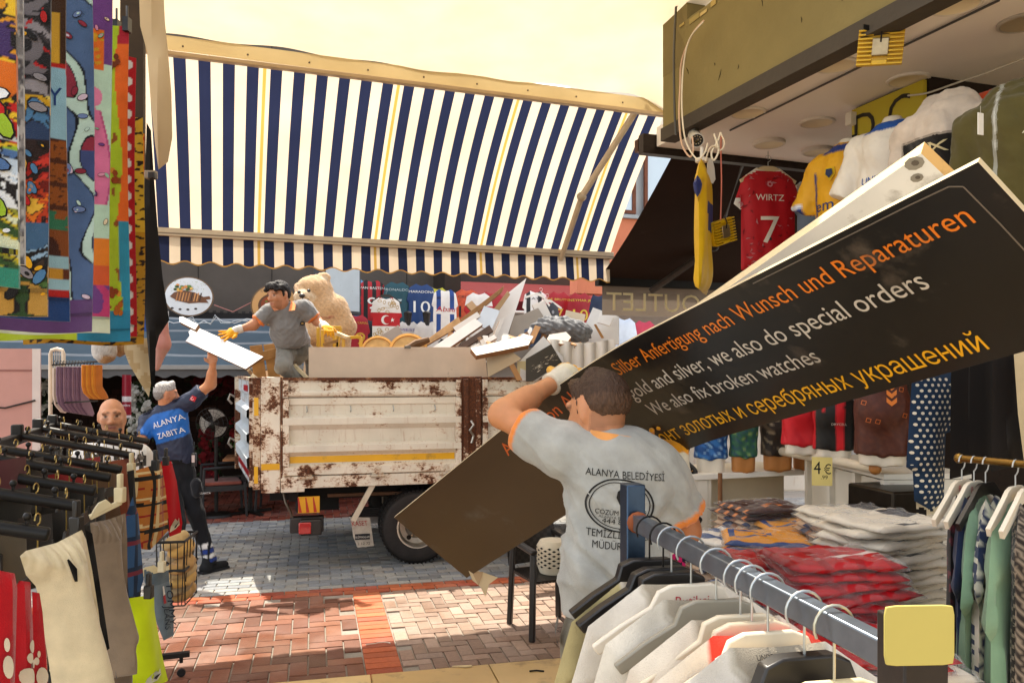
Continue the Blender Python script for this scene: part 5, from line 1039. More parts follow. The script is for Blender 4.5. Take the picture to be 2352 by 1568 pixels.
sp = [cap(ch_, belly, .155, .165, GR2, .08, flat=((0, 1, -.2), 1.25)), cap(belly, hip+UP*.06, .165, .17, GR2, .06, flat=((0, 1, 0), 1.25), cuts=[(hip+UP*.02, V(0, 0, -1))]), cap(s1+V(.03, .03, -.01), s2+V(-.02, 0, -.01), .078, .078, GR2, .07), cap(neck-UP*.035, ch_, .085, .13, GR2, .05, cuts=[(neck-UP*.005, V(0, 0, 1))]),
      cap(s1, c1+(e1-s1)*.15, .078, .072, GR2, .05, cuts=[(c1, (e1-s1).normalized())]), cap(s2, c2+(e2-s2)*.15, .078, .072, GR2, .05, cuts=[(c2, (e2-s2).normalized())])]
def pq(v, col):
    for c, d in ((c1, (e1-s1).normalized()), (c2, (e2-s2).normalized())):
        w = (v-np.array(c))@np.array(d); col[(w > -.02) & (np.linalg.norm(v-np.array(c), axis=1) < .11)] = hexl('d9742c')
    return col
mb = body(sp, .009, '', '', paint=pq, disp=lambda v: folds(v, .007, 17, (.7, 0, .6), 2.5)+.003*vnoise(v, 50)); bv = mb.bvh()
c = P(681, 738, D-.3); Xp, Yp = V(1, .1, .1), UP
mb.disc(c, Xp, Yp, .026, .026, 'd9832c', 18, .010, .7, bv); mb.disc(c, Xp, Yp, .019, .019, '2a2a2c', 16, .012, 0, bv); mb.disc(c, Xp, Yp, .011, .008, 'c0a05a', 10, .015, 0, bv); mb.disc(P(681, 735, D-.3), Xp, Yp, .06, .06, '6e6c6a', 4, .003, .96, bv)
mb.build('polo_shirt', 'knit', t)
mb = MB()                                                                # open orange collar
for sg, u0 in ((-1, 626), (1, 671)):
    b = P(652, 706, D+.02); q = [P(u0-2*sg, 690 if sg > 0 else 700, D+.02), P(u0+8*sg, 698, D+.0), P(u0+(6 if sg > 0 else 14), 712, D-.13), P(u0+(-8 if sg > 0 else 4), 714, D-.15)]
    q2 = [x+V(0, .008, 0) for x in q]; mb.add(q+q2, [(0, 1, 2, 3), (7, 6, 5, 4), (0, 4, 5, 1), (1, 5, 6, 2), (2, 6, 7, 3), (3, 7, 4, 0)], 'd9782c')
mb.grid(lambda s, q: neck+V(math.cos(s*math.pi)*(.082+.012*q), .02+math.sin(s*math.pi)*(.08+.015*q), .055-.05*q-.0*s), 20, 3, 'cf6f28'); mb.build('collar', 'knit', t)
kn = P(650, 842, D-.05); ft = P(702, 892, D+.25); kb = P(716, 818, D+.62); fb_ = V(kb.x+.02, kb.y+.2, .95)
body([cap(hip+UP*.04, hip-UP*.03, .15, .15, '76746c', .05, flat=((0, 1, 0), 1.2)), cap(hip+V(-.05, -.05, 0), kn, .098, .075, '827f76', .05), cap(kn, ft, .073, .058, '76746c', .03), cap(hip+V(.07, -.03, 0), kb, .095, .075, '5c5a54', .05), cap(kb, fb_, .073, .058, '5c5a54', .03)], .010, '', '', disp=lambda v: folds(v, .007, 22, (.5, 0, -.8), 2.5)).build('trousers', 'cloth', t)
for f in (ft, fb_): body([cap(f+V(0, -.05, -.06), f+V(-.02, -.2, -.07), .045, .04, '2b2622', .03), cap(f, f-UP*.06, .05, .05, '2b2622', .03)], .012, '', '').build('shoe', 'rubber', t)
for w, e, dr, pn, sd_, crl, spr in ((w1, e1, P(523, 768, D-.16)-w1, V(.15, -.75, .55), -1, .12, .45), (w2, e2, P(756, 758, D-.12)-w2, V(-.1, .2, -1), 1, .55, .12)):
    ax_ = (w-e).normalized(); g = hand_prims(w+ax_*.02, dr, pn, sd_, 1.15, 'e09a14', crl, spr); g += [cap(w-ax_*.03, w+ax_*.03, .041, .039, 'd8cfc2', .01, cuts=[(w-ax_*.03, -ax_)])]
    body(g, .006, '', '', it=1).build('glove', 'knit', t)
# ------------------------------------------------ giant teddy bear on the load
t = thing('teddy_bear', 'giant plush tan teddy bear standing behind the truck worker, dusty and smiling', 'teddy bear', tk(1.05, 1.5, .91))
D = 9.0; TB = 'd2a878'; hd_ = P(712, 672, D-.1); bo = P(742, 728, D)
fdt = V(-.62, -.75, -.1).normalized(); rt = fdt.cross(UP).normalized()
pr = [ell(P(722, 672, D), (.215, .20, .20), TB, .06), ell(P(699, 684, D-.18), (.115, .10, .088), 'e2c49c', .03), ell(P(742, 722, D), (.28, .24, .25), TB, .08), ell(P(752, 770, D), (.27, .25, .24), TB, .08),
      ell(P(744, 637, D+.0), (.075, .045, .06), 'd8b184', .02), ell(P(685, 661, D+.05), (.055, .05, .06), TB, .02), cap(P(775, 700, D), P(794, 748, D-.05), .10, .115, TB, .06), ell(P(790, 757, D-.06), (.12, .11, .10), TB, .05),
      cap(P(712, 722, D-.15), P(716, 768, D-.25), .10, .11, TB, .05), cap(P(728, 800, D), P(720, 890, D-.05), .13, .12, TB, .05), cap(P(776, 800, D), P(790, 890, D-.02), .13, .12, TB, .05), ell(V(P(720, 880, D).x-.03, D-.12, .98), (.13, .18, .09), TB, .05, None, [((0, 0, .905), (0, 0, -1))]), ell(V(P(790, 880, D).x, D-.10, .98), (.13, .18, .09), TB, .05, None, [((0, 0, .905), (0, 0, -1))])]
def ptd(v, col):
    u_ = 1176+v[:, 0]/v[:, 1]*FV; v_ = VH-(v[:, 2]-H)/v[:, 1]*FV; m = (np.abs(v_-725-.008*(u_-740)**2*.0-4*np.sin((u_-700)/30)) < 1.6) & (u_ > 704) & (u_ < 768) & (v[:, 1] < D); col[m] = hexl('a5553f')
    m = np.linalg.norm((v-np.array(P(744, 640, D-.03)))/np.array([.05, .06, .035]), axis=1) < 1; col[m] = hexl('e2c9a4'); return col
mb = body(pr, .014, '', '', paint=ptd, disp=lambda v: .008*vnoise(v, 9)+.005*vnoise(v, 46)+.003*vnoise(v, 110)); bv = mb.bvh(); mb.build('plush_body', 'fur', t)
def onb(u, v):
    o = V(0, 0, H); h = bv.ray_cast(o, (P(u, v, 1)-o).normalized(), 40); return h[0] if h[0] is not None else P(u, v, D)
mb = MB(); mb.ball(onb(694, 679), (.034, .03, .026), '2c2522', 12); mb.build('nose', 'plastic', t)
for u, v in ((709, 668), (687, 671)): mb = MB(); mb.ball(onb(u, v), .021, '16110e', 10); mb.build('eye', 'plastic', t)
mb = MB(); mb.tube([onb(695, 684)+V(0, -.004, 0), onb(697, 690)+V(0, -.004, 0), onb(703, 692)+V(0, -.004, 0), onb(709, 687)+V(0, -.004, 0)], .006, '2c2522', 6); mb.tube([onb(697, 690)+V(0, -.004, 0), onb(692, 692)+V(0, -.004, 0), onb(689, 689)+V(0, -.004, 0)], .006, '2c2522', 6); mb.build('mouth', 'plastic', t)
# =====================================================  GARMENTS
def outline(pts):                                                        # mirror a right-hand half outline (x >= 0, top to bottom)
    return pts+[(-x, y) for x, y in reversed(pts) if x > 1e-6]
def tee(w=.5, l=.7, sl=.22, drop=.06, neck=.09, vneck=.03, flare=0.0, droop=.55):
    h = w/2; sx = h*.94; e = (sx+sl*math.cos(droop*1.3), -drop-sl*math.sin(droop*1.3)); q = (-.145*math.sin(droop*1.3), -.145*math.cos(droop*1.3)); ax_ = max(e[0]+q[0], h*.97)
    return outline([(0, -vneck), (neck*.6, -vneck*.55), (neck, 0), (sx, -drop), e, (ax_, e[1]+q[1]), (h*.99-.004, -drop-.15-.0*sl), (h, -.34), (h*(1+flare), -l), (0, -l-.006)])
def shorts(w=.38, l=.45, flare=.16):
    h = w/2; return outline([(0, 0), (h*.8, 0), (h*.83, -.04), (h*(1+flare)*.95, -.2), (h*(1+flare), -l), (.03, -l+.01), (.0, -l*.52)])
def pants(w=.40, l=1.0):
    h = w/2; return outline([(0, 0), (h*.82, .0), (h*.85, -.05), (h, -.2), (h*.96, -.5), (h*.72, -l), (.035, -l), (.02, -.36), (0, -.33)])
def dress(w=.40, l=1.1, sl=.2): 
    h = w/2; return outline([(0, -.05), (.07, -.02), (.10, 0), (h, -.05), (h+sl*.6, -.05-sl*.75), (h+sl*.6-.13, -.13-sl*.75), (h*.92, -.24), (h*.9, -.45), (h*1.15, -l), (0, -l-.01)])
def in_poly(u, v, poly):
    c = False; j = len(poly)-1
    for i in range(len(poly)):
        (xi, yi), (xj, yj) = poly[i], poly[j]
        if (yi > v) != (yj > v) and u < (xj-xi)*(v-yi)/(yj-yi)+xi: c = not c
        j = i
    return c
def garment(poly, res=.03, th=.03, cf='888888', fold=.012, seed=0, back=True, curl=0.0, puff=.05, sway=0, foldk=22, gather=0.0, soft=False):
    """flat cloth outline (x across, z down) puffed into a front and a back skin; front faces -y"""
    bm = bmesh.new(); f = bm.faces.new([bm.verts.new((x, 0, z)) for x, z in poly])
    xs = [p[0] for p in poly]; zs = [p[1] for p in poly]
    for lo, hi, ax in ((min(xs), max(xs), 0), (min(zs), max(zs), 2)):
        n = max(2, int(round((hi-lo)/res)))
        for k in range(1, n):
            co_ = [0, 0, 0]; co_[ax] = lo+(hi-lo)*k/n+1e-5; no = [0, 0, 0]; no[ax] = 1
            bmesh.ops.bisect_plane(bm, geom=bm.verts[:]+bm.edges[:]+bm.faces[:], plane_co=co_, plane_no=no, dist=1e-6)
    bmesh.ops.triangulate(bm, faces=[f for f in bm.faces if len(f.verts) > 4])
    bm.verts.index_update(); P2 = np.array([(v.co.x, v.co.z) for v in bm.verts]); d = np.full(len(P2), 9.0)
    for i in range(len(poly)):
        a = np.array(poly[i]); b = np.array(poly[(i+1) % len(poly)]); ab = b-a; t = np.clip(((P2-a)@ab)/max(ab@ab, 1e-12), 0, 1); d = np.minimum(d, np.linalg.norm(P2-a-t[:, None]*ab, axis=1))
    pf = th*(1-np.exp(-d/puff)); rs = random.Random(seed); ph = [rs.uniform(0, 6.28) for _ in range(6)]
    top = max(zs); dz = np.clip((top-P2[:, 1])/max(.2, top-min(zs)), 0, 1)
    wv = fold*(.25+.75*dz)*(np.sin(P2[:, 0]*foldk+ph[0]+2*np.sin(P2[:, 1]*3+ph[1]))*.6+np.sin(P2[:, 0]*foldk*2.3+P2[:, 1]*5+ph[2])*.3+np.sin(P2[:, 1]*11+P2[:, 0]*9+ph[3])*.25)
    cu = curl*(P2[:, 0]**2)*4+sway*dz**2; e = np.clip(d/.02, 0, 1)
    wv = wv+gather*np.sin(P2[:, 0]*190+2*np.sin(P2[:, 0]*31))*np.exp(-(top-P2[:, 1])/.05); yf = -pf+wv*e+cu; yb = pf*.8+wv*.8*e+cu+.004*0; n = len(P2); faces = [tuple(v.index for v in f.verts) for f in bm.faces]
    nrm = [f.normal.y for f in bm.faces]; bm.free(); mb = MB(); yb = np.where(d < 1e-5, yf, np.maximum(yb, yf+.002))
    vs = [(P2[i, 0], yf[i], P2[i, 1]) for i in range(n)]; vb = [(P2[i, 0], yb[i], P2[i, 1]) for i in range(n)]
    F = [f if nr < 0 else f[::-1] for f, nr in zip(faces, nrm)]
    def cc(f, bk):
        x = sum(P2[i, 0] for i in f)/len(f); z = sum(P2[i, 1] for i in f)/len(f); return cf(x, z) if callable(cf) else cf
    if soft:
        vc = [hexl(cf(P2[i, 0], P2[i, 1]) if callable(cf) else cf) for i in range(n)]; mb.add(vs, F, '888888'); mb.c[-len(F):] = [[vc[i] for i in f] for f in F]
    else: mb.add(vs, F, [cc(f, 0) for f in F])
    if back: mb.add(vb, [f[::-1] for f in F], [cc(f, 1) for f in F])
    return mb
FX, FY = V(1, 0, 0), V(0, 0, 1)
def gtext(mb, bv, txt, x, z, h, col, w=None, off=.004, rot=0, slant=0):
    X = V(math.cos(rot), 0, math.sin(rot)); mb.text(txt, V(x, -.2, z), X, V(-math.sin(rot), 0, math.cos(rot)), h, col, off, width=w, conform=bv, slant=slant)
def place(mb, name, mat, label, cat, o, x, group=None, tilt=0, parent=None):
    """put a local garment (x across, -y front, z up) at o with its x axis along x"""
    M = frame(o, x) @ Matrix.Rotation(tilt, 4, 'Y'); ob = mb.build(name, mat, local=True); ob.matrix_world = M
    return tag(ob, label, cat, group)
_g = 0
def gput(poly, name, label, cat, o, x, cf, mat='jersey', deco=None, group=None, tilt=0, **k):
    global _g; _g += 1
    mb = garment(poly, cf=cf, seed=_g, **k)
    if deco: deco(mb, mb.bvh())
    return place(mb, name, mat, label, cat, o, x, group, tilt)
def hanger_mb(w=.42, col='d8cdb8', hook='b8b8b4', th=.012, hh=.07):
    mb = MB(); h = w/2; up_ = [(-h, -.10), (-h*.5, -.035), (-.06, -.008), (-.035, .0), (.035, .0), (.06, -.008), (h*.5, -.035), (h, -.10)]; dn = [(h-.01, -.122), (h*.5, -.07), (.07, -.045), (.03, -.036), (-.03, -.036), (-.07, -.045), (-h*.5, -.07), (-h+.01, -.122)]
    pl = up_+dn; mb.prism(pl, V(0, th/2, 0), V(1, 0, 0), V(0, 0, 1), th, col)
    mb.tube([V(0, 0, -.005), V(0, 0, hh*.45)]+[V(.022*math.sin(a), 0, hh*.45+.022+.022*-math.cos(a)) for a in np.linspace(.3, 4.6, 9)], .0022, hook, 6)
    return mb
def hang(label, o, x, group, txt=None, **k):
    mb = hanger_mb(**k)
    if txt: mb.text(txt, V(0, -.0075, -.031), V(1, 0, 0), V(0, 0, 1), .026, 'b8404a', .0005, width=.075)
    ob = mb.build('hanger', 'plastic', local=True, bevel=.002); ob.matrix_world = frame(o, x); return tag(ob, label, 'hanger', group)
def stripes(cols, w, x0=0): return lambda x, z: cols[int(math.floor((x-x0)/w)) % len(cols)]
# ------------------------------------------------ far football shirt shop
JD = 11.3; JX = E1; GJ = 'football shirts hung in the far shop'
def jersey(u, v, d, w, l, base, label, name_='', num='', tc='e8e6e0', cf=None, deco=None, tilt=0, sl=.2, nh=.05, mat='jersey', group=GJ):
    def dec(mb, bv):
        if name_: gtext(mb, bv, name_, 0, -.135, nh, tc, w=min(w*.8, .045*len(name_)+.02))
        if num: gtext(mb, bv, num, 0, -.42, .24, tc, w=.115*len(num)+.02)
        if deco: deco(mb, bv)
    return gput(tee(w*.8, l, sl, .06, .08, .03, 0, 1.05), 'football_shirt', label, 'football shirt', P(u, v, d), JX, cf or base, mat, dec, group, tilt, res=.03, fold=.014)
RB = lambda x, z: ['1a1618', 'a81e26'][int(math.floor(x/.055)) % 2]
jersey(814, 640, 11.6, .44, .62, '5f93b8', 'light blue shirt at the left end of the row, number partly hidden', 'MARADONA', '10')
jersey(854, 643, 11.55, .46, .64, None, 'red and black striped shirt with white number 9', 'VAN BASTEN', '9', cf=RB)
jersey(912, 647, 11.6, .46, .62, '1f4a55', 'dark teal shirt with pale number 7', 'RONALDO', '7', 'b8c4c4')
jersey(968, 652, 11.7, .48, .62, '1d3a6b', 'navy blue shirt with white number 10', 'MARADONA', '10')
jersey(1004, 660, 11.9, .40, .6, 'b8b030', 'yellow green shirt mostly hidden behind the navy one')
jersey(1072, 664, 11.9, .46, .62, 'c2502c', 'orange shirt with black number 14', 'CRUYFF', '14', '241a18', cf=lambda x, z: ['c4532e', 'b8482a'][int((abs(x)+z)*22) % 2])
jersey(1128, 670, 12.0, .46, .62, 'a02228', 'plain red shirt behind the tall white board')
jersey(1230, 668, 12.0, .46, .62, None, 'white shirt with black stripes and number 10', 'PLATINI', '10', '1a1a1e', cf=lambda x, z: ['e0ddd8', '2a2a2e', 'e0ddd8'][int(math.floor((x+.03)/.06)) % 3])
jersey(1283, 670, 12.0, .46, .62, 'a01c26', 'deep red shirt with gold number 7', 'DE BRUYNE', '7', 'd8b04a')
jersey(1332, 672, 12.0, .46, .62, '9c1a26', 'deep red shirt with yellow number 10', 'NEYMAR JR', '10', 'd8b83c')
jersey(1374, 676, 11.6, .3, .6, '1c2a44', 'navy shirt seen edge on beside the lettered valance')
jersey(818, 722, 11.2, .42, .58, None, 'red shirt with navy sleeves and yellow number 19', 'LAMINE YAMAL', '19', 'd9a63a', cf=lambda x, z: '1f2f55' if abs(x) > .19 else 'a8202c', nh=.045)
jersey(852, 732, 11.3, .36, .5, '1d1f26', 'black shirt half hidden behind the white flag shirt')
jersey(937, 738, 11.0, .42, .56, 'd8d4ce', 'white shirt with purple number 8 on the lower shelf', 'MESSI', '8', '5c4a9a')
jersey(980, 738, 11.0, .42, .56, None, 'white shirt with red and yellow cuffs on the lower shelf', cf=lambda x, z: 'd0a03a' if -.44 < z < -.42 else ('a8242c' if abs(x) > .27 or z < -.45 else 'dcd8d2'))
for u in (937, 980): mb = MB(); mb.lathe([(.05, -.06), (.045, 0), (.05, .06), (.06, .12), (.03, .14), (.001, .145)], P(u, 738, 11.03), UP, '1d1a1a', 14); tag(mb.build('bust', 'plastic'), ['black bust neck above the purple numbered shirt', 'black bust neck above the shirt with coloured cuffs'][u > 950], 'mannequin', 'busts on the lower shelf')
def flag(mb, bv):
    c = V(-.01, -.2, -.305); mb.disc(c, FX, FY, .062, .062, 'e8e2da', 24, .005, 0, bv); mb.disc(c+V(.02, 0, 0), FX, FY, .05, .05, 'b8161f', 24, .008, 0, bv)
    s5 = [(math.sin(2*math.pi*k/10)*(.032 if k % 2 == 0 else .013), math.cos(2*math.pi*k/10)*(.032 if k % 2 == 0 else .013)) for k in range(10)]; cc = c+V(.085, 0, 0); vs = []
    for a, b in s5:
        p = cc+V(a, 0, b); h = bv.ray_cast(p, V(0, 1, 0)); vs.append((h[0] if h[0] is not None else p)+V(0, -.006, 0))
    mb.add(vs, [tuple(range(9, -1, -1))], 'e8e2da')
    rs = random.Random(3)
    for k in range(90):
        x, z = rs.uniform(-.24, .24), rs.uniform(-.68, -.03)
        if -.42 < z < -.2: continue
        mb.disc(V(x, -.2, z), V(math.cos(k), 0, math.sin(k)), V(-math.sin(k), 0, math.cos(k)), .028, .020, 'b08e4e', 12, .0025, .68, bv)
    gtext(mb, bv, 'SINCE 1453', 0, -.15, .022, 'b59a5c', w=.1)
jersey(887, 682, 10.55, .46, .68, None, 'white shirt with gold scrolls and red crescent band hanging in front', cf=lambda x, z: 'b8161f' if -.40 < z < -.21 and abs(x) < .245 else ('a8242a' if z > -.02 else 'e2ddd4'), deco=flag)
hang('dark hanger of the white shirt with crescent band', P(887, 676, 10.57), JX, 'hangers in the far shop', col='2a2826', hook='8a8a88')
def abadi(mb, bv): gtext(mb, bv, 'Abau', 0, -.30, .10, 'b0202c', w=.26, slant=.2); mb.disc(V(.09, -.2, -.12), FX, FY, .03, .035, '24407c', 12, .004, 0, bv); mb.disc(V(-.09, -.2, -.12), FX, FY, .03, .02, '1c2c5c', 8, .004, 0, bv)
jersey(1022, 664, 10.6, .40, .66, None, 'white shirt with broad blue stripes and red script hanging in front', cf=lambda x, z: '24478c' if (.05 < abs(x) < .12 or .17 < abs(x) < .23) and z > -.26 or (.05 < abs(x) < .12 and z < -.34) or (abs(x) > .17 and z < -.34) else 'e4e1dc', deco=abadi, sl=.16)
jersey(1100, 672, 10.8, .46, .66, None, 'white shirt with red chest band, half hidden by timber', cf=lambda x, z: 'b01c26' if -.36 < z < -.18 else 'e0dcd6')
jersey(1257, 694, 10.5, .40, .55, '34343a', 'dark grey shirt hanging in front of the deep red shirts', deco=lambda mb, bv: mb.disc(V(.07, -.2, -.13), FX, FY, .02, .025, '8a8a90', 8, .004, 0, bv))
hang('white hanger of the dark grey shirt', P(1257, 688, 10.52), JX, 'hangers in the far shop', col='d8d4cc'); hang('white hanger tilted above the dark grey shirt', P(1240, 674, 10.3), (JX+UP*-.3).normalized(), 'hangers in the far shop', col='dedad2', w=.36)
jersey(1434, 730, 10.6, .42, .5, 'b8c4d6', 'pale blue shirt under the lettered valance'); jersey(1480, 736, 10.8, .42, .5, 'a8324a', 'raspberry red shirt under the lettered valance')
# ------------------------------------------------ clothes under the right soffit
def rhook(mb, p, n=1): pass
def wirtz(mb, bv):
    W_ = 'e6dfd2'; gtext(mb, bv, 'WIRTZ', .0, -.235, .062, W_, w=.21); gtext(mb, bv, '7', .005, -.53, .27, W_, w=.14, rot=.02); rs = random.Random(9)
    for k in range(120):
        x, z = rs.uniform(-.23, .23), rs.uniform(-.70, -.05); a = rs.uniform(0, 6.28); L = rs.uniform(.02, .05)
        q = [(x, z), (x+L*math.cos(a), z+L*math.sin(a)), (x+L*.5*math.cos(a+.7), z+L*.5*math.sin(a+.7))]
        if abs(z+.2) < .05 and abs(x) < .12 or (abs(x) < .08 and -.56 < z < -.24): continue
        hs_ = [bv.ray_cast(V(b, -.3, c), V(0, 1, 0)) for b, c in q]
        if all(h[0] is not None for h in hs_): mb.add([h[0]+V(0, -.003, 0) for h in hs_], [(0, 1, 2), (2, 1, 0)], ch(['d8808a', 'c4404e', 'd89aa0', '8e1420']))
    mb.disc(V(0, -.2, -.12), FX, FY, .022, .02, 'd8909a', 9, .004, .5, bv); mb.disc(V(-.0, -.2, -.505), FX, FY, .009, .012, '2a2024', 8, .007, 0, bv)
rx = ez(8); wz = P(1764, 386, 5.6)
gput(tee(.40, .72, .2, .07, .085, .015, 0, .95), 'football_shirt', 'red football shirt with white number 7 hanging under the soffit edge', 'football shirt', wz, rx, lambda x, z: 'e0dad0' if (z > -.022 and abs(x) < .1) or (.085 < abs(x) < .20 and abs(z+.37*(abs(x)-.085)+.012) < .016) or (abs(x) > .2 and z < -.215 and abs(x) < .27) else 'b8121f', 'jersey', wirtz, 'shirts hanging under the soffit', res=.012, fold=.012)
hang('pale wooden hanger of the red number 7 shirt', wz+UP*.012, rx, 'hangers under the soffit', col='c9b68e')
mb = MB(); mb.tube([wz+UP*.06, wz+UP*.11, P(1764, 348, 5.62)], .003, 'a8a6a0', 5); tag(mb.build('wire_hook', 'metal'), 'thin wire hook holding the red number 7 shirt', 'hook')
lbp = P(1886, 402, 5.75)
def adi(mb, bv):
    for k in range(3): mb.prism([(0, 0), (.012, 0), (.012+.010, .02+.012*k), (.0+.010, .026+.012*k)], V(.06+k*.018, -.045, -.25), FX, FY, -.001, '1d2230')
gput(tee(.40, .68, .2, .07, .09, .03, 0, .95), 'football_shirt', 'pale blue football shirt with dark collar hanging behind the yellow one', 'football shirt', lbp, ez(15), lambda x, z: '1c2438' if (z > -.03 and abs(x) < .11) or (.13 < abs(x) < .23 and abs(z+.05+.0) < .012) else '9fb4cc', 'jersey', adi, 'shirts hanging under the soffit', res=.03)
hang('white hanger of the pale blue football shirt', lbp+UP*.012, ez(15), 'hangers under the soffit', col='dad4ca')
# yellow and navy shirt seen edge on
yp = P(1614, 372, 4.9)
gput(tee(.46, .80, .2, .07, .09, .03), 'football_shirt', 'yellow and navy football shirt seen edge on below the camera', 'football shirt', yp, ez(71), lambda x, z: '20306e' if (-.42 < z < -.24 and abs(x) < .3 and (x+z*.3) > -.15) or (abs(x) > .30) or (abs(x-.15) < .01 or abs(x-.19) < .01) and z > -.12 else 'd9ad12', 'jersey', None, 'shirts hanging under the soffit', res=.025, th=.045, fold=.02)
mb = MB(); mb.lathe([(.001, 0), (.04, 0), (.04, .02), (.012, .03), (.012, .09)], P(1612, 372, 4.88), UP, 'd6d0c4', 14); tag(mb.build('ceiling_hook', 'plastic'), 'white plastic hook holding the yellow and navy shirt', 'hook')
mb = MB(); mb.prism([(-.03, .05), (.01, .06), (.035, .0), (.045, -.07), (.02, -.10), (-.02, -.09), (-.04, -.03)], P(1632, 384, 4.95), ez(40), UP, .004, 'd8d3ca'); tag(mb.build('price_tag', 'board'), 'white swing tag hanging by the yellow and navy shirt', 'tag')
# CCTV camera, cables, lamps
t = thing('security_camera', 'white bullet security camera on the soffit corner', 'camera', P(1604, 320, 5.1))
a_, b_ = P(1594, 306, 5.25), P(1606, 336, 4.95); mb = MB(); dd = (b_-a_).normalized(); mb.lathe([(.001, 0), (.03, 0), (.036, .01), (.04, .16), (.044, .165), (.044, .20), (.040, .20), (.036, .185), (.001, .185)], a_, dd, ['c9c4b8']*5+['d8d3c8', '2a2826', '17171a'], 22); mb.build('housing', 'plastic', t)
for k in range(10): mb = MB(); x = dd.orthogonal().normalized(); y = dd.cross(x); c = a_+dd*.187+(x*math.cos(k*.628)+y*math.sin(k*.628))*.026; mb.ball(c, .0045, 'b8a88a', 6); mb.build('infrared_diode', 'plastic', t)
mb = MB(); mb.lathe([(.001, 0), (.014, 0), (.014, .006), (.001, .008)], a_+dd*.186, dd, '0a0a0c', 14); mb.build('lens', 'glass', t)
mb = MB(); top = V(a_.x, a_.y, ZS-.06); mb.tube([a_+dd*.06, a_+dd*.04+UP*.06, top], .014, 'bdb8ac', 8); mb.lathe([(.04, 0), (.04, .02), (.001, .025)], top, -UP, 'c5bfb2', 16); mb.build('bracket', 'plastic', t)
def cable(pts, r, col, label, mat='plastic'):
    q = []
    for i in range(len(pts)-1):
        p0, p1, p2, p3 = pts[max(i-1, 0)], pts[i], pts[i+1], pts[min(i+2, len(pts)-1)]
        for k in range(6):
            t_ = k/6; q.append(.5*((2*p1)+(p2-p0)*t_+(2*p0-5*p1+4*p2-p3)*t_**2+(-p0+3*p1-3*p2+p3)*t_**3))
    q.append(pts[-1]); mb = MB(); mb.tube(q, r, col, 6); return tag(mb.build('cable', mat), label, 'cable')
CA = lambda *a: [P(u, v, d*.955) for u, v, d in a]
cable(CA((1616, 48, 5.05), (1590, 80, 5.2), (1566, 140, 5.35), (1562, 200, 5.4), (1560, 270, 5.35), (1566, 330, 5.25), (1584, 360, 5.15), (1592, 345, 5.1), (1590, 315, 5.12)), .006, 'c9a68a', 'pinkish cable running down the olive fascia corner and looping by the security camera')
cable(CA((1614, 52, 5.02), (1584, 90, 5.2), (1570, 150, 5.3), (1566, 240, 5.3), (1574, 320, 5.15), (1600, 365, 5.0), (1618, 352, 4.95), (1625, 330, 5.0)), .005, 'd8ccb4', 'cream cable hanging in a loop left of the security camera')
cable(CA((1640, 308, 5.0), (1650, 345, 4.95), (1640, 368, 4.95), (1634, 352, 4.95), (1648, 325, 4.98), (1655, 305, 5.0)), .006, 'd6c9b0', 'cream cable coiled right of the security camera')
cable(CA((1655, 305, 5.0), (1664, 330, 4.95), (1655, 345, 4.95), (1640, 335, 4.95), (1628, 345, 4.97), (1620, 372, 4.95)), .005, 'd0bfa4', 'cream cable draped between camera and hook')
cable(CA((1656, 310, 5.05), (1656, 360, 5.0), (1657, 415, 5.0), (1656, 470, 5.0), (1655, 505, 5.0)), .0045, 'b0563a', 'reddish wire dropping to the hanging yellow floodlight')
cable(CA((1553, 10, 5.5), (1548, 120, 5.5), (1549, 240, 5.5), (1552, 310, 5.5)), .008, '3c3526', 'dark cable along the outer corner of the fascia')
cable([P(1677, 300, (ZS-.012-H)*FV/(VH-300)), P(1980, 152, (ZS-.015-H)*FV/(VH-152)), P(2295, 1, (ZS-.012-H)*FV/(VH-1))], .006, '3a3632', 'thin dark cable stretched straight along the white soffit')
cable([P(2085, 220, 4.4), P(2130, 214, 4.3), P(2200, 190, 4.2), P(2260, 170, 4.1), P(2352, 135, 4.0), P(2420, 110, 3.9)], .005, 'b0a898', 'sagging light wire along the top of the stall')
def flood(label, c, n, up_, sc):
    n = Vector(n).normalized(); t = thing('floodlight', label, 'floodlight', c, 'yellow floodlights by the soffit'); r = Vector(up_).cross(n).normalized(); u_ = n.cross(r)
    YL = 'c9a010'; mb = MB(); B = lambda x, y, z, a, b, d, col: mb.obox(c+r*x*sc+u_*y*sc+n*z*sc, r*a*sc, u_*b*sc, n*d*sc, col)
    B(-.15, -.12, -.03, .30, .24, .04, YL)
    for k in range(9): B(-.15, -.12+k*.0285, .01, .10, .012, .035, YL); B(.05, -.12+k*.0285, .01, .10, .012, .035, YL)
    for k in range(6): B(-.05+k*.0, -.12+.0, .01, .0, .0, .0, YL) if False else None
    B(-.05, -.12, .01, .1, .03, .03, YL); B(-.05, .09, .01, .1, .03, .03, YL); mb.build('finned_body', 'plastic', t, bevel=.002)
    mb = MB(); mb.obox(c+r*-.055*sc+u_*-.06*sc+n*.01*sc, r*.11*sc, u_*.12*sc, n*.04*sc, 'a8987c'); mb.build('driver_box', 'metal', t, bevel=.004)
    mb = MB(); mb.obox(c-r*.135*sc-u_*.105*sc-n*.034*sc, r*.27*sc, u_*.21*sc, n*.004*sc, '8a8f92'); mb.build('glass_front', 'glass', t)
    mb = MB(); mb.tube([c+u_*.03*sc+n*.05*sc, c+u_*.09*sc+n*.07*sc, c+u_*.15*sc+n*.05*sc], .006*sc, '1d1a18', 6); mb.build('flex', 'rubber', t)
    return t
fl = flood('yellow finned floodlight bracketed under the soffit', P(2022, 110, 3.75), (-.35, -.75, -.15), (.06, -.1, 1), .66)
mb = MB(); c = P(2022, 110, 3.75)
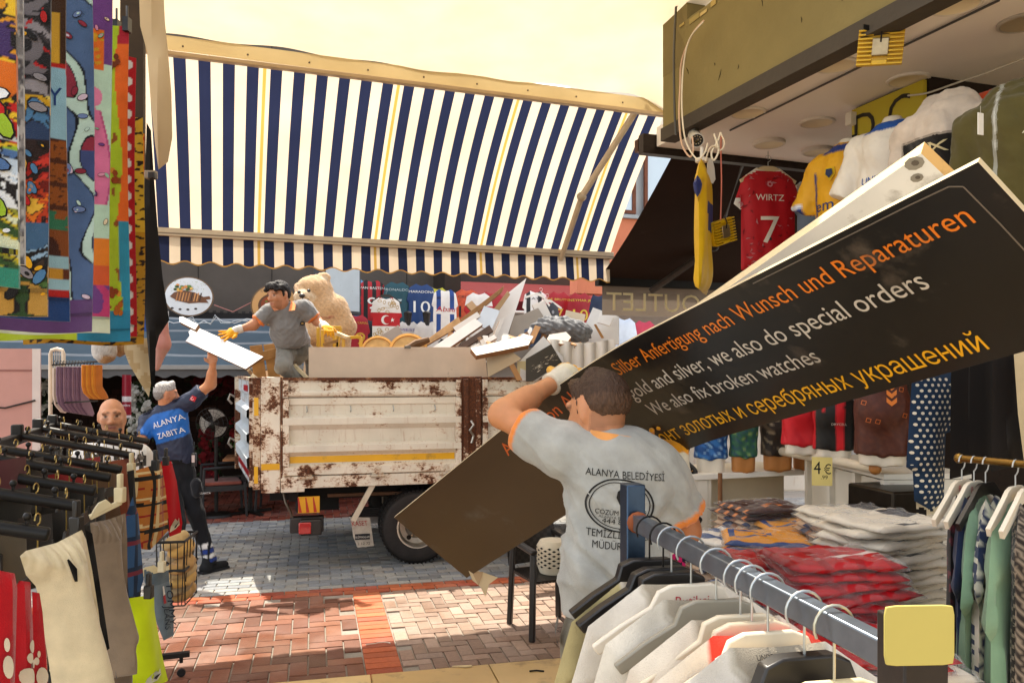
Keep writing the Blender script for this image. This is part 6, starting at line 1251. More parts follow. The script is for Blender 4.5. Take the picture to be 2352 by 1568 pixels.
for s_ in (-1, 1): q = c+V(.075*s_, -.03*s_*-1, .10); mb.beam(q-UP*.03, V(q.x, q.y, ZS), .05, .006, '3a3836', up=E2)
mb.build('bracket', 'metal', fl)
flood('yellow finned floodlight dangling from a wire beside the edge-on shirt', P(1660, 532, 5.0), (.55, -.8, -.1), (-.42, .05, 1), .62)
# ------------------------------------------------ mannequin torsos in front of the yellow sign
def torso(label, u, v, d, x, nk=.05, col='d8cfbe', group='white mannequin busts at the stall front'):
    o = P(u, v, d); x = Vector(x).normalized(); y = UP.cross(x); t_ = thing('mannequin', label, 'mannequin', o, group); L = lambda a, b, c: o+x*a+y*b+UP*c
    mb = body([cap(L(0, 0, nk), L(0, 0, -.02), .052, .056, col, .03, cuts=[(L(0, 0, nk+.03), UP)]), cap(L(-.15, .01, -.06), L(.15, .01, -.06), .055, .055, col, .06), cap(L(0, 0, -.1), L(0, 0, -.38), .13, .11, col, .06, flat=(tuple(y), 1.3)), cap(L(0, 0, -.38), L(0, 0, -.62), .11, .14, col, .06, flat=(tuple(y), 1.25))], .012, '', '')
    mb.build('bust', 'plastic', t_); mb = MB(); mb.tube([L(0, .05, -.3), L(0, .05, -.3)-SO*1.25], .014, '2a2622', 8); mb.build('wall_bracket', 'black_metal', t_); return o, x, t_
def dressed(name, label, cat, o, x, base, mat, paint=None, ln=.66, w=.17, sl=.24, hood=False, long_=False, texts=(), amp=.008, dx=0):
    y = UP.cross(x); L = lambda a, b, c: o+x*a+y*b+UP*c
    pr = [cap(L(0, 0, -.12), L(0, 0, -ln*.6), w, w*.95, base, .07, flat=(tuple(y), 1.3)), cap(L(0, 0, -ln*.5), L(0, 0, -ln), w*.96, w, base, .05, flat=(tuple(y), 1.25), cuts=[(L(0, 0, -ln), V(0, 0, -1))]), cap(L(-.16, .01, -.06), L(.16, .01, -.06), .065, .065, base, .06), cap(L(0, 0, .03), L(0, 0, -.1), .07, .13, base, .05, cuts=[(L(0, 0, .035), UP)])]
    for s_ in (-1, 1):
        a, b = L(.17*s_, .01, -.07), L((.17+.10)*s_, -.01, -.07-sl); pr.append(cap(a, a+(b-a)*1.2, .075, .07 if not long_ else .06, base, .05, cuts=[(b, (b-a).normalized())]))
    if hood: pr += [cap(L(-.085, .05, .02), L(.085, .05, .02), .06, None, base, .05), cap(L(-.06, .05, .07), L(.06, .05, .08), .05, None, base, .05), cap(L(-.085, .03, .04), L(-.02, -.085, -.03), .038, None, base, .03), cap(L(.085, .03, .04), L(.02, -.085, -.03), .038, None, base, .03)]
    def pnt(v, col):
        q = v-np.array(o); a, b, c = q@np.array(x), q@np.array(y), q[:, 2]
        return paint(a, b, c, col) if paint else col
    mb = body(pr, .011, '', '', paint=pnt, disp=lambda v: folds(v, amp, 16, (.2, 0, 1), 2)+.002*vnoise(v, 60)); bv = mb.bvh()
    for tx, a, c, hgt, wd, col in texts: mb.text(tx, L(a, -.3, c), x, UP, hgt, col, .004, width=wd, conform=bv)
    return tag(mb.build(name, mat), label, cat), bv
def st(mask, col, h): col[mask] = hexl(h)
mx_ = ez(38)
o, x, _ = torso('white bust wearing the yellow football shirt', 1948, 352, 4.55, ez(-46))
def py(a, b, c, col):
    st((np.abs(c-.015) < .022) & (np.abs(a) < .12), col, '1c3270'); st((np.abs(np.abs(a)-.155) < .008) & (c < -.1), col, '1c3270'); st((np.abs(a) > .235) & (c < -.27), col, '1c3270'); st((np.abs(a) > .242) & (np.abs(c+.285) < .012), col, 'c8ccd8'); st((a > .1) & (a < .2) & (np.abs(c+.045) < .02), col, '20346e'); return col
o_y = o
dressed('football_shirt', 'yellow football shirt with navy trim on a white bust', 'football shirt', o, x, 'd09a14', 'jersey', py, texts=[('opna', .20, -.17, .05, .09, '1c3270'), ('em', -.09, -.33, .09, .13, '1c3270')])
bb = MB(); c = o+x*-.04+UP.cross(x)*-.15+UP*-.13; bb.prism([(-.025, .03), (.025, .03), (.03, -.01), (0, -.045), (-.03, -.01)], c, x, UP, -.012, 'c9a41c'); bb.prism([(-.016, .02), (.016, .02), (.02, -.008), (0, -.03), (-.02, -.008)], c-UP.cross(x)*.0125, x, UP, -.003, '2a3550'); tag(bb.build('badge', 'cloth'), 'yellow and navy shield badge on the yellow football shirt', 'badge')
o, x, _ = torso('white bust wearing the white and blue football shirt', 2050, 304, 4.2, ez(-48))
def pw(a, b, c, col):
    st((np.abs(c-.02) < .025) & (np.abs(a) < .13), col, '1f4f9a'); st((a > .06) & (a < .24) & (np.abs(c+.045+.02*np.sin(a*20)*0) < .006), col, '1f4f9a'); st((a > .06) & (a < .24) & (np.abs(c+.022) < .005), col, '1f4f9a'); return col
dressed('football_shirt', 'white football shirt with blue collar and lettering on a white bust', 'football shirt', o, x, 'dcd4c6', 'jersey', pw, texts=[('UNIBET', -.02, -.27, .055, .17, '1f4f9a'), ('Carl', .235, -.16, .05, .08, '1f4f9a'), ('●●', -.01, -.33, .05, .08, '1f4f9a')] if False else [('UNIBET', -.03, -.28, .055, .17, '1f4f9a'), ('Carl', .235, -.17, .05, .08, '1f4f9a'), ('oo', -.02, -.345, .07, .1, '1f4f9a')])
o, x, _ = torso('white bust wearing the beige hooded sweatshirt', 2172, 262, 3.75, ez(-48), -.02)
def ph_(a, b, c, col): st((np.abs(a+.035) < .135) & (c < -.125) & (c > -.40) & (b < .02), col, '1d1a17'); return col
dressed('hooded_sweatshirt', 'beige hooded sweatshirt with black chest panel on a bust', 'sweatshirt', o, x, 'c8b8a6', 'knit', ph_, ln=.64, w=.165, sl=.55, hood=True, long_=True, texts=[('A|X', -.035, -.205, .072, .19, 'c9b98c')], amp=.012)
o, x, _ = torso('white bust wearing the olive zipped jacket', 2340, 240, 3.35, ez(-44), -.02)
def pj(a, b, c, col): st((np.abs(a+.06) < .006) & (b < .0), col, 'b9b9b0'); return col
dressed('zip_jacket', 'olive green hooded jacket with open collar on a bust', 'jacket', o, x, '4f4722', 'cloth', pj, ln=.75, w=.18, sl=.6, hood=True, long_=True, texts=[('A|X', .07, -.16, .03, .06, 'd8d0b4')], amp=.012)
mb = MB(); c = P(2252, 285, 3.1); mb.cbox(c, (.032, .003, .085), 'e4ded2', ax=ez(25)); mb.tube([c+UP*.042, c+UP*.07], .001, 'b0a89a', 4); tag(mb.build('price_tag', 'board'), 'blank white swing tag on the olive jacket', 'tag')
mb = body([cap(P(2262, 245, 3.75), P(2258, 300, 3.77), .06, .045, 'b8431c', .03), cap(P(2282, 230, 3.85), P(2262, 245, 3.75), .05, .06, 'b8431c', .03)], .012, '', '', disp=lambda v: .006*vnoise(v, 40)); tag(mb.build('rolled_garment', 'cloth'), 'orange garment tucked between the beige sweatshirt and olive jacket', 'garment')
mb = MB()
for k in range(40): a = random.uniform(0, 1); mb.disc(P(1962+12*random.random(), 312+40*a, 4.75), E1, UP, .008, .008, ch(['c9581c', 'b8a040', 'd8d0c0']), 6, .001*k/10+.012)
mb.obox(P(1962, 355, 4.76), E1*.03, E2*.02, UP*.12, '17120f'); tag(mb.build('floral_scarf', 'cloth', smooth=False), 'narrow black floral scarf hanging left of the yellow sign', 'scarf')
# =====================================================  SHELVES, STACKS AND RAILS ON THE RIGHT
def guv(name, label, cat, uv, c, xd, cf, mat='cloth', group=None, deco=None, **k):   # garment whose outline is measured on the upright plane through c along xd
    global _g; _g += 1
    c = Vector(c); x = Vector(xd).normalized(); n = x.cross(UP); pts = [onpl(u, v, c, n) for u, v in uv]; pl = [((p-c).dot(x), p.z-c.z) for p in pts]
    ar = sum(pl[i][0]*pl[(i+1) % len(pl)][1]-pl[(i+1) % len(pl)][0]*pl[i][1] for i in range(len(pl)))
    if ar > 0: pl = pl[::-1]
    mb = garment(pl, cf=cf, seed=_g, **k)
    if deco: deco(mb, mb.bvh(), lambda u, v: (lambda p: ((p-c).dot(x), p.z-c.z))(onpl(u, v, c, n)))
    return place(mb, name, mat, label, cat, c, x, group)
WW = 'e2dac9'
t = thing('display_shelf', 'white chipboard shelf unit holding hip mannequins in boys shorts', 'shelf', P(1700, 1090, 4.45)-UP*1.2)
s0 = P(1592, 1090, 4.32); sx_ = ez(18); sy_ = ez(108)
mb = MB(); mb.obox(s0-UP*.03, sx_*.72, sy_*.42, UP*.03, 'e6dfd0'); mb.build('top_board', 'board', t, bevel=.002)
mb = MB(); mb.obox(V(s0.x, s0.y, FL-.17)+sx_*.012+sy_*.01, sx_*.02, sy_*.4, UP*(s0.z-.032-FL+.17), 'ddd5c4'); mb.obox(V(s0.x, s0.y, FL-.17)+sx_*.10+sy_*.012, sx_*.02, sy_*.38, UP*(s0.z-.032-FL+.17), 'd6cdbb'); mb.obox(V(s0.x, s0.y, 0)+sx_*.034+sy_*.012, sx_*.064, sy_*.015, UP*(s0.z-.033), 'dfd7c6'); mb.build('side_board', 'board', t)
mb = MB(); mb.obox(V(s0.x, s0.y, 0)+sx_*.122+sy_*.16, sx_*.58, sy_*.02, UP*(s0.z-.033), 'cdbfa4'); mb.build('back_board', 'board', t)
t = thing('cabinet', 'white open cabinet with panelled front under the hanging price card', 'cabinet', P(1940, 1100, 4.0)-UP*1.3)
c0, c1 = P(1848, 1050, 4.42), P(2030, 1086, 3.62); c0.z = c1.z = 1.44; cx = (c1-c0); cl = cx.length; cx.normalize(); cy = cx.cross(UP)
for k in range(4):
    mb = MB(); mb.obox(V(c0.x, c0.y, 0)+cx*(cl-.03)*k/3, cx*.03, cy*-.4, UP*1.44, 'ddd6c6'); mb.build('upright', 'board', t)
mb = MB(); mb.obox(V(c0.x, c0.y, 0)-cy*.03, cx*cl, cy*-.02, UP*1.43, 'd8cfbd'); mb.build('back_board', 'board', t)
mb = MB(); mb.obox(V(c0.x, c0.y, 1.443), cx*cl, cy*-.42, UP*.025, 'e0d9ca'); mb.build('top_board', 'board', t)
mb = MB(); a, b = P(1797, 1036, 4.45), P(2010, 1075, 3.62); mb.tube([a, b], .024, 'cfc4ae', 14); mb.ball(b, .03, 'b8793a', 8); tag(mb.build('tent_pole', 'plastic'), 'cream pole lying along the cabinet top under the hip mannequins', 'pole')
mb = MB(); a = P(1654, 1086, 4.2); mb.tube([V(a.x, a.y, FL), a+UP*.0], .012, '7c5230', 10); tag(mb.build('broom_handle', 'wood'), 'brown wooden broom handle leaning on the shelf edge', 'handle')
# hip mannequins in shorts
def hips(u, vt, vb, d, wpx, label, clabel, skin, cloth, paint=None, leg=.42, rot=20, mat='jersey', deco=None, k0=1.0):
    top, bot = P(u, vt, d), P(u, vb, d); h = top.z-bot.z; w = wpx/FV*d; x = ez(rot); y = UP.cross(x); L = lambda a, b, c: bot+x*a*w+y*b*w+UP*c*h
    t_ = thing('hip_mannequin', label, 'mannequin', bot, 'hip mannequins on the shelves')
    mb = body([cap(L(0, 0, .95), L(0, 0, .6), .38*w, .44*w, skin, .05, flat=(tuple(y), 1.2), cuts=[(L(0, 0, 1.0), UP)]), cap(L(-.21, 0, .5), L(-.20, 0, .0), .25*w, .22*w, skin, .04, cuts=[(bot, -UP)]), cap(L(.21, 0, .5), L(.20, 0, .0), .25*w, .22*w, skin, .04, cuts=[(bot, -UP)])], .009, '', '')
    mb.build('hip_form', 'plastic', t_)
    pr = [cap(L(0, 0, .95), L(0, 0, .55), .41*w, .475*w, cloth, .05, flat=(tuple(y), 1.2), cuts=[(L(0, 0, .99), UP)])]
    for s_ in (-1, 1): pr.append(cap(L(.19*s_, 0, .6), L(.235*s_, 0, leg-.3), .28*w, .30*w, cloth, .04, cuts=[(L(0, 0, leg*.7), -UP)]))
    def pn(v, col):
        q = v-np.array(bot); return paint(q@np.array(x)/w, q[:, 2]/h, col, v) if paint else col
    mb = body(pr, .008, '', '', paint=pn, disp=lambda v: folds(v, .004, 26, (.1, 0, 1), 2)); bv = mb.bvh()
    if deco: deco(mb, bv, L, x)
    return tag(mb.build('shorts', mat), clabel, 'shorts', 'shorts on the hip mannequins')
def splat(cols, sc, th=.0):
    def f(a, b, col, v):
        n = vnoise(v, sc); m = vnoise(v+3, sc*1.7)
        for i, (c, lo) in enumerate(cols): col[(n if i % 2 == 0 else m) > lo] = hexl(c)
        return col
    return f
hips(1632, 900, 1087, 4.45, 74, 'white hip mannequin at the left end of the shelf', 'blue tie dyed boys shorts on the left end mannequin', 'd9cdb8', '16447c', splat([('2f6aa8', .25), ('8fb4d0', .5)], 40), .27, -10)
hips(1707, 895, 1084, 4.45, 64, 'tan hip mannequin, second on the shelf', 'mottled green boys shorts on the second mannequin', 'b4763a', '2f5a44', splat([('4a7a4c', .2), ('2a4a5c', .35), ('8fa05a', .6)], 45), .27, 5)
hips(1786, 890, 1080, 4.5, 76, 'tan hip mannequin, third on the shelf', 'dark brown printed boys shorts with red motif on the third mannequin', 'b4763a', '2a2018', lambda a, b, c, v: splat([('5a4a38', .35), ('8a7a60', .65)], 30)(a, b, c, v), .27, 5, deco=lambda mb, bv, L, x: [mb.disc(L(.22, -1, .62)-UP*.02*k, x, UP, .05-.008*k, .03, ch(['a81c1c', 'c8a020', 'd8d0c0', '8a1818']), 7, .003+.001*k, 0, bv) for k in range(4)])
hips(1846, 900, 1076, 4.55, 56, 'tan hip mannequin half hidden behind the red shorts', 'pale shorts on the half hidden mannequin', 'a86c34', 'c8bca8', None, .3, 0)
hips(1844, 862, 1042, 4.15, 92, 'white hip mannequin in red shorts above the pole', 'plain bright red football shorts above the pole', 'ddd3c0', 'c01822', None, .17, -15)
hips(1915, 858, 1052, 3.95, 88, 'white hip mannequin in black and red shorts', 'black shorts with red side stripes above the price card', 'ddd3c0', '17130f', lambda a, b, c, v: (c.__setitem__((a < -.44) | ((a > -.28) & (a < -.20) & (b > .55)), hexl('b8141c')), c.__setitem__((a > .05) & (a < .25), hexl('c4161f')), c)[2], .15, -22, deco=lambda mb, bv, L, x: mb.text('DRYCELL', L(.13, -1, .40), x, UP, .016, 'd8d0c0', .003, width=.07, conform=bv))
def hum(mb, bv, L, x):
    for k in range(4): 
        for s_ in (-1, 1): 
            q = [L(.12+s_*.0, -1, .86-.075*k), L(.12+s_*.09, -1, .90-.075*k), L(.12+s_*.09, -1, .855-.075*k), L(.12, -1, .815-.075*k)]; hh = [bv.ray_cast(p, UP.cross(x)) for p in q]
            if all(h[0] is not None for h in hh): mb.add([h[0]-UP.cross(x)*.003 for h in hh], [(0, 1, 2, 3) if s_ > 0 else (3, 2, 1, 0)], 'd8782c')
    for a, b in ((-.32, .85), (-.1, .78), (-.36, .62), (-.28, .45), (-.12, .44), (.36, .5), (.3, .75), (.4, .9)): mb.disc(L(a, -1, b), x+UP*.6, UP-x*.6, .014, .014, 'b8602c', 4, .003, .7, bv)
hips(2026, 835, 1068, 3.6, 118, 'white hip mannequin in brown patterned shorts at the cabinet end', 'dark brown football shorts with orange chevrons at the cabinet end', 'ddd3c0', '4a2216', splat([('5a2c1a', .3)], 120), .15, -18, deco=hum)
mb = MB(); c = P(1888, 1082, 3.78); x = ez(-12); y = UP.cross(x); mb.cbox(c, (.092, .003, .135), 'dcc878', ax=x); o = c-y*.0016
mb.text('4', o+x*-.022-UP*.012, x, UP, .085, '17140f', .0008, width=.032); mb.text('€', o+x*.024-UP*.012, x, UP, .066, '17140f', .0008, width=.032); mb.text('.99', o+x*.010-UP*.036, x, UP, .026, '17140f', .0008, width=.030)
tag(mb.build('price_card', 'board', smooth=False), 'pale yellow card reading 4.99 euro hanging from the pole', 'price card')
mb = body([cap(P(1580, 1085, 4.4), P(1584, 1190, 4.4), .05, .075, '1c1916', .05), cap(P(1576, 1000, 4.45), P(1572, 1090, 4.4), .02, .025, '141210', .03)], .01, '', '', disp=lambda v: .006*vnoise(v, 40)); 
for k in range(8):
    for s_ in (-1, 1): a = P(1566, 1095+k*14, 4.31); mb.tube([a, a+V(.03, 0, -.018*s_), a+V(.06, .0, -.036*s_)], .002, 'b8864a', 4)
tag(mb.build('net_bag', 'cloth'), 'black sports bag with tan net hanging left of the white shelf', 'bag')
# packaged shirts on the table
t = thing('sales_table', 'low sales table covered by stacks of packed shirts', 'table', P(1850, 1450, 3.1)*1.0-UP*(P(1850, 1450, 3.1).z-FL)); tc = V(1.06, 3.2, 0)
def tb(p, q, z): return tc+ez(14)*p+ez(104)*q+UP*z
mb = MB(); mb.obox(tb(-.55, -.95, .86), ez(14)*1.25, ez(104)*1.95, UP*.04, 'd8ccb4'); mb.build('table_top', 'board', t, bevel=.003)
for p, q in ((-.5, -.9), (.62, -.9), (-.5, .92), (.62, .92)): mb = MB(); mb.obox(tb(p, q, FL), ez(14)*.05, ez(104)*.05, UP*(.86-FL), 'b8ac94'); mb.build('leg', 'board', t)
def pack_mb(w, l, h, cf, seed):
    rs = random.Random(seed); ph = [rs.uniform(0, 6) for _ in range(4)]; mb = MB()
    def f(side):
        def g(s, q):
            a, b = 2*s-1, 2*q-1; e = max(0, 1-abs(a)**9)**.3*max(0, 1-abs(b)**9)**.3; z = h*.5*(1+side*e)+.006*math.sin(a*5+ph[0])*math.sin(b*4+ph[1])*e+.003*math.sin(a*13+b*9+ph[2])*e
            return V(a*w/2, b*l/2, z)
        return g
    mb.grid(f(1), 14, 14, cf=cf); mb.grid(lambda s, q: f(-1)(1-s, q), 14, 14, cf=lambda s, q: cf(1-s, q)); return mb
PROT = {}
def pack(kind, w, l, h, cf):
    e = thing('packed_shirt', None, 'packed shirt'); mb = pack_mb(w, l, h, cf, len(PROT)); mb.build('folded_shirt', 'jersey', e, weld=.0003)
    wr = pack_mb(w*1.05, l*1.06, h*1.18, lambda s, q: 'ffffff', 31+len(PROT)); wr.v = [(x*(1+.02*math.sin(y*50)), y*(1+.03*math.sin(x*44+1)), z-h*.09+.006*math.sin(x*60+y*41)+.004*math.sin(x*23-y*90)) for x, y, z in wr.v]; wr.build('plastic_bag', 'wrap', e, weld=.0003); PROT[kind] = e
pack('white', .38, .30, .027, lambda s, q: '2a2a30' if (s > .62 and q > .6) or (.2 < s < .55 and .12 < q < .2) else ('c8bca8' if q < .1 else 'd9d0be'))
pack('red', .36, .28, .027, lambda s, q: 'd8c8c0' if (.42 < q < .47 and s > .4) or (q < .03 and s > .5) else ('960a14' if int(s*14) % 4 == 0 else 'b00c16'))
pack('orange', .36, .28, .027, lambda s, q: '2c4478' if abs(math.hypot(s-.3, q-.6)-.22) < .035 or q < .1 else 'd08a18')
pack('brown', .36, .28, .027, lambda s, q: 'c8783c' if (s < .08 and int(q*9) % 2) or abs(math.hypot(s-.5, q-.3)-.1) < .025 else '3c1c14')
pack('blue', .36, .28, .027, lambda s, q: 'd8d2c8' if q < .14 or int(s*8) % 3 == 0 else '3c5480')
pack('checked', .36, .28, .027, lambda s, q: ['2a3858', 'c8a888', '8a5a3c'][int(s*9+q*5) % 3])
ORD = ['topmost', 'second', 'third', 'fourth', 'fifth', 'sixth', 'seventh', 'eighth', 'ninth', 'tenth', 'eleventh', 'twelfth', 'thirteenth', 'fourteenth', 'fifteenth', 'sixteenth', 'seventeenth', 'eighteenth']
rs_ = random.Random(11)
def stack(where, kinds, c, ztop, rot, jit=.02, h=.028):
    n = max(2, min(18, int((ztop-.905)/h))); z = .905
    for k in range(n):
        kd = kinds[min(len(kinds)-1, n-1-k)]; M = Matrix.Translation((c[0]+rs_.uniform(-jit, jit), c[1]+rs_.uniform(-jit, jit), z)) @ Matrix.Rotation(R(rot+rs_.uniform(-13, 13)), 4, 'Z') @ Matrix.Rotation(R(rs_.uniform(-2, 2)), 4, 'X')
        o = dup(PROT[kd], M, f'{kd} packed shirt, {ORD[n-1-k]} in the stack {where}'); o['group'] = 'shirts packed in clear bags'; z += h
pt2 = lambda u, d: P(u, 1200, d)[:2]
stack('nearest the dress rail', ['white'], pt2(2030, 2.9), 1.43, 20, .025); stack('of white shirts behind the tallest white stack', ['white', 'white', 'checked'], pt2(1958, 3.35), 1.36, 8)
stack('at the back beside the broom handle', ['brown', 'brown', 'checked', 'checked', 'checked'], pt2(1748, 3.85), 1.30, 14); stack('in the middle topped by orange', ['orange', 'orange', 'checked', 'blue'], pt2(1756, 3.38), 1.25, -6, .03)
stack('of orange shirts by the cabinet', ['orange', 'checked', 'orange', 'blue'], pt2(1842, 3.65), 1.26, 10, .03); stack('at the table left edge', ['blue', 'blue', 'checked'], pt2(1648, 3.55), 1.23, 24, .03)
stack('of red shirts nearest the rail', ['red'], pt2(1915, 2.5), 1.39, 12, .025, .031); stack('of red shirts left of the tall red one', ['red', 'red', 'red', 'blue'], pt2(1785, 2.75), 1.32, -4, .035, .031); stack('of mixed shirts at the table front left', ['blue', 'red', 'blue', 'checked'], pt2(1660, 2.85), 1.18, 18, .035); stack('of red shirts behind the rail end', ['red', 'red', 'white'], pt2(1990, 2.2), 1.22, 8, .03)
for e in PROT.values():                                                  # the first of each kind is itself one of the piles
    pass
spots = [('white', (2085, 2.75), 'lying loose beside the nearest white stack'), ('red', (1860, 2.4), 'lying loose at the table front'), ('orange', (1700, 3.15), 'lying loose before the middle stack'), ('brown', (1800, 3.95), 'lying loose behind the middle stack'), ('blue', (1600, 3.2), 'lying loose on the table corner'), ('checked', (1890, 3.85), 'lying loose under the cabinet')]
for kd, (u, d), w in spots: e = PROT[kd]; q = pt2(u, d); e.matrix_world = Matrix.Translation((q[0], q[1], .905)) @ Matrix.Rotation(R(rs_.uniform(-20, 20)), 4, 'Z'); e['label'] = f'{kd} shirt in clear bag {w}'; e['group'] = 'shirts packed in clear bags'
mb = MB(); q = P(1535, 1290, 2.5); mb.grid(lambda s, w: q+V(-.03+.09*s, .03*s, .03-.09*w+.01*math.sin(s*9)), 8, 6, cf=lambda s, w: '1d1a2a' if int((s+w)*7) % 3 == 0 else 'c02060'); tag(mb.build('folded_hat', 'cloth'), 'bright pink and black folded cap behind the rail post', 'cap')
# dresses at the far right
def dots(mb, bv, f):
    for i in range(26):
        for j in range(44):
            x, z = -.32+i*.026+(j % 2)*.013, .05-j*.022; h = bv.ray_cast(V(x, -.3, z), V(0, 1, 0))
            if h[0] is not None and z > -.80: mb.disc(V(x, -.3, z), FX, FY, .0065, .0065, 'ddd2bc', 7, .002, 0, bv)
pc = P(2140, 900, 3.15)
guv('dress', 'navy blue dress with white polka dots and ruffled cuff hanging by the curtain', 'dress', [(2096, 850), (2195, 845), (2205, 880), (2200, 985), (2172, 995), (2170, 1055), (2168, 1150), (2140, 1172), (2100, 1150), (2096, 1082), (2081, 1072), (2088, 960)], pc, ez(10), '1c3048', 'cloth', None, dots, res=.03, th=.05, fold=.022)
guv('dress', 'cream dress hem with black lace print below the polka dots', 'dress', [(2104, 1150), (2166, 1150), (2168, 1225), (2160, 1238), (2106, 1228)], pc+V(.0, .06, 0), ez(10), lambda x, z: '1a1614' if math.sin(x*95)*math.sin(z*80+math.sin(x*60)) > .15 else 'cfc0a0', 'cloth', None, res=.008, th=.03, fold=.015)
for k, (u0, u1, vb, d) in enumerate([(2185, 2240, 1085, 3.0), (2228, 2290, 1075, 2.85), (2280, 2345, 1068, 2.7)]):
    guv('dress', ['plain black dress hanging next to the polka dots', 'plain black dress hanging in the middle of three', 'plain black dress hanging next to the cream curtain'][k], 'dress', [(u0, 780), (u1, 770), (u1+6, vb), (u0-4, vb+15)], P(u0, 900, d), ez(12), ['1a1512', '17120f', '1c1714'][k], 'cloth', 'black dresses at the stall end', res=.05, th=.04, fold=.03)
guv('curtain', 'cream curtain edge at the right end of the stall', 'curtain', [(2326, 780), (2420, 770), (2420, 1075), (2352, 1060), (2338, 950)], P(2340, 900, 2.6), ez(12), 'b8a684', 'cloth', None, res=.05, th=.03, fold=.03)
mb = MB(); q = P(2105, 1130, 3.4); mb.obox(V(q.x-.10, q.y, FL), ez(14)*.26, ez(104)*.3, UP*(1.42-FL), '332c24'); tag(mb.build('fuse_box', 'metal', bevel=.01), 'dark metal box standing behind the polka dot dress', 'box')
t = thing('dress_rail', 'short brown dress rail on a dark post at the stall end', 'rail', P(2290, 1300, 2.3)-UP*(P(2290, 1300, 2.3).z-FL))
ra, rbb = P(2203, 1052, 2.45), P(2420, 1072, 2.2); mb = MB(); mb.tube([ra, rbb], .011, '8a6a34', 10); mb.ball(ra, .016, '9a7838', 8); mb.build('rail', 'metal', t)
mb = MB(); mb.tube([V(rbb.x, rbb.y, FL), rbb], .015, '2a2420', 10); mb.build('post', 'black_metal', t)
DG = 'dresses and tops on the brown rail'; yx = ez(72)
def rail_top(tt): return ra.lerp(rbb, tt)-UP*.085
GREEN, TIE = '7c9c7e', None
def tied(x, z): n = math.sin(x*70+2*math.sin(z*60))*math.sin(z*75+math.sin(x*40)); return 'cfc8b8' if n > -.05 else '1e2c50'
for tt, u, lab, lc in [(.03, 2205, 'white hanger at the rail end', 'd8cdb8'), (.17, 2245, 'white hanger second on the brown rail', 'd8cdb8'), (.30, 2280, 'black hanger third on the brown rail', '1c1815'), (.62, 2340, 'white hanger fourth on the brown rail', 'd8cdb8'), (.75, 2360, 'white hanger last on the brown rail', 'd8cdb8')]:
    hang(lab, rail_top(tt)+UP*.02, ez(38), 'hangers on the brown rail', 'Butikçi' if lc != '1c1815' and tt < .5 else None, col=lc, w=.38)
def dr(tt, lab, cf, w, l, sl, dx=0, rot=50, mat='cloth', **k): gput(tee(w, l, sl, .08, .08, .03, .06, .92), 'dress', lab, 'dress', rail_top(tt)-UP*.015+V(0, 0, 0), ez(rot), cf, mat, None, DG, 0, res=k.pop('res', .018), th=.05, fold=.03, puff=.07, soft=True, **k)
dr(.03, 'dark floral dress at the left end of the brown rail', lambda x, z: '6a2430' if math.sin(x*110+z*50)*math.sin(z*90) > .5 else '17110f', .32, 1.15, .02, res=.012)
dr(.13, 'navy dress with tie dyed lower half', lambda x, z: '1b2746' if z > -.48 else tied(x, z), .36, 1.2, .18, res=.014)
dr(.22, 'sage green short sleeved dress behind the tie dyed one', GREEN, .38, 1.2, .22)
dr(.36, 'navy and white tie dyed top on black hanger', lambda x, z: tied(x, z) if z > -.6 else '1b2746', .36, 1.15, .18, res=.014)
dr(.50, 'sage green short sleeved top nearest the camera on the rail', lambda x, z: GREEN if z > -.55 else '1b2746', .42, .95, .26)
dr(.72, 'black and grey chevron knit dress at the frame edge', lambda x, z: '17120f' if abs(x) < .05 and z > -.2 else ('8a7c6c' if (z*70+abs(((x*50) % 2)-1)*2) % 2 < .8 else '241c18'), .36, 1.15, .08, res=.01)
# ------------------------------------------------ front rail with white tops
r0, r1 = P(1466, 1200, 2.0), P(2040, 1478, 1.085); r1.z = r0.z; rd_ = (r1-r0).normalized(); rq = rd_.cross(UP)
t = thing('clothes_rail', 'blue grey square steel clothes rail running towards the camera', 'clothes rail', V(.4, 1.55, FL))
mb = MB(); mb.beam(r0-rd_*.01, r1+rd_*.05, .030, .040, '7e8894'); mb.build('top_bar', 'metal', t, bevel=.003)
mb = MB(); mb.obox(V(r0.x, r0.y, FL)-ez(14)*.025-ez(104)*-.012, ez(14)*.05, ez(104)*.05, UP*(1.655-FL), '3c4c60'); mb.build('far_post', 'metal', t, bevel=.003)
mb = MB(); n0_ = r1+rd_*.0; mb.obox(V(n0_.x-.015, n0_.y-.075, FL), ez(8)*.062, ez(98)*.06, UP*(n0_.z+.065-FL), '241d1a'); mb.build('near_post', 'black_metal', t, bevel=.003)
mb = MB(); mb.obox(V(r0.x-.02, r0.y-.02, FL), rd_*.94, rq*.05, UP*.05, '3c4652'); mb.build('foot_bar', 'metal', t)
mb = MB(); mb.ball(r0-rd_*.002+UP*.0, (.028, .012, .028), '8a4a28', 10); mb.build('rusty_weld', 'rubber', t)
c = P(2113, 1459, .955); x = ez(3); pl = []
for k in range(24):
    a = 2*math.pi*k/24; pl.append((.043*max(-1, min(1, 1.35*math.cos(a))), .036*max(-1, min(1, 1.35*math.sin(a)))))
mb = MB(); mb.prism(pl, c, x, UP, -.004, 'b3a557'); tag(mb.build('blank_card', 'board', bevel=.001), 'blank yellow rounded price card on the near rail post', 'card')
HGR = 'hangers on the front rail'; TG = 'white tops on the front rail'
def rp(tt): return r0.lerp(r1, tt)
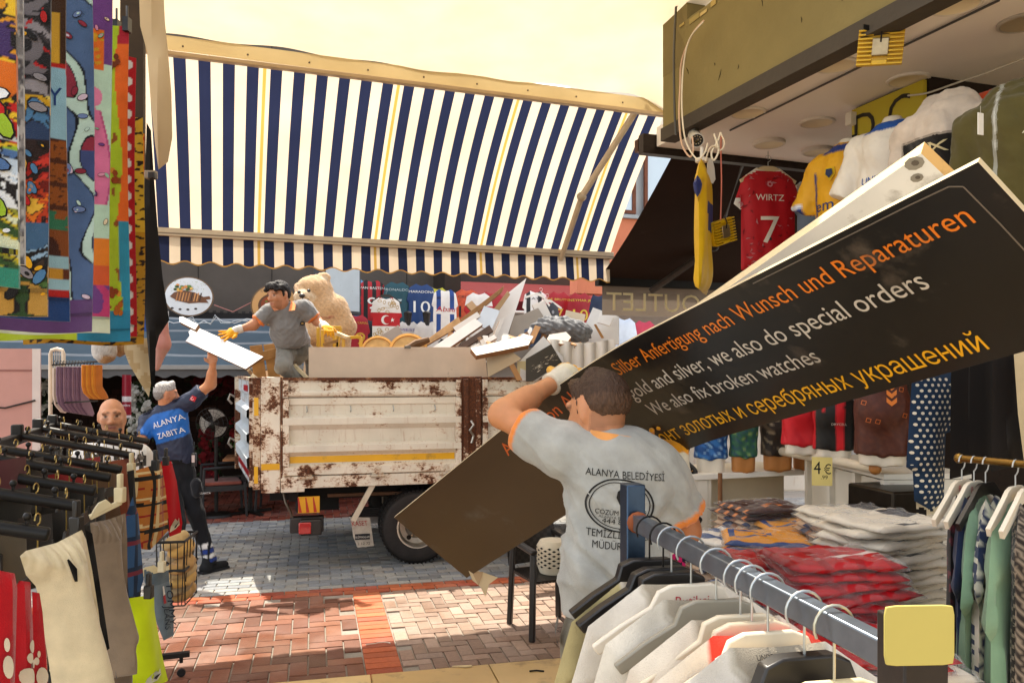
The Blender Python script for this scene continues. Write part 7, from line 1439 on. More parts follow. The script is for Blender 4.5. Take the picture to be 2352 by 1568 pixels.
def rhang(tt, lab, col, rot, txt=None, hook='9fa6a8', w=.42, tcol='b8404a', dz=0):
    o = rp(tt)-UP*(.075+dz); mb = MB(); h = w/2; th = .014 if col != '1c1815' else .03
    pl = [(-h, -.115), (-h*.72, -.075), (-h*.42, -.04), (-.075, -.008), (-.045, .004), (.045, .004), (.075, -.008), (h*.42, -.04), (h*.72, -.075), (h, -.115), (h-.015, -.135), (h*.6, -.10), (h*.3, -.08), (0, -.072), (-h*.3, -.08), (-h*.6, -.10), (-h+.015, -.135)]
    mb.prism(pl, V(0, th/2, 0), V(1, 0, 0), V(0, 0, 1), th, col)
    if txt: mb.text(txt, V(0, -th/2-.0005, -.04), V(1, 0, 0), V(0, 0, 1), .03, tcol, .0008, width=.075)
    ob = mb.build('hanger', 'plastic', local=True, bevel=.004); ob.matrix_world = frame(o, ez(rot)); tag(ob, lab, 'hanger', HGR)
    hk = MB(); xx = ez(rot); R_ = .033; zt = .075+dz+.02-R_+.006; pts = [V(0, 0, 0), V(0, 0, zt-.02)]+[V(R_*math.sin(a)*1.0, 0, zt+.004+R_*math.cos(a)*-1+.0) for a in np.linspace(.9, 5.2, 14)]
    hk.tube(pts, .0024, hook, 7); q = hk.build('hook', 'metal', ob, local=True); q.matrix_parent_inverse = Matrix.Identity(4); return ob, o
RT = 10
rhang(.08, 'wide black coat hanger with gold lettering next to the far post', '1c1815', RT, 'GARNİ', '2a2826', .40, 'b8904a'); rhang(.17, 'wide plain black coat hanger, second from the far post', '1c1815', RT+2, None, '2a2826', .42); rhang(.22, 'black hanger just behind the white printed hanger', '1c1815', RT, None, 'b8bcbc', .36)
def top(tt, lab, base, rot, w=.445, sl=.2, neck=.088, tape=True, dz=0, long_=False, cf=None, l=.72):
    def dc(mb, bv):
        if tape:
            for k in range(2): gtext(mb, bv, 'UNDER ARMOUR', -.05+.10*k, -.088+.012*(k == 0)*0, .011, '2a2826', w=.075, rot=-.45+.9*k, off=.004)
            gtext(mb, bv, 'UNDER ARMOUR', .0, -.020, .012, '2a2826', w=.09, off=.004)
    el = lambda x, r, dd: -dd*math.sqrt(max(0, 1-(x/r)**2)) if abs(x) < r else 9
    f = cf or (lambda x, z: 'a89c88' if z > el(x, .083, .078) else ('c2b8a6' if z > el(x, .094, .094)-.0 and z < el(x, .083, .078)+9*(abs(x) >= .083) else base))
    return gput(tee(w, l, sl, .085, neck, .004, 0, .98), 'top', lab, 'top', rp(tt)-UP*(.083+dz), ez(rot), f, 'knit', dc if tape else None, TG, 0, res=.009, th=.05, fold=.04, puff=.07, soft=True)
top(.12, 'olive beige top on the far black hangers', 'b0a070', RT+4, tape=False, dz=.03, sl=.26); top(.27, 'white top under the white printed hanger', 'dcd3c4', RT, sl=.24); rhang(.33, 'white hanger with red script lettering', 'ddd2bf', RT, 'Butikçi', 'b8bcbc', .44)
top(.40, 'cream white top on the grey hanger', 'd8cfbe', RT-2, sl=.22); rhang(.455, 'grey plastic hanger in the cream white top', '8f8878', RT-2, None, 'c8ccca', .42)
top(.54, 'off white top in the middle of the rail', 'dcd0bc', RT, sl=.22, tape=False); rhang(.56, 'white hanger in the middle of the rail, far one', 'd9cbb0', RT, None, 'c0c4c4', .40); rhang(.605, 'white hanger in the middle of the rail, near one', 'd2c3a8', RT+2, None, 'c0c4c4', .40)
top(.635, 'coral red top with white shoulder on the rail', 'dc4a3a', RT, sl=.22, tape=False, cf=lambda x, z: 'ddd0bc' if x < -.10 and z > -.12 else 'd8402f'); rhang(.665, 'cream hanger over the coral red top', 'dccdb2', RT, None, 'c0c4c4', .42)
top(.70, 'white top in front of the coral red one', 'dfd6c8', RT, sl=.2); rhang(.785, 'black hanger near the close end of the rail', '1c1815', RT+2, None, 'c0c4c4', .42)
top(.83, 'white top nearest the camera on the rail', 'dccfba', RT, sl=.2, tape=False, dz=.02); rhang(.87, 'cream hanger nearest the camera', 'd8c79c', RT, None, 'c8c4b0', .42, dz=.012)
# plastic armchair behind the worker
t = thing('armchair', 'black woven plastic armchair with a houndstooth bag, behind the front worker', 'chair', G(1222, 1474)); cp = G(1222, 1474)
def ac(a, b, z): return cp+ez(24)*a+ez(114)*b+UP*z
BK = '221e1b'
for a, b in ((0, 0), (.46, 0), (.02, .44), (.44, .44)): mb = MB(); mb.beam(ac(a, b, 0), ac(a+(.02 if a < .2 else -.02), b+(.02 if b < .2 else -.02), .62), .045, .04, BK); mb.build('leg', 'plastic', t, bevel=.01)
for a in (.01, .43): mb = MB(); mb.beam(ac(a, -.02, .635), ac(a, .5, .665), .055, .035, BK); mb.build('armrest', 'plastic', t, bevel=.012)
mb = MB()
for i in range(14):
    mb.obox(ac(.03+i*.029, .02, .40+.0), ez(24)*.02, ez(114)*.44, UP*.012, BK); mb.obox(ac(.03, .02+i*.031, .409), ez(24)*.41, ez(114)*.02, UP*.012, '2a2522')
mb.build('seat', 'plastic', t)
mb = MB(); mb.grid(lambda s, q: ac(.02+.42*s, .46+.10*q+.03*math.sin(math.pi*s), .44+.42*q), 14, 14, cf=lambda s, q: BK if int(s*14) % 2 == int(q*14) % 2 else '332d29'); mb.build('backrest', 'plastic', t)
mb = MB(); o = ac(.27, .20, .425); mb.lathe([(.10, 0), (.125, .06), (.125, .2), (.1, .24), (.001, .25)], o, UP, 'cfc4ac', 24); 
for k in range(24):
    for j in range(9):
        if (k+j) % 2: mb.disc(o+V(.1255*math.cos(k*.2618), .1255*math.sin(k*.2618), .06+j*.017), V(-math.sin(k*.2618), math.cos(k*.2618), 0), UP, .0165, .0085, '1c1a18', 4, .002)
tag(mb.build('bag', 'cloth'), 'round black and white houndstooth bag on the black armchair', 'bag')
mb = MB(); q = G(880, 1478, .004); mb.tube([q+V(.05*math.cos(a), .03*math.sin(a), .004) for a in np.linspace(0, 3, 8)]+[q+V(-.12, -.02, .004)], .004, 'c8c0b0', 5); tag(mb.build('broken_hook', 'plastic'), 'bent white hanger hook lying on the bricks', 'litter')
mb = MB(); q = G(1062, 1530, FL+.004); mb.prism([(-.06, 0), (.05, .015), (.06, .0), (.02, -.01)], q, V(1, 0, 0), V(0, 1, 0), .006, 'c9b48a'); tag(mb.build('paper_scrap', 'board'), 'curled cream scrap on the marble floor edge', 'litter')
mb = MB(); q = G(1232, 1540, FL+.006); mb.tube([q+V(-.04, 0, 0), q+V(0, .012, 0), q+V(.045, 0, 0)], .005, '1c1916', 6); tag(mb.build('black_strip', 'rubber'), 'short black plastic strip on the marble floor', 'litter')
# =====================================================  TOWELS AND HANGING CLOTHS AT THE UPPER LEFT
def smooth(x, a, b): return max(0.0, min(1.0, (x-a)/(b-a)))
def nz(x, z, s=1.0, o=0): return mnoise.noise(V(x*s+o, z*s-o*.7, o*1.3))
TL_ = 'printed beach towels hanging on the left'
def towel(ur, vb, d, label, cf, w=.42, ztop=3.25, rot=24, deco=None, nu=84, nv=250):
    b = P(ur, vb, d); l = ztop-b.z; x = ez(rot); o = b-x*w/2; o.z = ztop; rs = random.Random(label)
    q0 = max(0, 1-vb/FV*d/l); cf0 = cf; cf = lambda a, q: cf0(a, max(0.0, (q-q0)/(1-q0)))
    p1, p2 = rs.uniform(0, 6), rs.uniform(0, 6)
    def pt(s, q, y0=0): X = -w/2+w*s; return V(X*(1+.02*math.sin(q*5+p1)), y0+.016*(.3+q)*math.sin(X*15+p1+1.5*q)+.007*math.sin(X*37+q*6+p2), -l*q+.004*math.sin(X*20+p2))
    mb = MB(); mb.vgrid(lambda s, q: pt(s, 1-q), nu, nv, lambda s, q: cf(w*(1-s), 1-q)); mb.grid(lambda s, q: pt(s, q, .014), 20, 40, cf=lambda s, q: cf(w*(1-s), q))
    mb.grid(lambda s, q: pt(1, 1-s, .014*q), 40, 1, cf=lambda s, q: cf(.004, 1-s)); mb.grid(lambda s, q: pt(s, 1, .014*(1-q)), 20, 1, cf=lambda s, q: cf(w*(1-s), .985))
    mb.grid(lambda s, q: pt(s, .965-.006*q, -.003), nu, 1, cf=lambda s, q: tuple(.55*c for c in hexl(cf(w*(1-s), .97))))
    global TQ
    TQ = q0
    if deco: deco(mb, mb.bvh(), w, l)
    place(mb, 'towel', 'towel', label, 'towel', o, x, TL_)
# colour rules get (distance from the right edge in m, 0 top .. 1 bottom)
def swirl(a, q, k=1.0, o=0): return mnoise.fractal(V(a*9*k+o, q*9*k+1.5*mnoise.noise(V(a*14+o, q*10, o)), o), .9, 2.1, 3)
def pick(n, cols):                                                       # cols: (upper limit, colour) in rising order, with dark contour lines
    lo = -9
    for up, c in cols:
        if n < up: return '1a1618' if n-lo < .05 and lo > -8 else c
        lo = up
    return cols[-1][1]
def motifs(cols, n, r, q0=0, q1=1):
    def d(mb, bv, w, l):
        rs = random.Random(n)
        for k in range(n):
            c = V(w/2-rs.uniform(.006, .14), -.2, -l*(TQ+(1-TQ)*rs.uniform(q0, q1))); a = rs.uniform(0, 6.28); x, y = V(math.cos(a), 0, math.sin(a)), V(-math.sin(a), 0, math.cos(a)); rr = r*rs.uniform(.5, 1.3); cc = rs.choice(cols)
            mb.disc(c, x, y, rr*1.15, rr*.62, '1a1618', 9, .003, 0, bv); mb.disc(c, x, y, rr, rr*.5, cc, 9, .004, 0, bv)
            if rs.random() < .5: mb.disc(c+x*rr*.2, x, y, rr*.35, rr*.22, rs.choice(cols), 7, .005, 0, bv)
    return d
def t1(a, q):
    n = swirl(a, q, 1, 3)
    if q > .93: return '2f7f6a'
    if q < .22: return pick(n, [(-.1, '3b2a58'), (.2, 'c9881e'), (9, 'd8b02a')])
    if q < .36: return pick(n, [(-.25, 'b01c1c'), (.15, 'd9b01c'), (9, 'c8641c')])
    if q < .52: return pick(n, [(-.3, '8fae2c'), (.0, 'd9b22a'), (.25, 'b01c1c'), (9, 'c8d0d8')])
    if q < .72: return pick(n, [(-.3, '4a6a9a'), (-.05, 'b8c8d8'), (.3, 'd8dce0'), (9, 'd9b22a')])
    return pick(n, [(-.25, '2f4a24'), (.0, '8a8c2c'), (.25, 'c9b01c'), (9, 'c8d0b0')])
towel(34, 655, 1.02, 'towel with yellow, red and green blotches at the left edge of the row', t1, .30, nu=130, nv=420, deco=motifs(['d9b01c', 'b01c1c', 'd8dce0', '4a6a9a', '8fae2c', 'c8641c'], 60, .016, .1, .9))
towel(52, 600, 1.16, 'narrow grey streaked plush towel, second from the left edge', lambda a, q: '8c8c90' if nz(a*6, q*2.2, 14, 1) > .1 else ('b8b8ba' if nz(a*6, q*2, 20, 2) > 0 else '5c5c62'), .2)
def t3(a, q):
    n = swirl(a, q, 1.2, 5); m = swirl(a, q, 2.2, 8)
    if q < .30: return 'b01c1c' if m > .42 else pick(n, [(-.2, '6a6468'), (.1, '1c1a1c'), (.35, '3a3436'), (9, '8a8488')])
    if q < .44: return pick(n, [(-.2, '2a3c5c'), (.05, '4a78a0'), (.3, 'c99a1a'), (9, 'd9c05a')])
    if q < .56: return pick(n, [(-.2, '2a1c1a'), (.1, 'a02018'), (9, 'c8382a')])
    if q < .70: return pick(m, [(-.2, '6a1810'), (.1, 'b0381c'), (.3, 'd8701c'), (9, 'e0b03c')])
    if q < .86: return pick(n, [(-.3, '3c5c7c'), (-.1, '8aa8c0'), (.2, '1d1a18'), (9, '3a2c22')])
    return pick(n, [(-.2, '4a6a34'), (.1, '2c4426'), (9, 'b0863c')])
towel(112, 722, 1.42, 'towel with black, red and flame coloured print, third from the left', t3, .32, nu=130, nv=400, deco=motifs(['b01c1c', '8a8488', 'd9a01c', '4a78a0', '1c1a1c', 'd8701c'], 80, .012, .02, .97))
def t4(a, q):
    x = a/.09
    if q > .93: return '1d3c70'
    if q > .905: return 'a81e1c'
    if q > .87: return '8fb4c0'
    if q > .835: return 'b98628' if int(a*90) % 3 else '5a2c14'
    if q > .80: return '8fb4c0'
    if q > .72: return '3c1c10' if ((a-.03)/.016)**2+((q-.80)/.06)**2 < 1 or ((a-.075)/.016)**2+((q-.80)/.06)**2 < 1 else '7a4018'
    if q > .66: return '2c6a4c' if nz(a, q, 60, 2) > -.2 else '8a4a1c'
    if q > .44 and a < .088: return '8a4a18' if int(q*70)*7 % 5 and nz(a, q, 120, 3) > -.3 else '4a2410'
    if q > .22: return '8fb8c8'
    if q > .205: return 'b02018'
    return 'c99a2c' if int(a*110) % 4 and q > .05 else '3c2410' if a < .09 else '3a6a34'
def dec4(mb, bv, w, l): gtext(mb, bv, 'ANY', w/2-.052, -(TQ+.345*(1-TQ))*l, .055, '1f3c70', w=.085, off=.004)
towel(157, 734, 1.66, 'pale blue souvenir towel with a brown brick tower and trees', t4, .36, deco=dec4, nu=120, nv=380)
def t5(a, q):
    n = math.sin(a*34+q*9+2*nz(a, q, 5, 4))+.8*math.sin(q*23-a*9); 
    if q > .90: return '5a3c6a'
    return '16161e' if abs(n) < .08 or abs(n+.9) < .06 else ('4c6288' if n > 0 else ('b9d0c4' if n > -.9 else '8a2a3c' if q < .45 else '3f4a78'))
towel(212, 762, 2.05, 'slate blue and mint towel with thick dark curves', t5, .38, nu=130, nv=380, deco=motifs(['b9d0c4', '8a2a3c', '6a7ca8', 'd0b8c8'], 30, .012, .05, .95))
def t6(a, q):
    if q > .955: return 'c8ccb0'
    s = (a-.055-.03*math.sin(q*9))/.030
    if .22 < q < .62 and abs(s) < (1.0 if q > .34 else .55) and q > .26+.0*a: return 'd06a8c' if abs(s) < .8 else 'b04a70'
    if ((a-.045)/.02)**2+((q-.30)/.028)**2 < 1: return 'd87a98'
    if .10 < q < .22 and abs(a-.05) < .028: return 'd8661c' if nz(a, q, 70, 1) > -.2 else 'c8901c'
    if q < .2: return '6a3c78'
    if q > .86: return 'b83a68' if nz(a, q, 20, 2) > 0 else '6a3c78'
    if q > .72: return 'd8761c' if q < .80 else 'c85428'
    return 'b4ccb0'
towel(255, 768, 2.45, 'mint and purple towel with a pink flamingo shape over a sunset', t6, .40, nu=120, nv=360, deco=motifs(['8fb090', 'd88aa0', '6a3c78', 'e0c8a0'], 26, .010, .05, .7))
def t7(a, q):
    e = .05+.02*math.sin(q*11)
    if q > .90: return '2a7a98' if a < .16 else 'a8b82c'
    if a < e*.62 and q < .62: return 'd8601c' if q > .06 else 'a81c2c'
    if a < e*.5: return '2f86a0'
    if nz(a*1.5, q, 26, 6) > .42: return '8a4a1c'
    return 'a4b824'
def dec7(mb, bv, w, l):
    rs = random.Random(2)
    for nm, a, q in [('Bitlis', .135, .14), ('Diyarbakır', .115, .27), ('Şanlıurfa', .085, .355), ('Adıyaman', .145, .41), ('Gaziantep', .125, .44), ('Mersin', .105, .55), ('Konya', .14, .64), ('Antalya', .11, .73), ('Muğla', .145, .86), ('Marmaris', .12, .895)]:
        gtext(mb, bv, nm, w/2-a*.92, -q*l, .024, '1c2a10', w=.0125*len(nm), off=.004, rot=math.pi/2)
        mb.disc(V(w/2-a*.92-.012, -.2, -q*l-.008*len(nm)), FX, FY, .005, .005, 'a81c1c', 7, .004, 0, bv)
    for k in range(15):
        x, z = w/2-.03-.10*rs.random(), -l*(.06+.06*k); c = ch(['8a3c14', '6a2c10', 'a85a1c'])
        for j in range(5): mb.disc(V(x+rs.uniform(-.012, .012), -.2, z+rs.uniform(-.02, .02)), FX, FY, .009, .012, c if j else 'c9862c', 6, .003+.0006*j, 0, bv)
towel(296, 783, 2.85, 'lime green map towel with city names and small brown buildings', t7, .42, ztop=3.17, deco=dec7)
towel(312, 770, 3.02, 'red towel with white spots and black edge beside the lime map towel', lambda a, q: '17120f' if a > .05 and int(q*9) % 3 == 0 else ('d8d0c8' if ((a*40) % 2-1)**2+((q*34) % 2-1)**2 < .3 else 'a8141c'), .4, ztop=3.13)
towel(331, 792, 3.2, 'golden leopard spotted towel hanging lowest of the row', lambda a, q: '2a1a10' if nz(a, q*1.6, 40, 3) > .2 else ('b0801c' if q > .5 else 'c8a02c'), .42, ztop=2.95)
towel(332, 742, 3.3, 'yellow and orange towel with pink stripes near its grey hem', lambda a, q: '5c5048' if q > .93 else ('8fae3c' if q > .915 else ('c84a6c' if int(q*90) % 2 else 'd88a9c') if q > .80 else ('b8281c' if nz(a, q, 14, 7) > .3 else ('d8801c' if nz(a, q, 9, 5) > -.1 else 'd9b42c'))), .12, ztop=2.92)
mb = MB(); q = P(276, 845, 3.75); mb.obox(V(q.x, q.y, 2.35), E1*.10, E2*.12, UP*2.3, '3a2c1e'); tag(mb.build('timber_post', 'wood'), 'dark weathered post behind the hanging towels', 'post')
tw = thing('towel_rail', 'black rail carrying the row of printed towels', 'rail', P(34, 200, 1.05))
q0, q1 = P(34, 655, 1.0), P(331, 790, 3.4); mb = MB(); mb.tube([V(q0.x-.15, q0.y-.2, 3.27), V(q1.x-.15, q1.y+.1, 3.22)], .014, '17130f', 8); mb.build('rail', 'black_metal', tw)
for u, v, d in ((268, 64, 2.86), (292, 58, 2.84)):
    mb = MB(); c = P(u, v, d); mb.cbox(c, (.02, .03, .05), '15120f'); mb.tube([c+UP*.02, V(c.x, c.y, 3.24)], .004, '15120f', 5); tag(mb.build('hanger_clip', 'plastic'), ['black clip at the left top of the lime map towel', 'black clip at the right top of the lime map towel'][u > 280], 'clip')
guv('blouse', 'sheer cream blouse hanging in folds in front of the striped awning', 'blouse', [(318, -60), (374, -60), (379, 50), (386, 120), (394, 215), (396, 315), (386, 372), (364, 390), (356, 330), (345, 215), (338, 120), (322, 60)], P(350, 100, 3.5), ez(18), 'd6c09a', 'sheer', None, None, res=.025, th=.06, fold=.05, foldk=30)
guv('scarf', 'long sheer black scarf hanging below the cream blouse', 'scarf', [(337, 282), (347, 300), (353, 395), (362, 520), (374, 640), (389, 735), (366, 770), (358, 800), (356, 892), (347, 882), (338, 780), (330, 690), (332, 450)], P(350, 600, 3.6), ez(14), '14110f', 'cloth', None, None, res=.03, th=.03, fold=.03, foldk=30)
guv('scarf', 'beige patterned scarf knotted to a point below the towels', 'scarf', [(284, 776), (345, 776), (347, 880), (342, 912), (338, 905), (318, 872), (296, 835), (286, 808)], P(318, 830, 3.66), ez(14), lambda x, z: 'a8906a' if nz(x, z, 24, 4) > .12 else 'b8a584', 'cloth', None, None, res=.014, th=.02, fold=.03, foldk=26)
mb = MB(); mb.tube([P(342, 905, 3.66), P(343, 925, 3.66)], .003, 'b8a584', 5); mb.cbox(P(347, 402, 3.5), (.05, .03, .04), '4a443c'); 
tag(mb.build('tassel', 'cloth'), 'small tassel and clip of the beige scarf', 'tassel') if False else None
mb = MB(); mb.cbox(P(347, 402, 3.5), (.05, .03, .035), '8a7c68'); mb.cbox(P(350, 404, 3.48), (.03, .03, .03), '1d1916'); tag(mb.build('hanger_clip', 'plastic', bevel=.004), 'beige and black clip above the black scarf', 'clip')
def plush(label, u, v, d, rx_, rz_, c1, c2):
    c = P(u, v, d); mb = body([ell(c, (rx_, rx_*.9, rz_), c1, .03), cap(c+UP*rz_*.6, c+UP*rz_*1.9, rx_*.8, rx_*.7, c1, .04)], .010, '', '', paint=lambda v_, col: (col.__setitem__(v_[:, 2] < c.z-.03+.015*np.sin(v_[:, 0]*60), hexl(c2)), col)[1], disp=lambda v_: .004*vnoise(v_, 50)); tag(mb.build('plush_foot', 'fur'), label, 'plush toy')
plush('white plush foot with sandy sole dangling under the towels', 240, 808, 3.9, .055, .06, 'd8d2cc', 'b98a58'); plush('tan plush foot partly behind the beige scarf', 276, 796, 4.0, .045, .05, 'c8a070', 'b98a58')
mb = body([cap(P(368, 735, 3.9), P(372, 790, 3.9), .035, .038, 'c88a80', .03), cap(P(372, 790, 3.9), P(360, 845, 3.9), .036, .016, 'c89488', .03)], .008, '', ''); tag(mb.build('display_mannequin', 'skin'), 'pink mannequin lower leg beside the black scarf', 'mannequin')
# =====================================================  CLOTHES RACK AT THE LOWER LEFT
TIPS = [(343, 1014), (328, 1027), (309, 1047), (280, 1079), (255, 1097), (220, 1127), (176, 1161), (114, 1227)]
AD = V(-.94, -.342, .235); rk = thing('clothes_rack', 'black tiered rack with sloping arms crowded with hooks', 'clothes rack', V(-2.2, 3.6, 0))
tips = [P(u, v, .45*FV/(v-VH)*1.0) for u, v in TIPS]; inn = [p+AD*.52 for p in tips]
for i, p in enumerate(tips):
    mb = MB(); q_ = [p.lerp(inn[i], k/6) for k in range(7)]; mb.tube(q_, .019, '15120f', 12); mb.build('arm', 'black_metal', rk, bevel=.006)
    for k in range(5): mb = MB(); c = p.lerp(inn[i], .12+.2*k+random.uniform(-.03, .03)); mb.tube([c+UP*.02, c+UP*.034], .005, '17130f', 6); mb.ball(c+UP*.04, .0115, '1b1714', 8); mb.build('stop_ball', 'black_metal', rk)
mb = MB(); mb.beam(inn[0]+E2*.05-UP*.02, inn[-1]-E2*.3-UP*.02, .04, .05, '191613'); mb.build('back_beam', 'black_metal', rk, bevel=.005)
for i, p in enumerate(inn): mb = MB(); mb.cbox(p+UP*.01, (.05, .05, .085), '1b1815', ax=E1); mb.build('arm_bracket', 'black_metal', rk, bevel=.008)
mb = MB()
for f in (.0, .33, .66): a = inn[0].lerp(inn[-1], f); mb.obox(V(a.x-.02, a.y-.02, .1), E1*.04, E2*.04, UP*(a.z-.13), '15120f')
mb.build('upright', 'black_metal', rk)
q = P(436, 1500, 5.05); mb = MB(); mb.beam(q, q-E1*.75, .04, .03, '1a1714'); mb.beam(q-E1*.75, q-E1*.75-E2*2.8, .04, .03, '1a1714'); mb.build('base_bar', 'black_metal', rk)
mb = MB(); c = q-E1*.05; mb.tube([c-UP*.01, c-UP*.05], .012, '17130f', 8); mb.lathe([(.001, -.011), (.024, -.011), (.027, 0), (.024, .011), (.001, .011)], V(c.x, c.y, .028), E2, '1b1815', 16); mb.build('caster', 'rubber', rk)
# one clip hanger, then copies hooked along the arms
hg = thing('clip_hanger', None, 'hanger', group='black clip hangers on the rack'); mb = MB()
mb.tube([V(.0, 0, -.14), V(0, 0, -.01)]+[V(.016*math.sin(a), 0, .003+.016*-math.cos(a)) for a in np.linspace(.6, 4.8, 8)], .0022, 'b59a58', 5); mb.build('hook', 'metal', hg)
mb = MB(); mb.prism([(-.17, -.15), (-.05, -.14), (-.03, -.12), (.03, -.12), (.05, -.14), (.17, -.15), (.17, -.162), (-.17, -.162)], V(0, .004, 0), V(1, 0, 0), UP, .008, '1a1714'); mb.build('bar', 'plastic', hg)
for s_ in (-.14, .14): mb = MB(); mb.cbox(V(s_, 0, -.175), (.022, .018, .065), '14110f'); mb.tube([V(s_-.006, .006, -.15), V(s_-.010, .012, -.118)], .004, '14110f', 5); mb.build('clip', 'plastic', hg)
n_h = 0; AO = ['farthest', 'second farthest', 'third farthest', 'fourth', 'fifth', 'sixth', 'seventh', 'nearest']
for i, p in enumerate(tips):
    for k in range(6):
        f = .09+.165*k+random.uniform(-.04, .04); c = p.lerp(inn[i], f)+UP*.034; M = frame(c, ez(105+random.uniform(-14, 14))); lab = f'black clip hanger on the {AO[i]} rack arm, {["nearest its tip", "second from its tip", "third from its tip", "fourth from its tip", "fifth from its tip", "innermost"][k]}'
        if n_h == 0: hg.matrix_world = M; hg['label'] = lab
        else: dup(hg, M, lab)
        n_h += 1
XD = ez(90)
def shoe_print(mb, f, u, v, w, col='d8d0c0'):                            # trainer silhouette printed on a leg
    pts = [(0, 0), (1, .02), (1.02, .3), (.82, .62), (.55, .42), (.3, .34), (.02, .2)]
    a0 = f(u, v); rows = [(a0[0]+x*w, a0[1]+y*w+x*w*.35) for x, y in pts]; return rows
def patch(mb, bv, rows, col, off=.004):
    vs = []
    for x, z in rows: h = bv.ray_cast(V(x, -.4, z), V(0, 1, 0)); vs.append((h[0] if h[0] is not None else V(x, 0, z))+V(0, -off, 0))
    mb.add(vs, [tuple(range(len(vs)))], col); mb.add(vs, [tuple(range(len(vs)-1, -1, -1))], col)
RC = 'trousers and shorts on the black rack'
def bearish(x, z): return None
def blobs(*bl):
    def d(mb, bv, f):
        for u, v, a, b in bl: patch(mb, bv, [f(u+a*math.cos(t), v+b*math.sin(t)) for t in np.linspace(0, 6.0, 14)], 'd8c8ac', .006)
    return d
def redcf(o):
    return lambda x, z: 'a81018'
def redcf_(o):
    def f(x, z):
        if z > -.05: return '9c1218' if int(x*160) % 2 else 'b0181e'
        for bx, bz, r in ((o, -.36, .045), (o+.02, -.29, .02), (o-.05, -.42, .03), (o+.05, -.43, .035), (o, -.50, .06)):
            if (x-bx)**2+(z-bz)**2 < r*r: return 'd8c8ac'
        return 'b0141a'
    return f
c = P(20, 1310, 1.6)
guv('shorts', 'red shorts with white rounded print at the left frame edge', 'shorts', [(-40, 1300), (12, 1312), (34, 1316), (40, 1350), (34, 1568), (28, 1680), (-60, 1680)], P(0, 1310, 1.62), ez(60), redcf(-.01), 'knit', RC, blobs((6, 1526, 12, 26), (4, 1476, 6, 16)), res=.008, th=.03, fold=.03, foldk=40, soft=True, gather=.008)
guv('shorts', 'red shorts with white rounded print, middle of three', 'shorts', [(44, 1332), (70, 1336), (76, 1440), (78, 1680), (22, 1680), (34, 1400), (38, 1345)], P(55, 1340, 1.72), ez(60), redcf(.015), 'knit', RC, blobs((64, 1480, 9, 15), (57, 1506, 8, 12), (54, 1550, 17, 22), (68, 1520, 7, 10)), res=.008, th=.03, fold=.03, foldk=40, soft=True, gather=.008)
guv('shorts', 'red shorts with white rounded print next to the cream sweatpants', 'shorts', [(74, 1358), (91, 1361), (98, 1405), (106, 1500), (116, 1680), (76, 1680)], P(85, 1360, 1.78), ez(60), redcf(.01), 'knit', RC, blobs((81, 1516, 6, 9), (94, 1552, 14, 22), (86, 1500, 4, 8)), res=.008, th=.03, fold=.03, foldk=40, soft=True, gather=.008)
def elast(base, dark, zt=-.055): return lambda x, z: (dark if math.sin(x*420) > .2 else base) if z > zt else base
def dCream(mb, bv, f):
    patch(mb, bv, [f(*q) for q in ((116, 1282), (119, 1279), (125, 1300), (126, 1329), (122, 1330))], '17130f', .012)
    patch(mb, bv, [f(*q) for q in ((188, 1526), (196, 1540), (199, 1548), (191, 1546))], '17130f', .012)
guv('sweatpants', 'cream sweatpants with black drawstring at the front of the rack', 'trousers', [(46, 1276), (60, 1264), (130, 1246), (188, 1216), (198, 1238), (212, 1310), (226, 1400), (237, 1500), (243, 1680), (130, 1680), (118, 1560), (106, 1480), (92, 1380), (82, 1345), (60, 1320)], P(130, 1250, 2.1), ez(72), elast('d6c5a0', 'cab892'), 'knit', RC, dCream, soft=True, res=.008, th=.07, fold=.085, foldk=17, gather=.012)
guv('trousers', 'narrow black trousers behind the cream sweatpants', 'trousers', [(196, 1216), (212, 1224), (252, 1488), (238, 1498)], P(215, 1300, 2.45), ez(60), '17130f', 'cloth', RC, None, res=.03, th=.03)
def dNik(mb, bv, f):
    patch(mb, bv, [f(*q) for q in ((276, 1442), (278, 1448), (289, 1434), (280, 1444))], '17130f', .012)
    patch(mb, bv, [f(*q) for q in ((258, 1222), (262, 1220), (274, 1233), (268, 1238))], '14110f', .012)
guv('sweatpants', 'taupe sweatpants with gathered waist and black drawstring', 'trousers', [(207, 1200), (250, 1192), (288, 1178), (292, 1230), (293, 1310), (290, 1450), (288, 1480), (273, 1482), (274, 1550), (244, 1562), (233, 1430), (216, 1290)], P(250, 1200, 2.6), ez(72), elast('86735e', '74624e'), 'knit', RC, dNik, soft=True, res=.008, th=.06, fold=.085, foldk=26, gather=.012)
guv('sweatpants', 'taupe sweatpants lower tier, only the legs showing', 'trousers', [(250, 1480), (294, 1468), (304, 1500), (306, 1680), (240, 1680)], P(275, 1500, 2.75), ez(72), '6e5c4a', 'knit', RC, None, res=.03, th=.05, fold=.03)
guv('shorts', 'dark blue plaid shorts between taupe and tan plaid garments', 'shorts', [(290, 1180), (305, 1140), (318, 1180), (330, 1330), (318, 1368), (296, 1370), (291, 1290)], P(305, 1250, 2.95), ez(70), lambda x, z: '6a2430' if (z*9) % 1 < .06 else ('16263c' if (x*14) % 1 < .3 or (z*9) % 1 < .3 else '2a4a6e'), 'cloth', RC, None, res=.016, th=.03, fold=.02)
guv('shorts', 'black shorts hanging beside the dark blue plaid ones', 'shorts', [(292, 1082), (308, 1078), (316, 1200), (326, 1310), (322, 1390), (312, 1392), (302, 1200)], P(305, 1200, 3.3), ez(68), '14110f', 'cloth', RC, None, res=.03, th=.03)
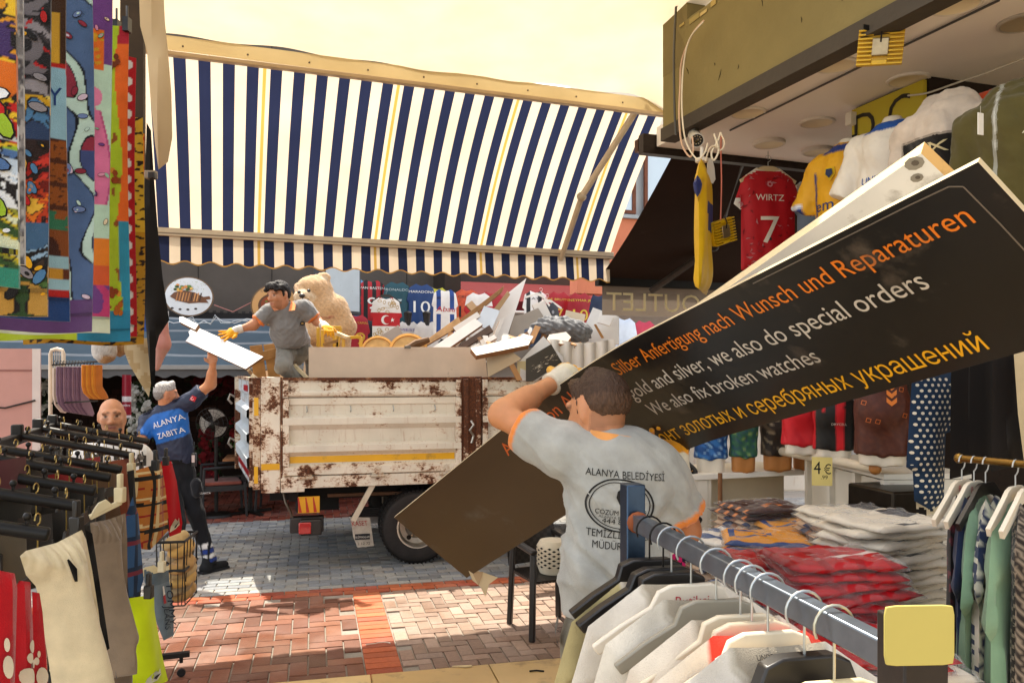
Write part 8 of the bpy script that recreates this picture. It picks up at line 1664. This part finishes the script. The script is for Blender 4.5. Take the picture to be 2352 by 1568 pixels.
def plaid(x, z):
    a, b = (x*8.5) % 1, (z*8+.3*x) % 1
    if a < .13 or b < .13: return '17130f'
    if .24 < a < .36 or .22 < b < .32: return 'c9b080' if not (.24 < a < .36 and b < .13) else '4a3c2a'
    if abs(a-.72) < .035 or abs(b-.66) < .035: return '8c2018'
    return 'a8682a'
guv('shorts', 'tan, black and cream checked shorts clipped at the rack front', 'shorts', [(294, 1086), (330, 1074), (370, 1062), (380, 1120), (389, 1215), (366, 1240), (345, 1262), (325, 1260), (310, 1160)], P(340, 1100, 3.75), ez(66), plaid, 'cloth', RC, None, res=.010, th=.04, fold=.025)
def dShoe(mb, bv, f):
    patch(mb, bv, [f(*q) for q in ((388, 1222), (390, 1208), (401, 1190), (408, 1196), (411, 1188), (413, 1204), (402, 1214))], 'd8ccb0', .006); patch(mb, bv, [f(*q) for q in ((396, 1212), (400, 1206), (410, 1198), (402, 1210))], '1c1814', .010)
guv('shorts', 'bright red shorts with a pale trainer print beside the officer', 'shorts', [(369, 1059), (394, 1059), (406, 1105), (419, 1200), (416, 1222), (390, 1232), (378, 1180), (372, 1120)], P(390, 1100, 4.4), ez(58), 'b0101a', 'cloth', RC, dShoe, res=.02, th=.03, fold=.02)
def dYel(mb, bv, f):
    patch(mb, bv, [f(*q) for q in ((319, 1564), (322, 1553), (340, 1534), (346, 1538), (356, 1530), (358, 1544), (346, 1556), (324, 1568))], 'd8d4c0', .006); patch(mb, bv, [f(*q) for q in ((333, 1551), (337, 1545), (354, 1540), (340, 1553))], '1c1814', .010)
guv('shorts', 'neon yellow shorts with a trainer print on the lower tier', 'shorts', [(291, 1374), (354, 1364), (355, 1400), (361, 1440), (374, 1510), (386, 1562), (350, 1580), (318, 1600), (294, 1600)], P(320, 1400, 3.05), ez(62), 'c4d410', 'cloth', RC, dYel, res=.02, th=.04, fold=.02)
def dJeans(mb, bv, f):
    for tx, u0, v0, L, h in (('TOMMY', 377, 1337, 97, 17), ('JEANS', 369, 1388, 55, 15)):
        vs, fs, w1, w0 = text_geo(tx)
        for fc_i in fs: patch(mb, bv, [f(u0+h*vs[q][1]/.7+.10*L*(vs[q][0]-w0)/(w1-w0), v0+L*(vs[q][0]-w0)/(w1-w0)) for q in fc_i], '1c2438', .006)
    patch(mb, bv, [f(*q) for q in ((367, 1344), (371, 1343), (374, 1362), (368, 1366))], 'd8d0c8', .006); patch(mb, bv, [f(*q) for q in ((368, 1366), (374, 1362), (377, 1382), (369, 1384))], 'a81c24', .006)
guv('shorts', 'blue grey jersey shorts with dark vertical lettering', 'shorts', [(331, 1308), (386, 1296), (389, 1330), (399, 1400), (399, 1458), (376, 1470), (360, 1430), (344, 1372), (332, 1335)], P(365, 1340, 3.75), ez(55), lambda x, z: '5c6870' if z > -.0 else '6c7880', 'knit', RC, dJeans, res=.02, th=.035, fold=.02)
def clip(u, v, d, col, lab): 
    mb = MB(); c = P(u, v, d); mb.cbox(c, (.03, .03, .05), col); mb.cbox(c+UP*.045, (.014, .024, .05), col); tag(mb.build('clip', 'plastic', bevel=.004), lab, 'clip', 'clips gripping the rack garments')
clip(176, 1206, 2.2, '17130f', 'black clip on the cream sweatpants waist'); clip(276, 1136, 2.62, 'cdbc94', 'cream clip on the taupe sweatpants'); clip(357, 1068, 3.65, '17130f', 'black clip on the checked shorts'); clip(381, 1058, 4.3, '17130f', 'black clip on the bright red shorts'); clip(342, 1358, 3.0, '17130f', 'black clip on the neon yellow shorts'); clip(372, 1300, 3.65, 'd0c4a4', 'cream clip on the blue grey shorts'); clip(302, 1075, 3.6, 'cdbc94', 'cream clip at the left of the checked shorts')
mb = MB(); a, b = P(206, 1188, 2.55), P(278, 1152, 2.62); mb.beam(a, b, .012, .018, 'cdbc94'); m = a.lerp(b, .35); mb.prism([(-.04, 0), (-.025, .022), (-.01, .035), (.015, .035), (.03, .015), (.04, 0)], m, (b-a).normalized(), UP, .008, 'cdbc94'); tag(mb.build('hanger', 'plastic', bevel=.003), 'cream plastic hanger bar above the taupe sweatpants', 'hanger')
mb = MB(); a, b = P(328, 1318, 3.7), P(388, 1303, 3.75); mb.beam(a, b, .012, .018, 'cdbc94'); mb.prism([(-.05, 0), (-.02, .03), (.02, .03), (.05, 0)], a.lerp(b, .25), (b-a).normalized(), UP, .008, 'cdbc94'); tag(mb.build('hanger', 'plastic'), 'cream plastic hanger of the blue grey shorts', 'hanger')
for k, (u, v, d, cc) in enumerate([(30, 1130, 2.6, '2a2620'), (20, 1230, 2.3, '5a5040'), (150, 1090, 3.3, '8a1c20'), (190, 1060, 3.8, '8a1a1e'), (230, 1075, 3.6, '5c4430'), (270, 1062, 4.0, '7a3c24'), (80, 1190, 2.5, '2a241e'), (140, 1180, 2.7, '1c1916'), (60, 1060, 3.2, '3a342e'), (110, 1120, 3.0, '221e1a'), (200, 1130, 3.2, '1c1a18'), (20, 1060, 2.8, '5a3030')]):
    guv('shorts', f'{["dark grey", "dull beige", "dark red", "deep red", "brown", "rust brown", "dark taupe", "charcoal", "slate brown", "dark olive", "black", "maroon"][k]} shorts deep inside the black rack', 'shorts', [(u-40, v), (u+40, v-12), (u+46, v+150), (u-44, v+170)], P(u, v+40, d), ez(80), cc, 'cloth', RC, None, res=.05, th=.04, fold=.03)
# wire basket with bagged shoes
t = thing('wire_basket', 'black wire basket of bagged beige shoes at the rack end', 'basket', P(415, 1372, 4.5)); w0 = P(392, 1222, 4.75); WX = ez(8); WY = ez(98)
B_ = lambda a, b, c: w0+WX*a*.15-WY*b*.28+UP*(-c*.36)
mb = MB()
for c_ in (0, .45, 1.0): r_ = .008 if c_ < .9 else .004; mb.tube([B_(0, 0, c_), B_(1, 0, c_), B_(1, 1, c_), B_(0, 1, c_), B_(0, 0, c_)], r_ if c_ != .45 else .009, '15120f', 6)
for k in range(5): mb.tube([B_(1, k/4, 0), B_(.9, k/4, 1), B_(.1, k/4, 1), B_(0, k/4, 0)], .003, '15120f', 5); mb.tube([B_(k/4, 1, 0), B_(k/4, .95, 1)], .003, '15120f', 5); mb.tube([B_(k/4, 0, 0), B_(k/4, .05, 1)], .003, '15120f', 5)
mb.build('wire_frame', 'black_metal', t)
for k in range(8):
    c = B_(random.uniform(.25, .75), random.uniform(.15, .85), .12+.115*k); cc = ['b89c6c', 'c8a05c', '9a8666', 'b08a54'][k % 4]
    mb = body([ell(c, (.06, .12, .04), cc, .03), ell(c+V(.01, .05, .025), (.045, .06, .04), cc, .03)], .01, '', '', disp=lambda v: .006*vnoise(v, 40)); tag(mb.build('bagged_shoe', 'wrap' if False else 'cloth'), f'beige bagged shoe in the wire basket, {ORD[k]} from the top', 'shoe', 'bagged shoes in the wire basket')
# =====================================================  STREET SIDE THINGS AT THE LEFT BACK
t = thing('sock_stand', 'white tube stand with socks on black prongs behind the bald man', 'stand', P(131, 900, 5.9)-UP*(P(131, 900, 5.9).z)); sa, sb = P(116, 812, 5.9), P(146, 812, 5.9)
mb = MB(); mb.tube([V(sa.x, sa.y, 0), sa, sa+V(.01, 0, .025), sa.lerp(sb, .5)+UP*.035, sb+V(-.01, 0, .025), sb, V(sb.x, sb.y, 1.7)], .014, 'c9b8a4', 10)
for k in range(1, 6): mb.tube([sa.lerp(sb, k/6)+UP*.02, sa.lerp(sb, k/6)-UP*.35], .003, 'b8aa9a', 5)
mb.build('tube_frame', 'plastic', t)
for j in range(2): mb = MB(); mb.tube([P(120, 838+88*j, 5.9), P(224, 830+90*j, 5.75)], .006, '17130f', 6); mb.build('prong', 'black_metal', t)
mb = MB()
for k in range(14): mb.tube([P(122+k*7, 840, 5.88), P(122+k*7+3, 828, 5.86), P(122+k*7+10, 832, 5.8)], .003, '17130f', 5)
mb.build('prong_hooks', 'black_metal', t)
sp_ = None
def sock(u, vt, vb, d, col, lab, grp):
    mb = MB(); a, b = P(u, vt, d), P(u, vb, d); h = a.z-b.z; mb.prism([(-.035, 0), (.03, 0), (.03, -h*.62), (.06, -h*.78), (.085, -h*.95), (.07, -h), (.03, -h*.97), (-.02, -h*.8), (-.035, -h*.6)], a, ez(70), UP, .012, col)
    tag(mb.build('sock', 'knit', bevel=.003), lab, 'sock', grp)
for k in range(12): sock(138+k*5, 842, 948+k*.8, 5.85+.01*k, ['6e5468', '7a5e72', '62485e', '846878'][k % 4], f'mauve ribbed sock, {ORD[k]} from the frame', 'mauve socks on the stand')
for k in range(8): sock(196+k*4.2, 838, 918, 5.75+.012*k, ['c8781c', 'b8681a', 'd08824'][k % 3], f'orange ribbed sock, {ORD[k]} from the mauve ones', 'orange socks on the stand')
sock(130, 845, 950, 5.9, 'd0bfae', 'pale sock with a red mark at the frame', 'mauve socks on the stand')
mb = MB(); c = P(16, 925, 6.6); x = ez(14); mb.cbox(c, (.50, .03, .9), 'b88a80', ax=x); mb.cbox(c+x*.225-ez(104)*.018, (.06, .012, .9), 'c8beb8', ax=x); mb.cbox(c-ez(104)*.018+UP*.27, (.38, .01, .012), '8a5c54', ax=x); mb.tube([c-x*.25-ez(104)*.03-UP*.02, c-ez(104)*.04-UP*.04, c+x*.22-ez(104)*.03+UP*.02], .008, '2a2220', 6); tag(mb.build('pink_board', 'board', smooth=False), 'dusty pink display board with pale side strip at the left edge', 'board')
mb = MB()
for k in range(12): a, b = (k*.165, (k+1)*.165); mb.grid(lambda s, q: P(-40, 705, 9.2)+E1*lerp(a, b, s)-UP*(.0+.24*q+.015*math.sin(lerp(a, b, s)*19)*q), 4, 3, 'd8d4d0' if k % 2 else '3a5a9a')
tag(mb.build('awning_edge', 'awning'), 'scrap of blue and white striped valance under the towels', 'awning')
def flowers(name, label, u0, u1, v0, v1, d, cols, n, r):
    t = thing(name, label, 'flower wall', P((u0+u1)/2, v1, d)); mb = MB(); mb.obox(P(u0, v1, d+.12), E1*((u1-u0)/FV*d), E2*.05, UP*((v1-v0)/FV*d), '16190f'); mb.build('backing', 'plaster', t); mb = MB(); lf = MB()
    for k in range(n):
        c = P(random.uniform(u0, u1), random.uniform(v0, v1), d-random.uniform(0, .1)); col = ch(cols); rr = r*random.uniform(.6, 1.2)
        for j in range(7):
            a = random.uniform(0, 6.28); n_ = V(.6*math.cos(a), -1, .6*math.sin(a)+.2).normalized(); x = n_.orthogonal().normalized(); y = n_.cross(x); mb.disc(c+V(math.cos(a)*rr*.4, -.01*j*.3, math.sin(a)*rr*.4), x, -y, rr*.55, rr*.4, col, 6, .0); mb.disc(c+V(math.cos(a)*rr*.4, -.01*j*.3, math.sin(a)*rr*.4), x, y, rr*.55, rr*.4, col, 6, .0)
        for j in range(4):
            a = random.uniform(0, 6.28); q = c+V(math.cos(a)*rr*1.3, .03, math.sin(a)*rr*1.3); lf.disc(q, V(math.cos(a), -.3, math.sin(a)), V(-math.sin(a), -.6, math.cos(a)), rr*.5, rr*.22, ch(['2c3c1c', '3c4c24', '1e2a14']), 6, 0); lf.disc(q, V(math.cos(a), -.3, math.sin(a)), V(math.sin(a), .6, -math.cos(a)), rr*.5, rr*.22, '2c3c1c', 6, 0)
    mb.build('blossoms', 'leaf', t); lf.build('leaves', 'leaf', t)
flowers('flower_wall', 'white artificial roses on a dark panel behind the officer', 296, 345, 880, 1000, 10.2, ['c8c4ba', 'b4b0a4', 'd4cfc4'], 60, .06); flowers('flower_wall', 'white artificial roses on a dark panel by the sock stand', 68, 116, 870, 1000, 10.4, ['b8b4aa', 'a4a096', 'c4c0b4'], 46, .06)
flowers('flower_wall', 'dark red artificial flowers over the restaurant entrance', 440, 566, 866, 905, 12.2, ['5c0e14', '7a121a', '480a10'], 110, .08); flowers('flower_wall', 'dark red artificial flowers low beside the restaurant chairs', 462, 500, 990, 1120, 11.6, ['6a0e16', '8a141c'], 60, .08); flowers('flower_wall', 'red artificial flowers beside the truck tailgate', 530, 575, 960, 1010, 11.8, ['7a121a', '9c1820'], 40, .07)
mb = MB(); c = P(291, 910, 9.6); mb.grid(lambda s, q: c+V(-.055+.11*s, .01*math.sin(s*9), .26-.52*q), 6, 16, cf=lambda s, q: 'b8b0b0' if .50 < q < .54 or .58 < q < .60 or q > .93 else '7a1422'); mb.text('umbro', c+V(0, -.012, -.12), FX, UP, .045, 'c8c0c0', .004, width=.1); mb.disc(c+V(0, -.012, -.03), FX, UP, .03, .016, 'c8c0c0', 4, .004, .6); tag(mb.build('football_scarf', 'knit', smooth=False), 'dark red football scarf with white bands hanging by the roses', 'scarf')
# pedestal fan, chairs and table of the restaurant
t = thing('pedestal_fan', 'black pedestal fan with broad grey blades in the dim restaurant', 'fan', G(489, 1170)); fc_ = P(489, 972, 10.4); fx = V(.85, -.1, 0).normalized(); fn = V(.12, -.98, -.1).normalized(); fy = fn.cross(fx)
mb = MB(); mb.tube([V(fc_.x, fc_.y+.12, 0), fc_+V(0, .12, 0)], .025, '17130f', 8); mb.lathe([(.22, 0), (.2, .03), (.03, .06), (.001, .06)], V(fc_.x, fc_.y+.12, 0), UP, '17130f', 20); mb.build('stand', 'black_metal', t)
mb = MB()
for r_ in (.22, .16, .10, .04):
    mb.tube([fc_+fn*.06*(1-r_)+(fx*math.cos(a)+fy*math.sin(a))*r_ for a in np.linspace(0, 6.283, 28)], .003, '2a2622', 4)
for k in range(22): a = k*.2856; mb.tube([fc_+fn*.06, fc_+(fx*math.cos(a)+fy*math.sin(a))*.22], .002, '2a2622', 4)
mb.build('cage', 'black_metal', t)
for k in range(3):
    a0 = k*2.094+1.2; mb = MB(); mb.grid(lambda s, q: fc_-fn*.02+(fx*math.cos(a0+(s-.5)*1.35*(.4+.6*q))+fy*math.sin(a0+(s-.5)*1.35*(.4+.6*q)))*(.03+.16*q)+fn*.03*(s-.5), 8, 6, '8c8276'); mb.build('blade', 'plastic', t)
def wicker(label, o, rot):
    t = thing('armchair', label, 'chair', o, 'wicker armchairs in the restaurant'); X, Y = ez(rot), ez(rot+90); L = lambda a, b, c: o+X*a+Y*b+UP*c; WK = '2c2a2a'
    for a in (-.25, .25):
        for b in (-.25, .25): mb = MB(); mb.tube([L(a, b, .64 if b < 0 else .45), L(a*1.08, b*1.1, 0)], .018, WK, 8); mb.build('leg', 'black_metal', t)
        mb = MB(); mb.tube([L(a, -.26, .64), L(a, .22, .66)], .02, WK, 8); mb.build('armrest', 'black_metal', t)
    mb = MB(); mb.grid(lambda s, q: L(-.25+.5*s, .24+.12*q+.02*math.cos(s*6.28), .42+.48*q), 16, 14, cf=lambda s, q: WK if (int(s*16)+int(q*14)) % 2 else '3e3b39'); mb.grid(lambda s, q: L(-.25+.5*s, .26+.12*q+.02*math.cos(s*6.28), .42+.48*q), 6, 6, WK); mb.build('backrest', 'plastic', t)
    mb = MB(); mb.obox(L(-.25, -.25, .34), X*.5, Y*.5, UP*.07, WK); mb.build('seat', 'plastic', t); mb = MB(); mb.obox(L(-.23, -.24, .41), X*.46, Y*.46, UP*.05, '8a4a3c'); mb.build('cushion', 'cloth', t, bevel=.02)
wicker('dark wicker armchair with rust cushion left of the restaurant table', G(512, 1180), -65); wicker('dark wicker armchair with rust cushion behind the truck tailgate', G(640, 1170), 100)
t = thing('cafe_table', 'slatted brown cafe table on a black pedestal behind the truck tailgate', 'table', G(575, 1178)); o = G(575, 1178); L = lambda a, b, c: o+ez(14)*a+ez(104)*b+UP*c
mb = MB()
for k in range(5): mb.obox(L(-.32, -.32+k*.13, .74), ez(14)*.64, ez(104)*.11, UP*.025, '8a5a34')
mb.build('table_top', 'wood', t); mb = MB(); mb.tube([L(0, 0, .03), L(0, 0, .73)], .03, '17130f', 8)
for a in range(4): mb.beam(L(0, 0, .03), o+ez(45+90*a)*.3+UP*.02, .05, .03, '17130f')
mb.build('pedestal', 'black_metal', t)
t = thing('potted_plant', 'small leafy plant in a dark pot on the cafe table', 'plant', L(-.12, 0, .766)); mb = MB(); mb.lathe([(.05, 0), (.06, .10), (.055, .10), (.001, .08)], L(-.12, 0, .766), UP, '1c1c20', 16); mb.build('pot', 'plastic', t); mb = MB()
for k in range(120):
    c = L(-.12, 0, .92)+V(random.gauss(0, .05), random.gauss(0, .05), random.gauss(0, .05)); a = random.uniform(0, 6.28); n_ = V(math.cos(a), math.sin(a), random.uniform(-.3, .8)).normalized(); x = n_.orthogonal().normalized(); mb.disc(c, x, n_.cross(x), .02, .012, ch(['4a7a2c', '3a6424', '5c8c38']), 6, 0); mb.disc(c, x, -n_.cross(x), .02, .012, '4a7a2c', 6, 0)
mb.build('foliage', 'leaf', t)
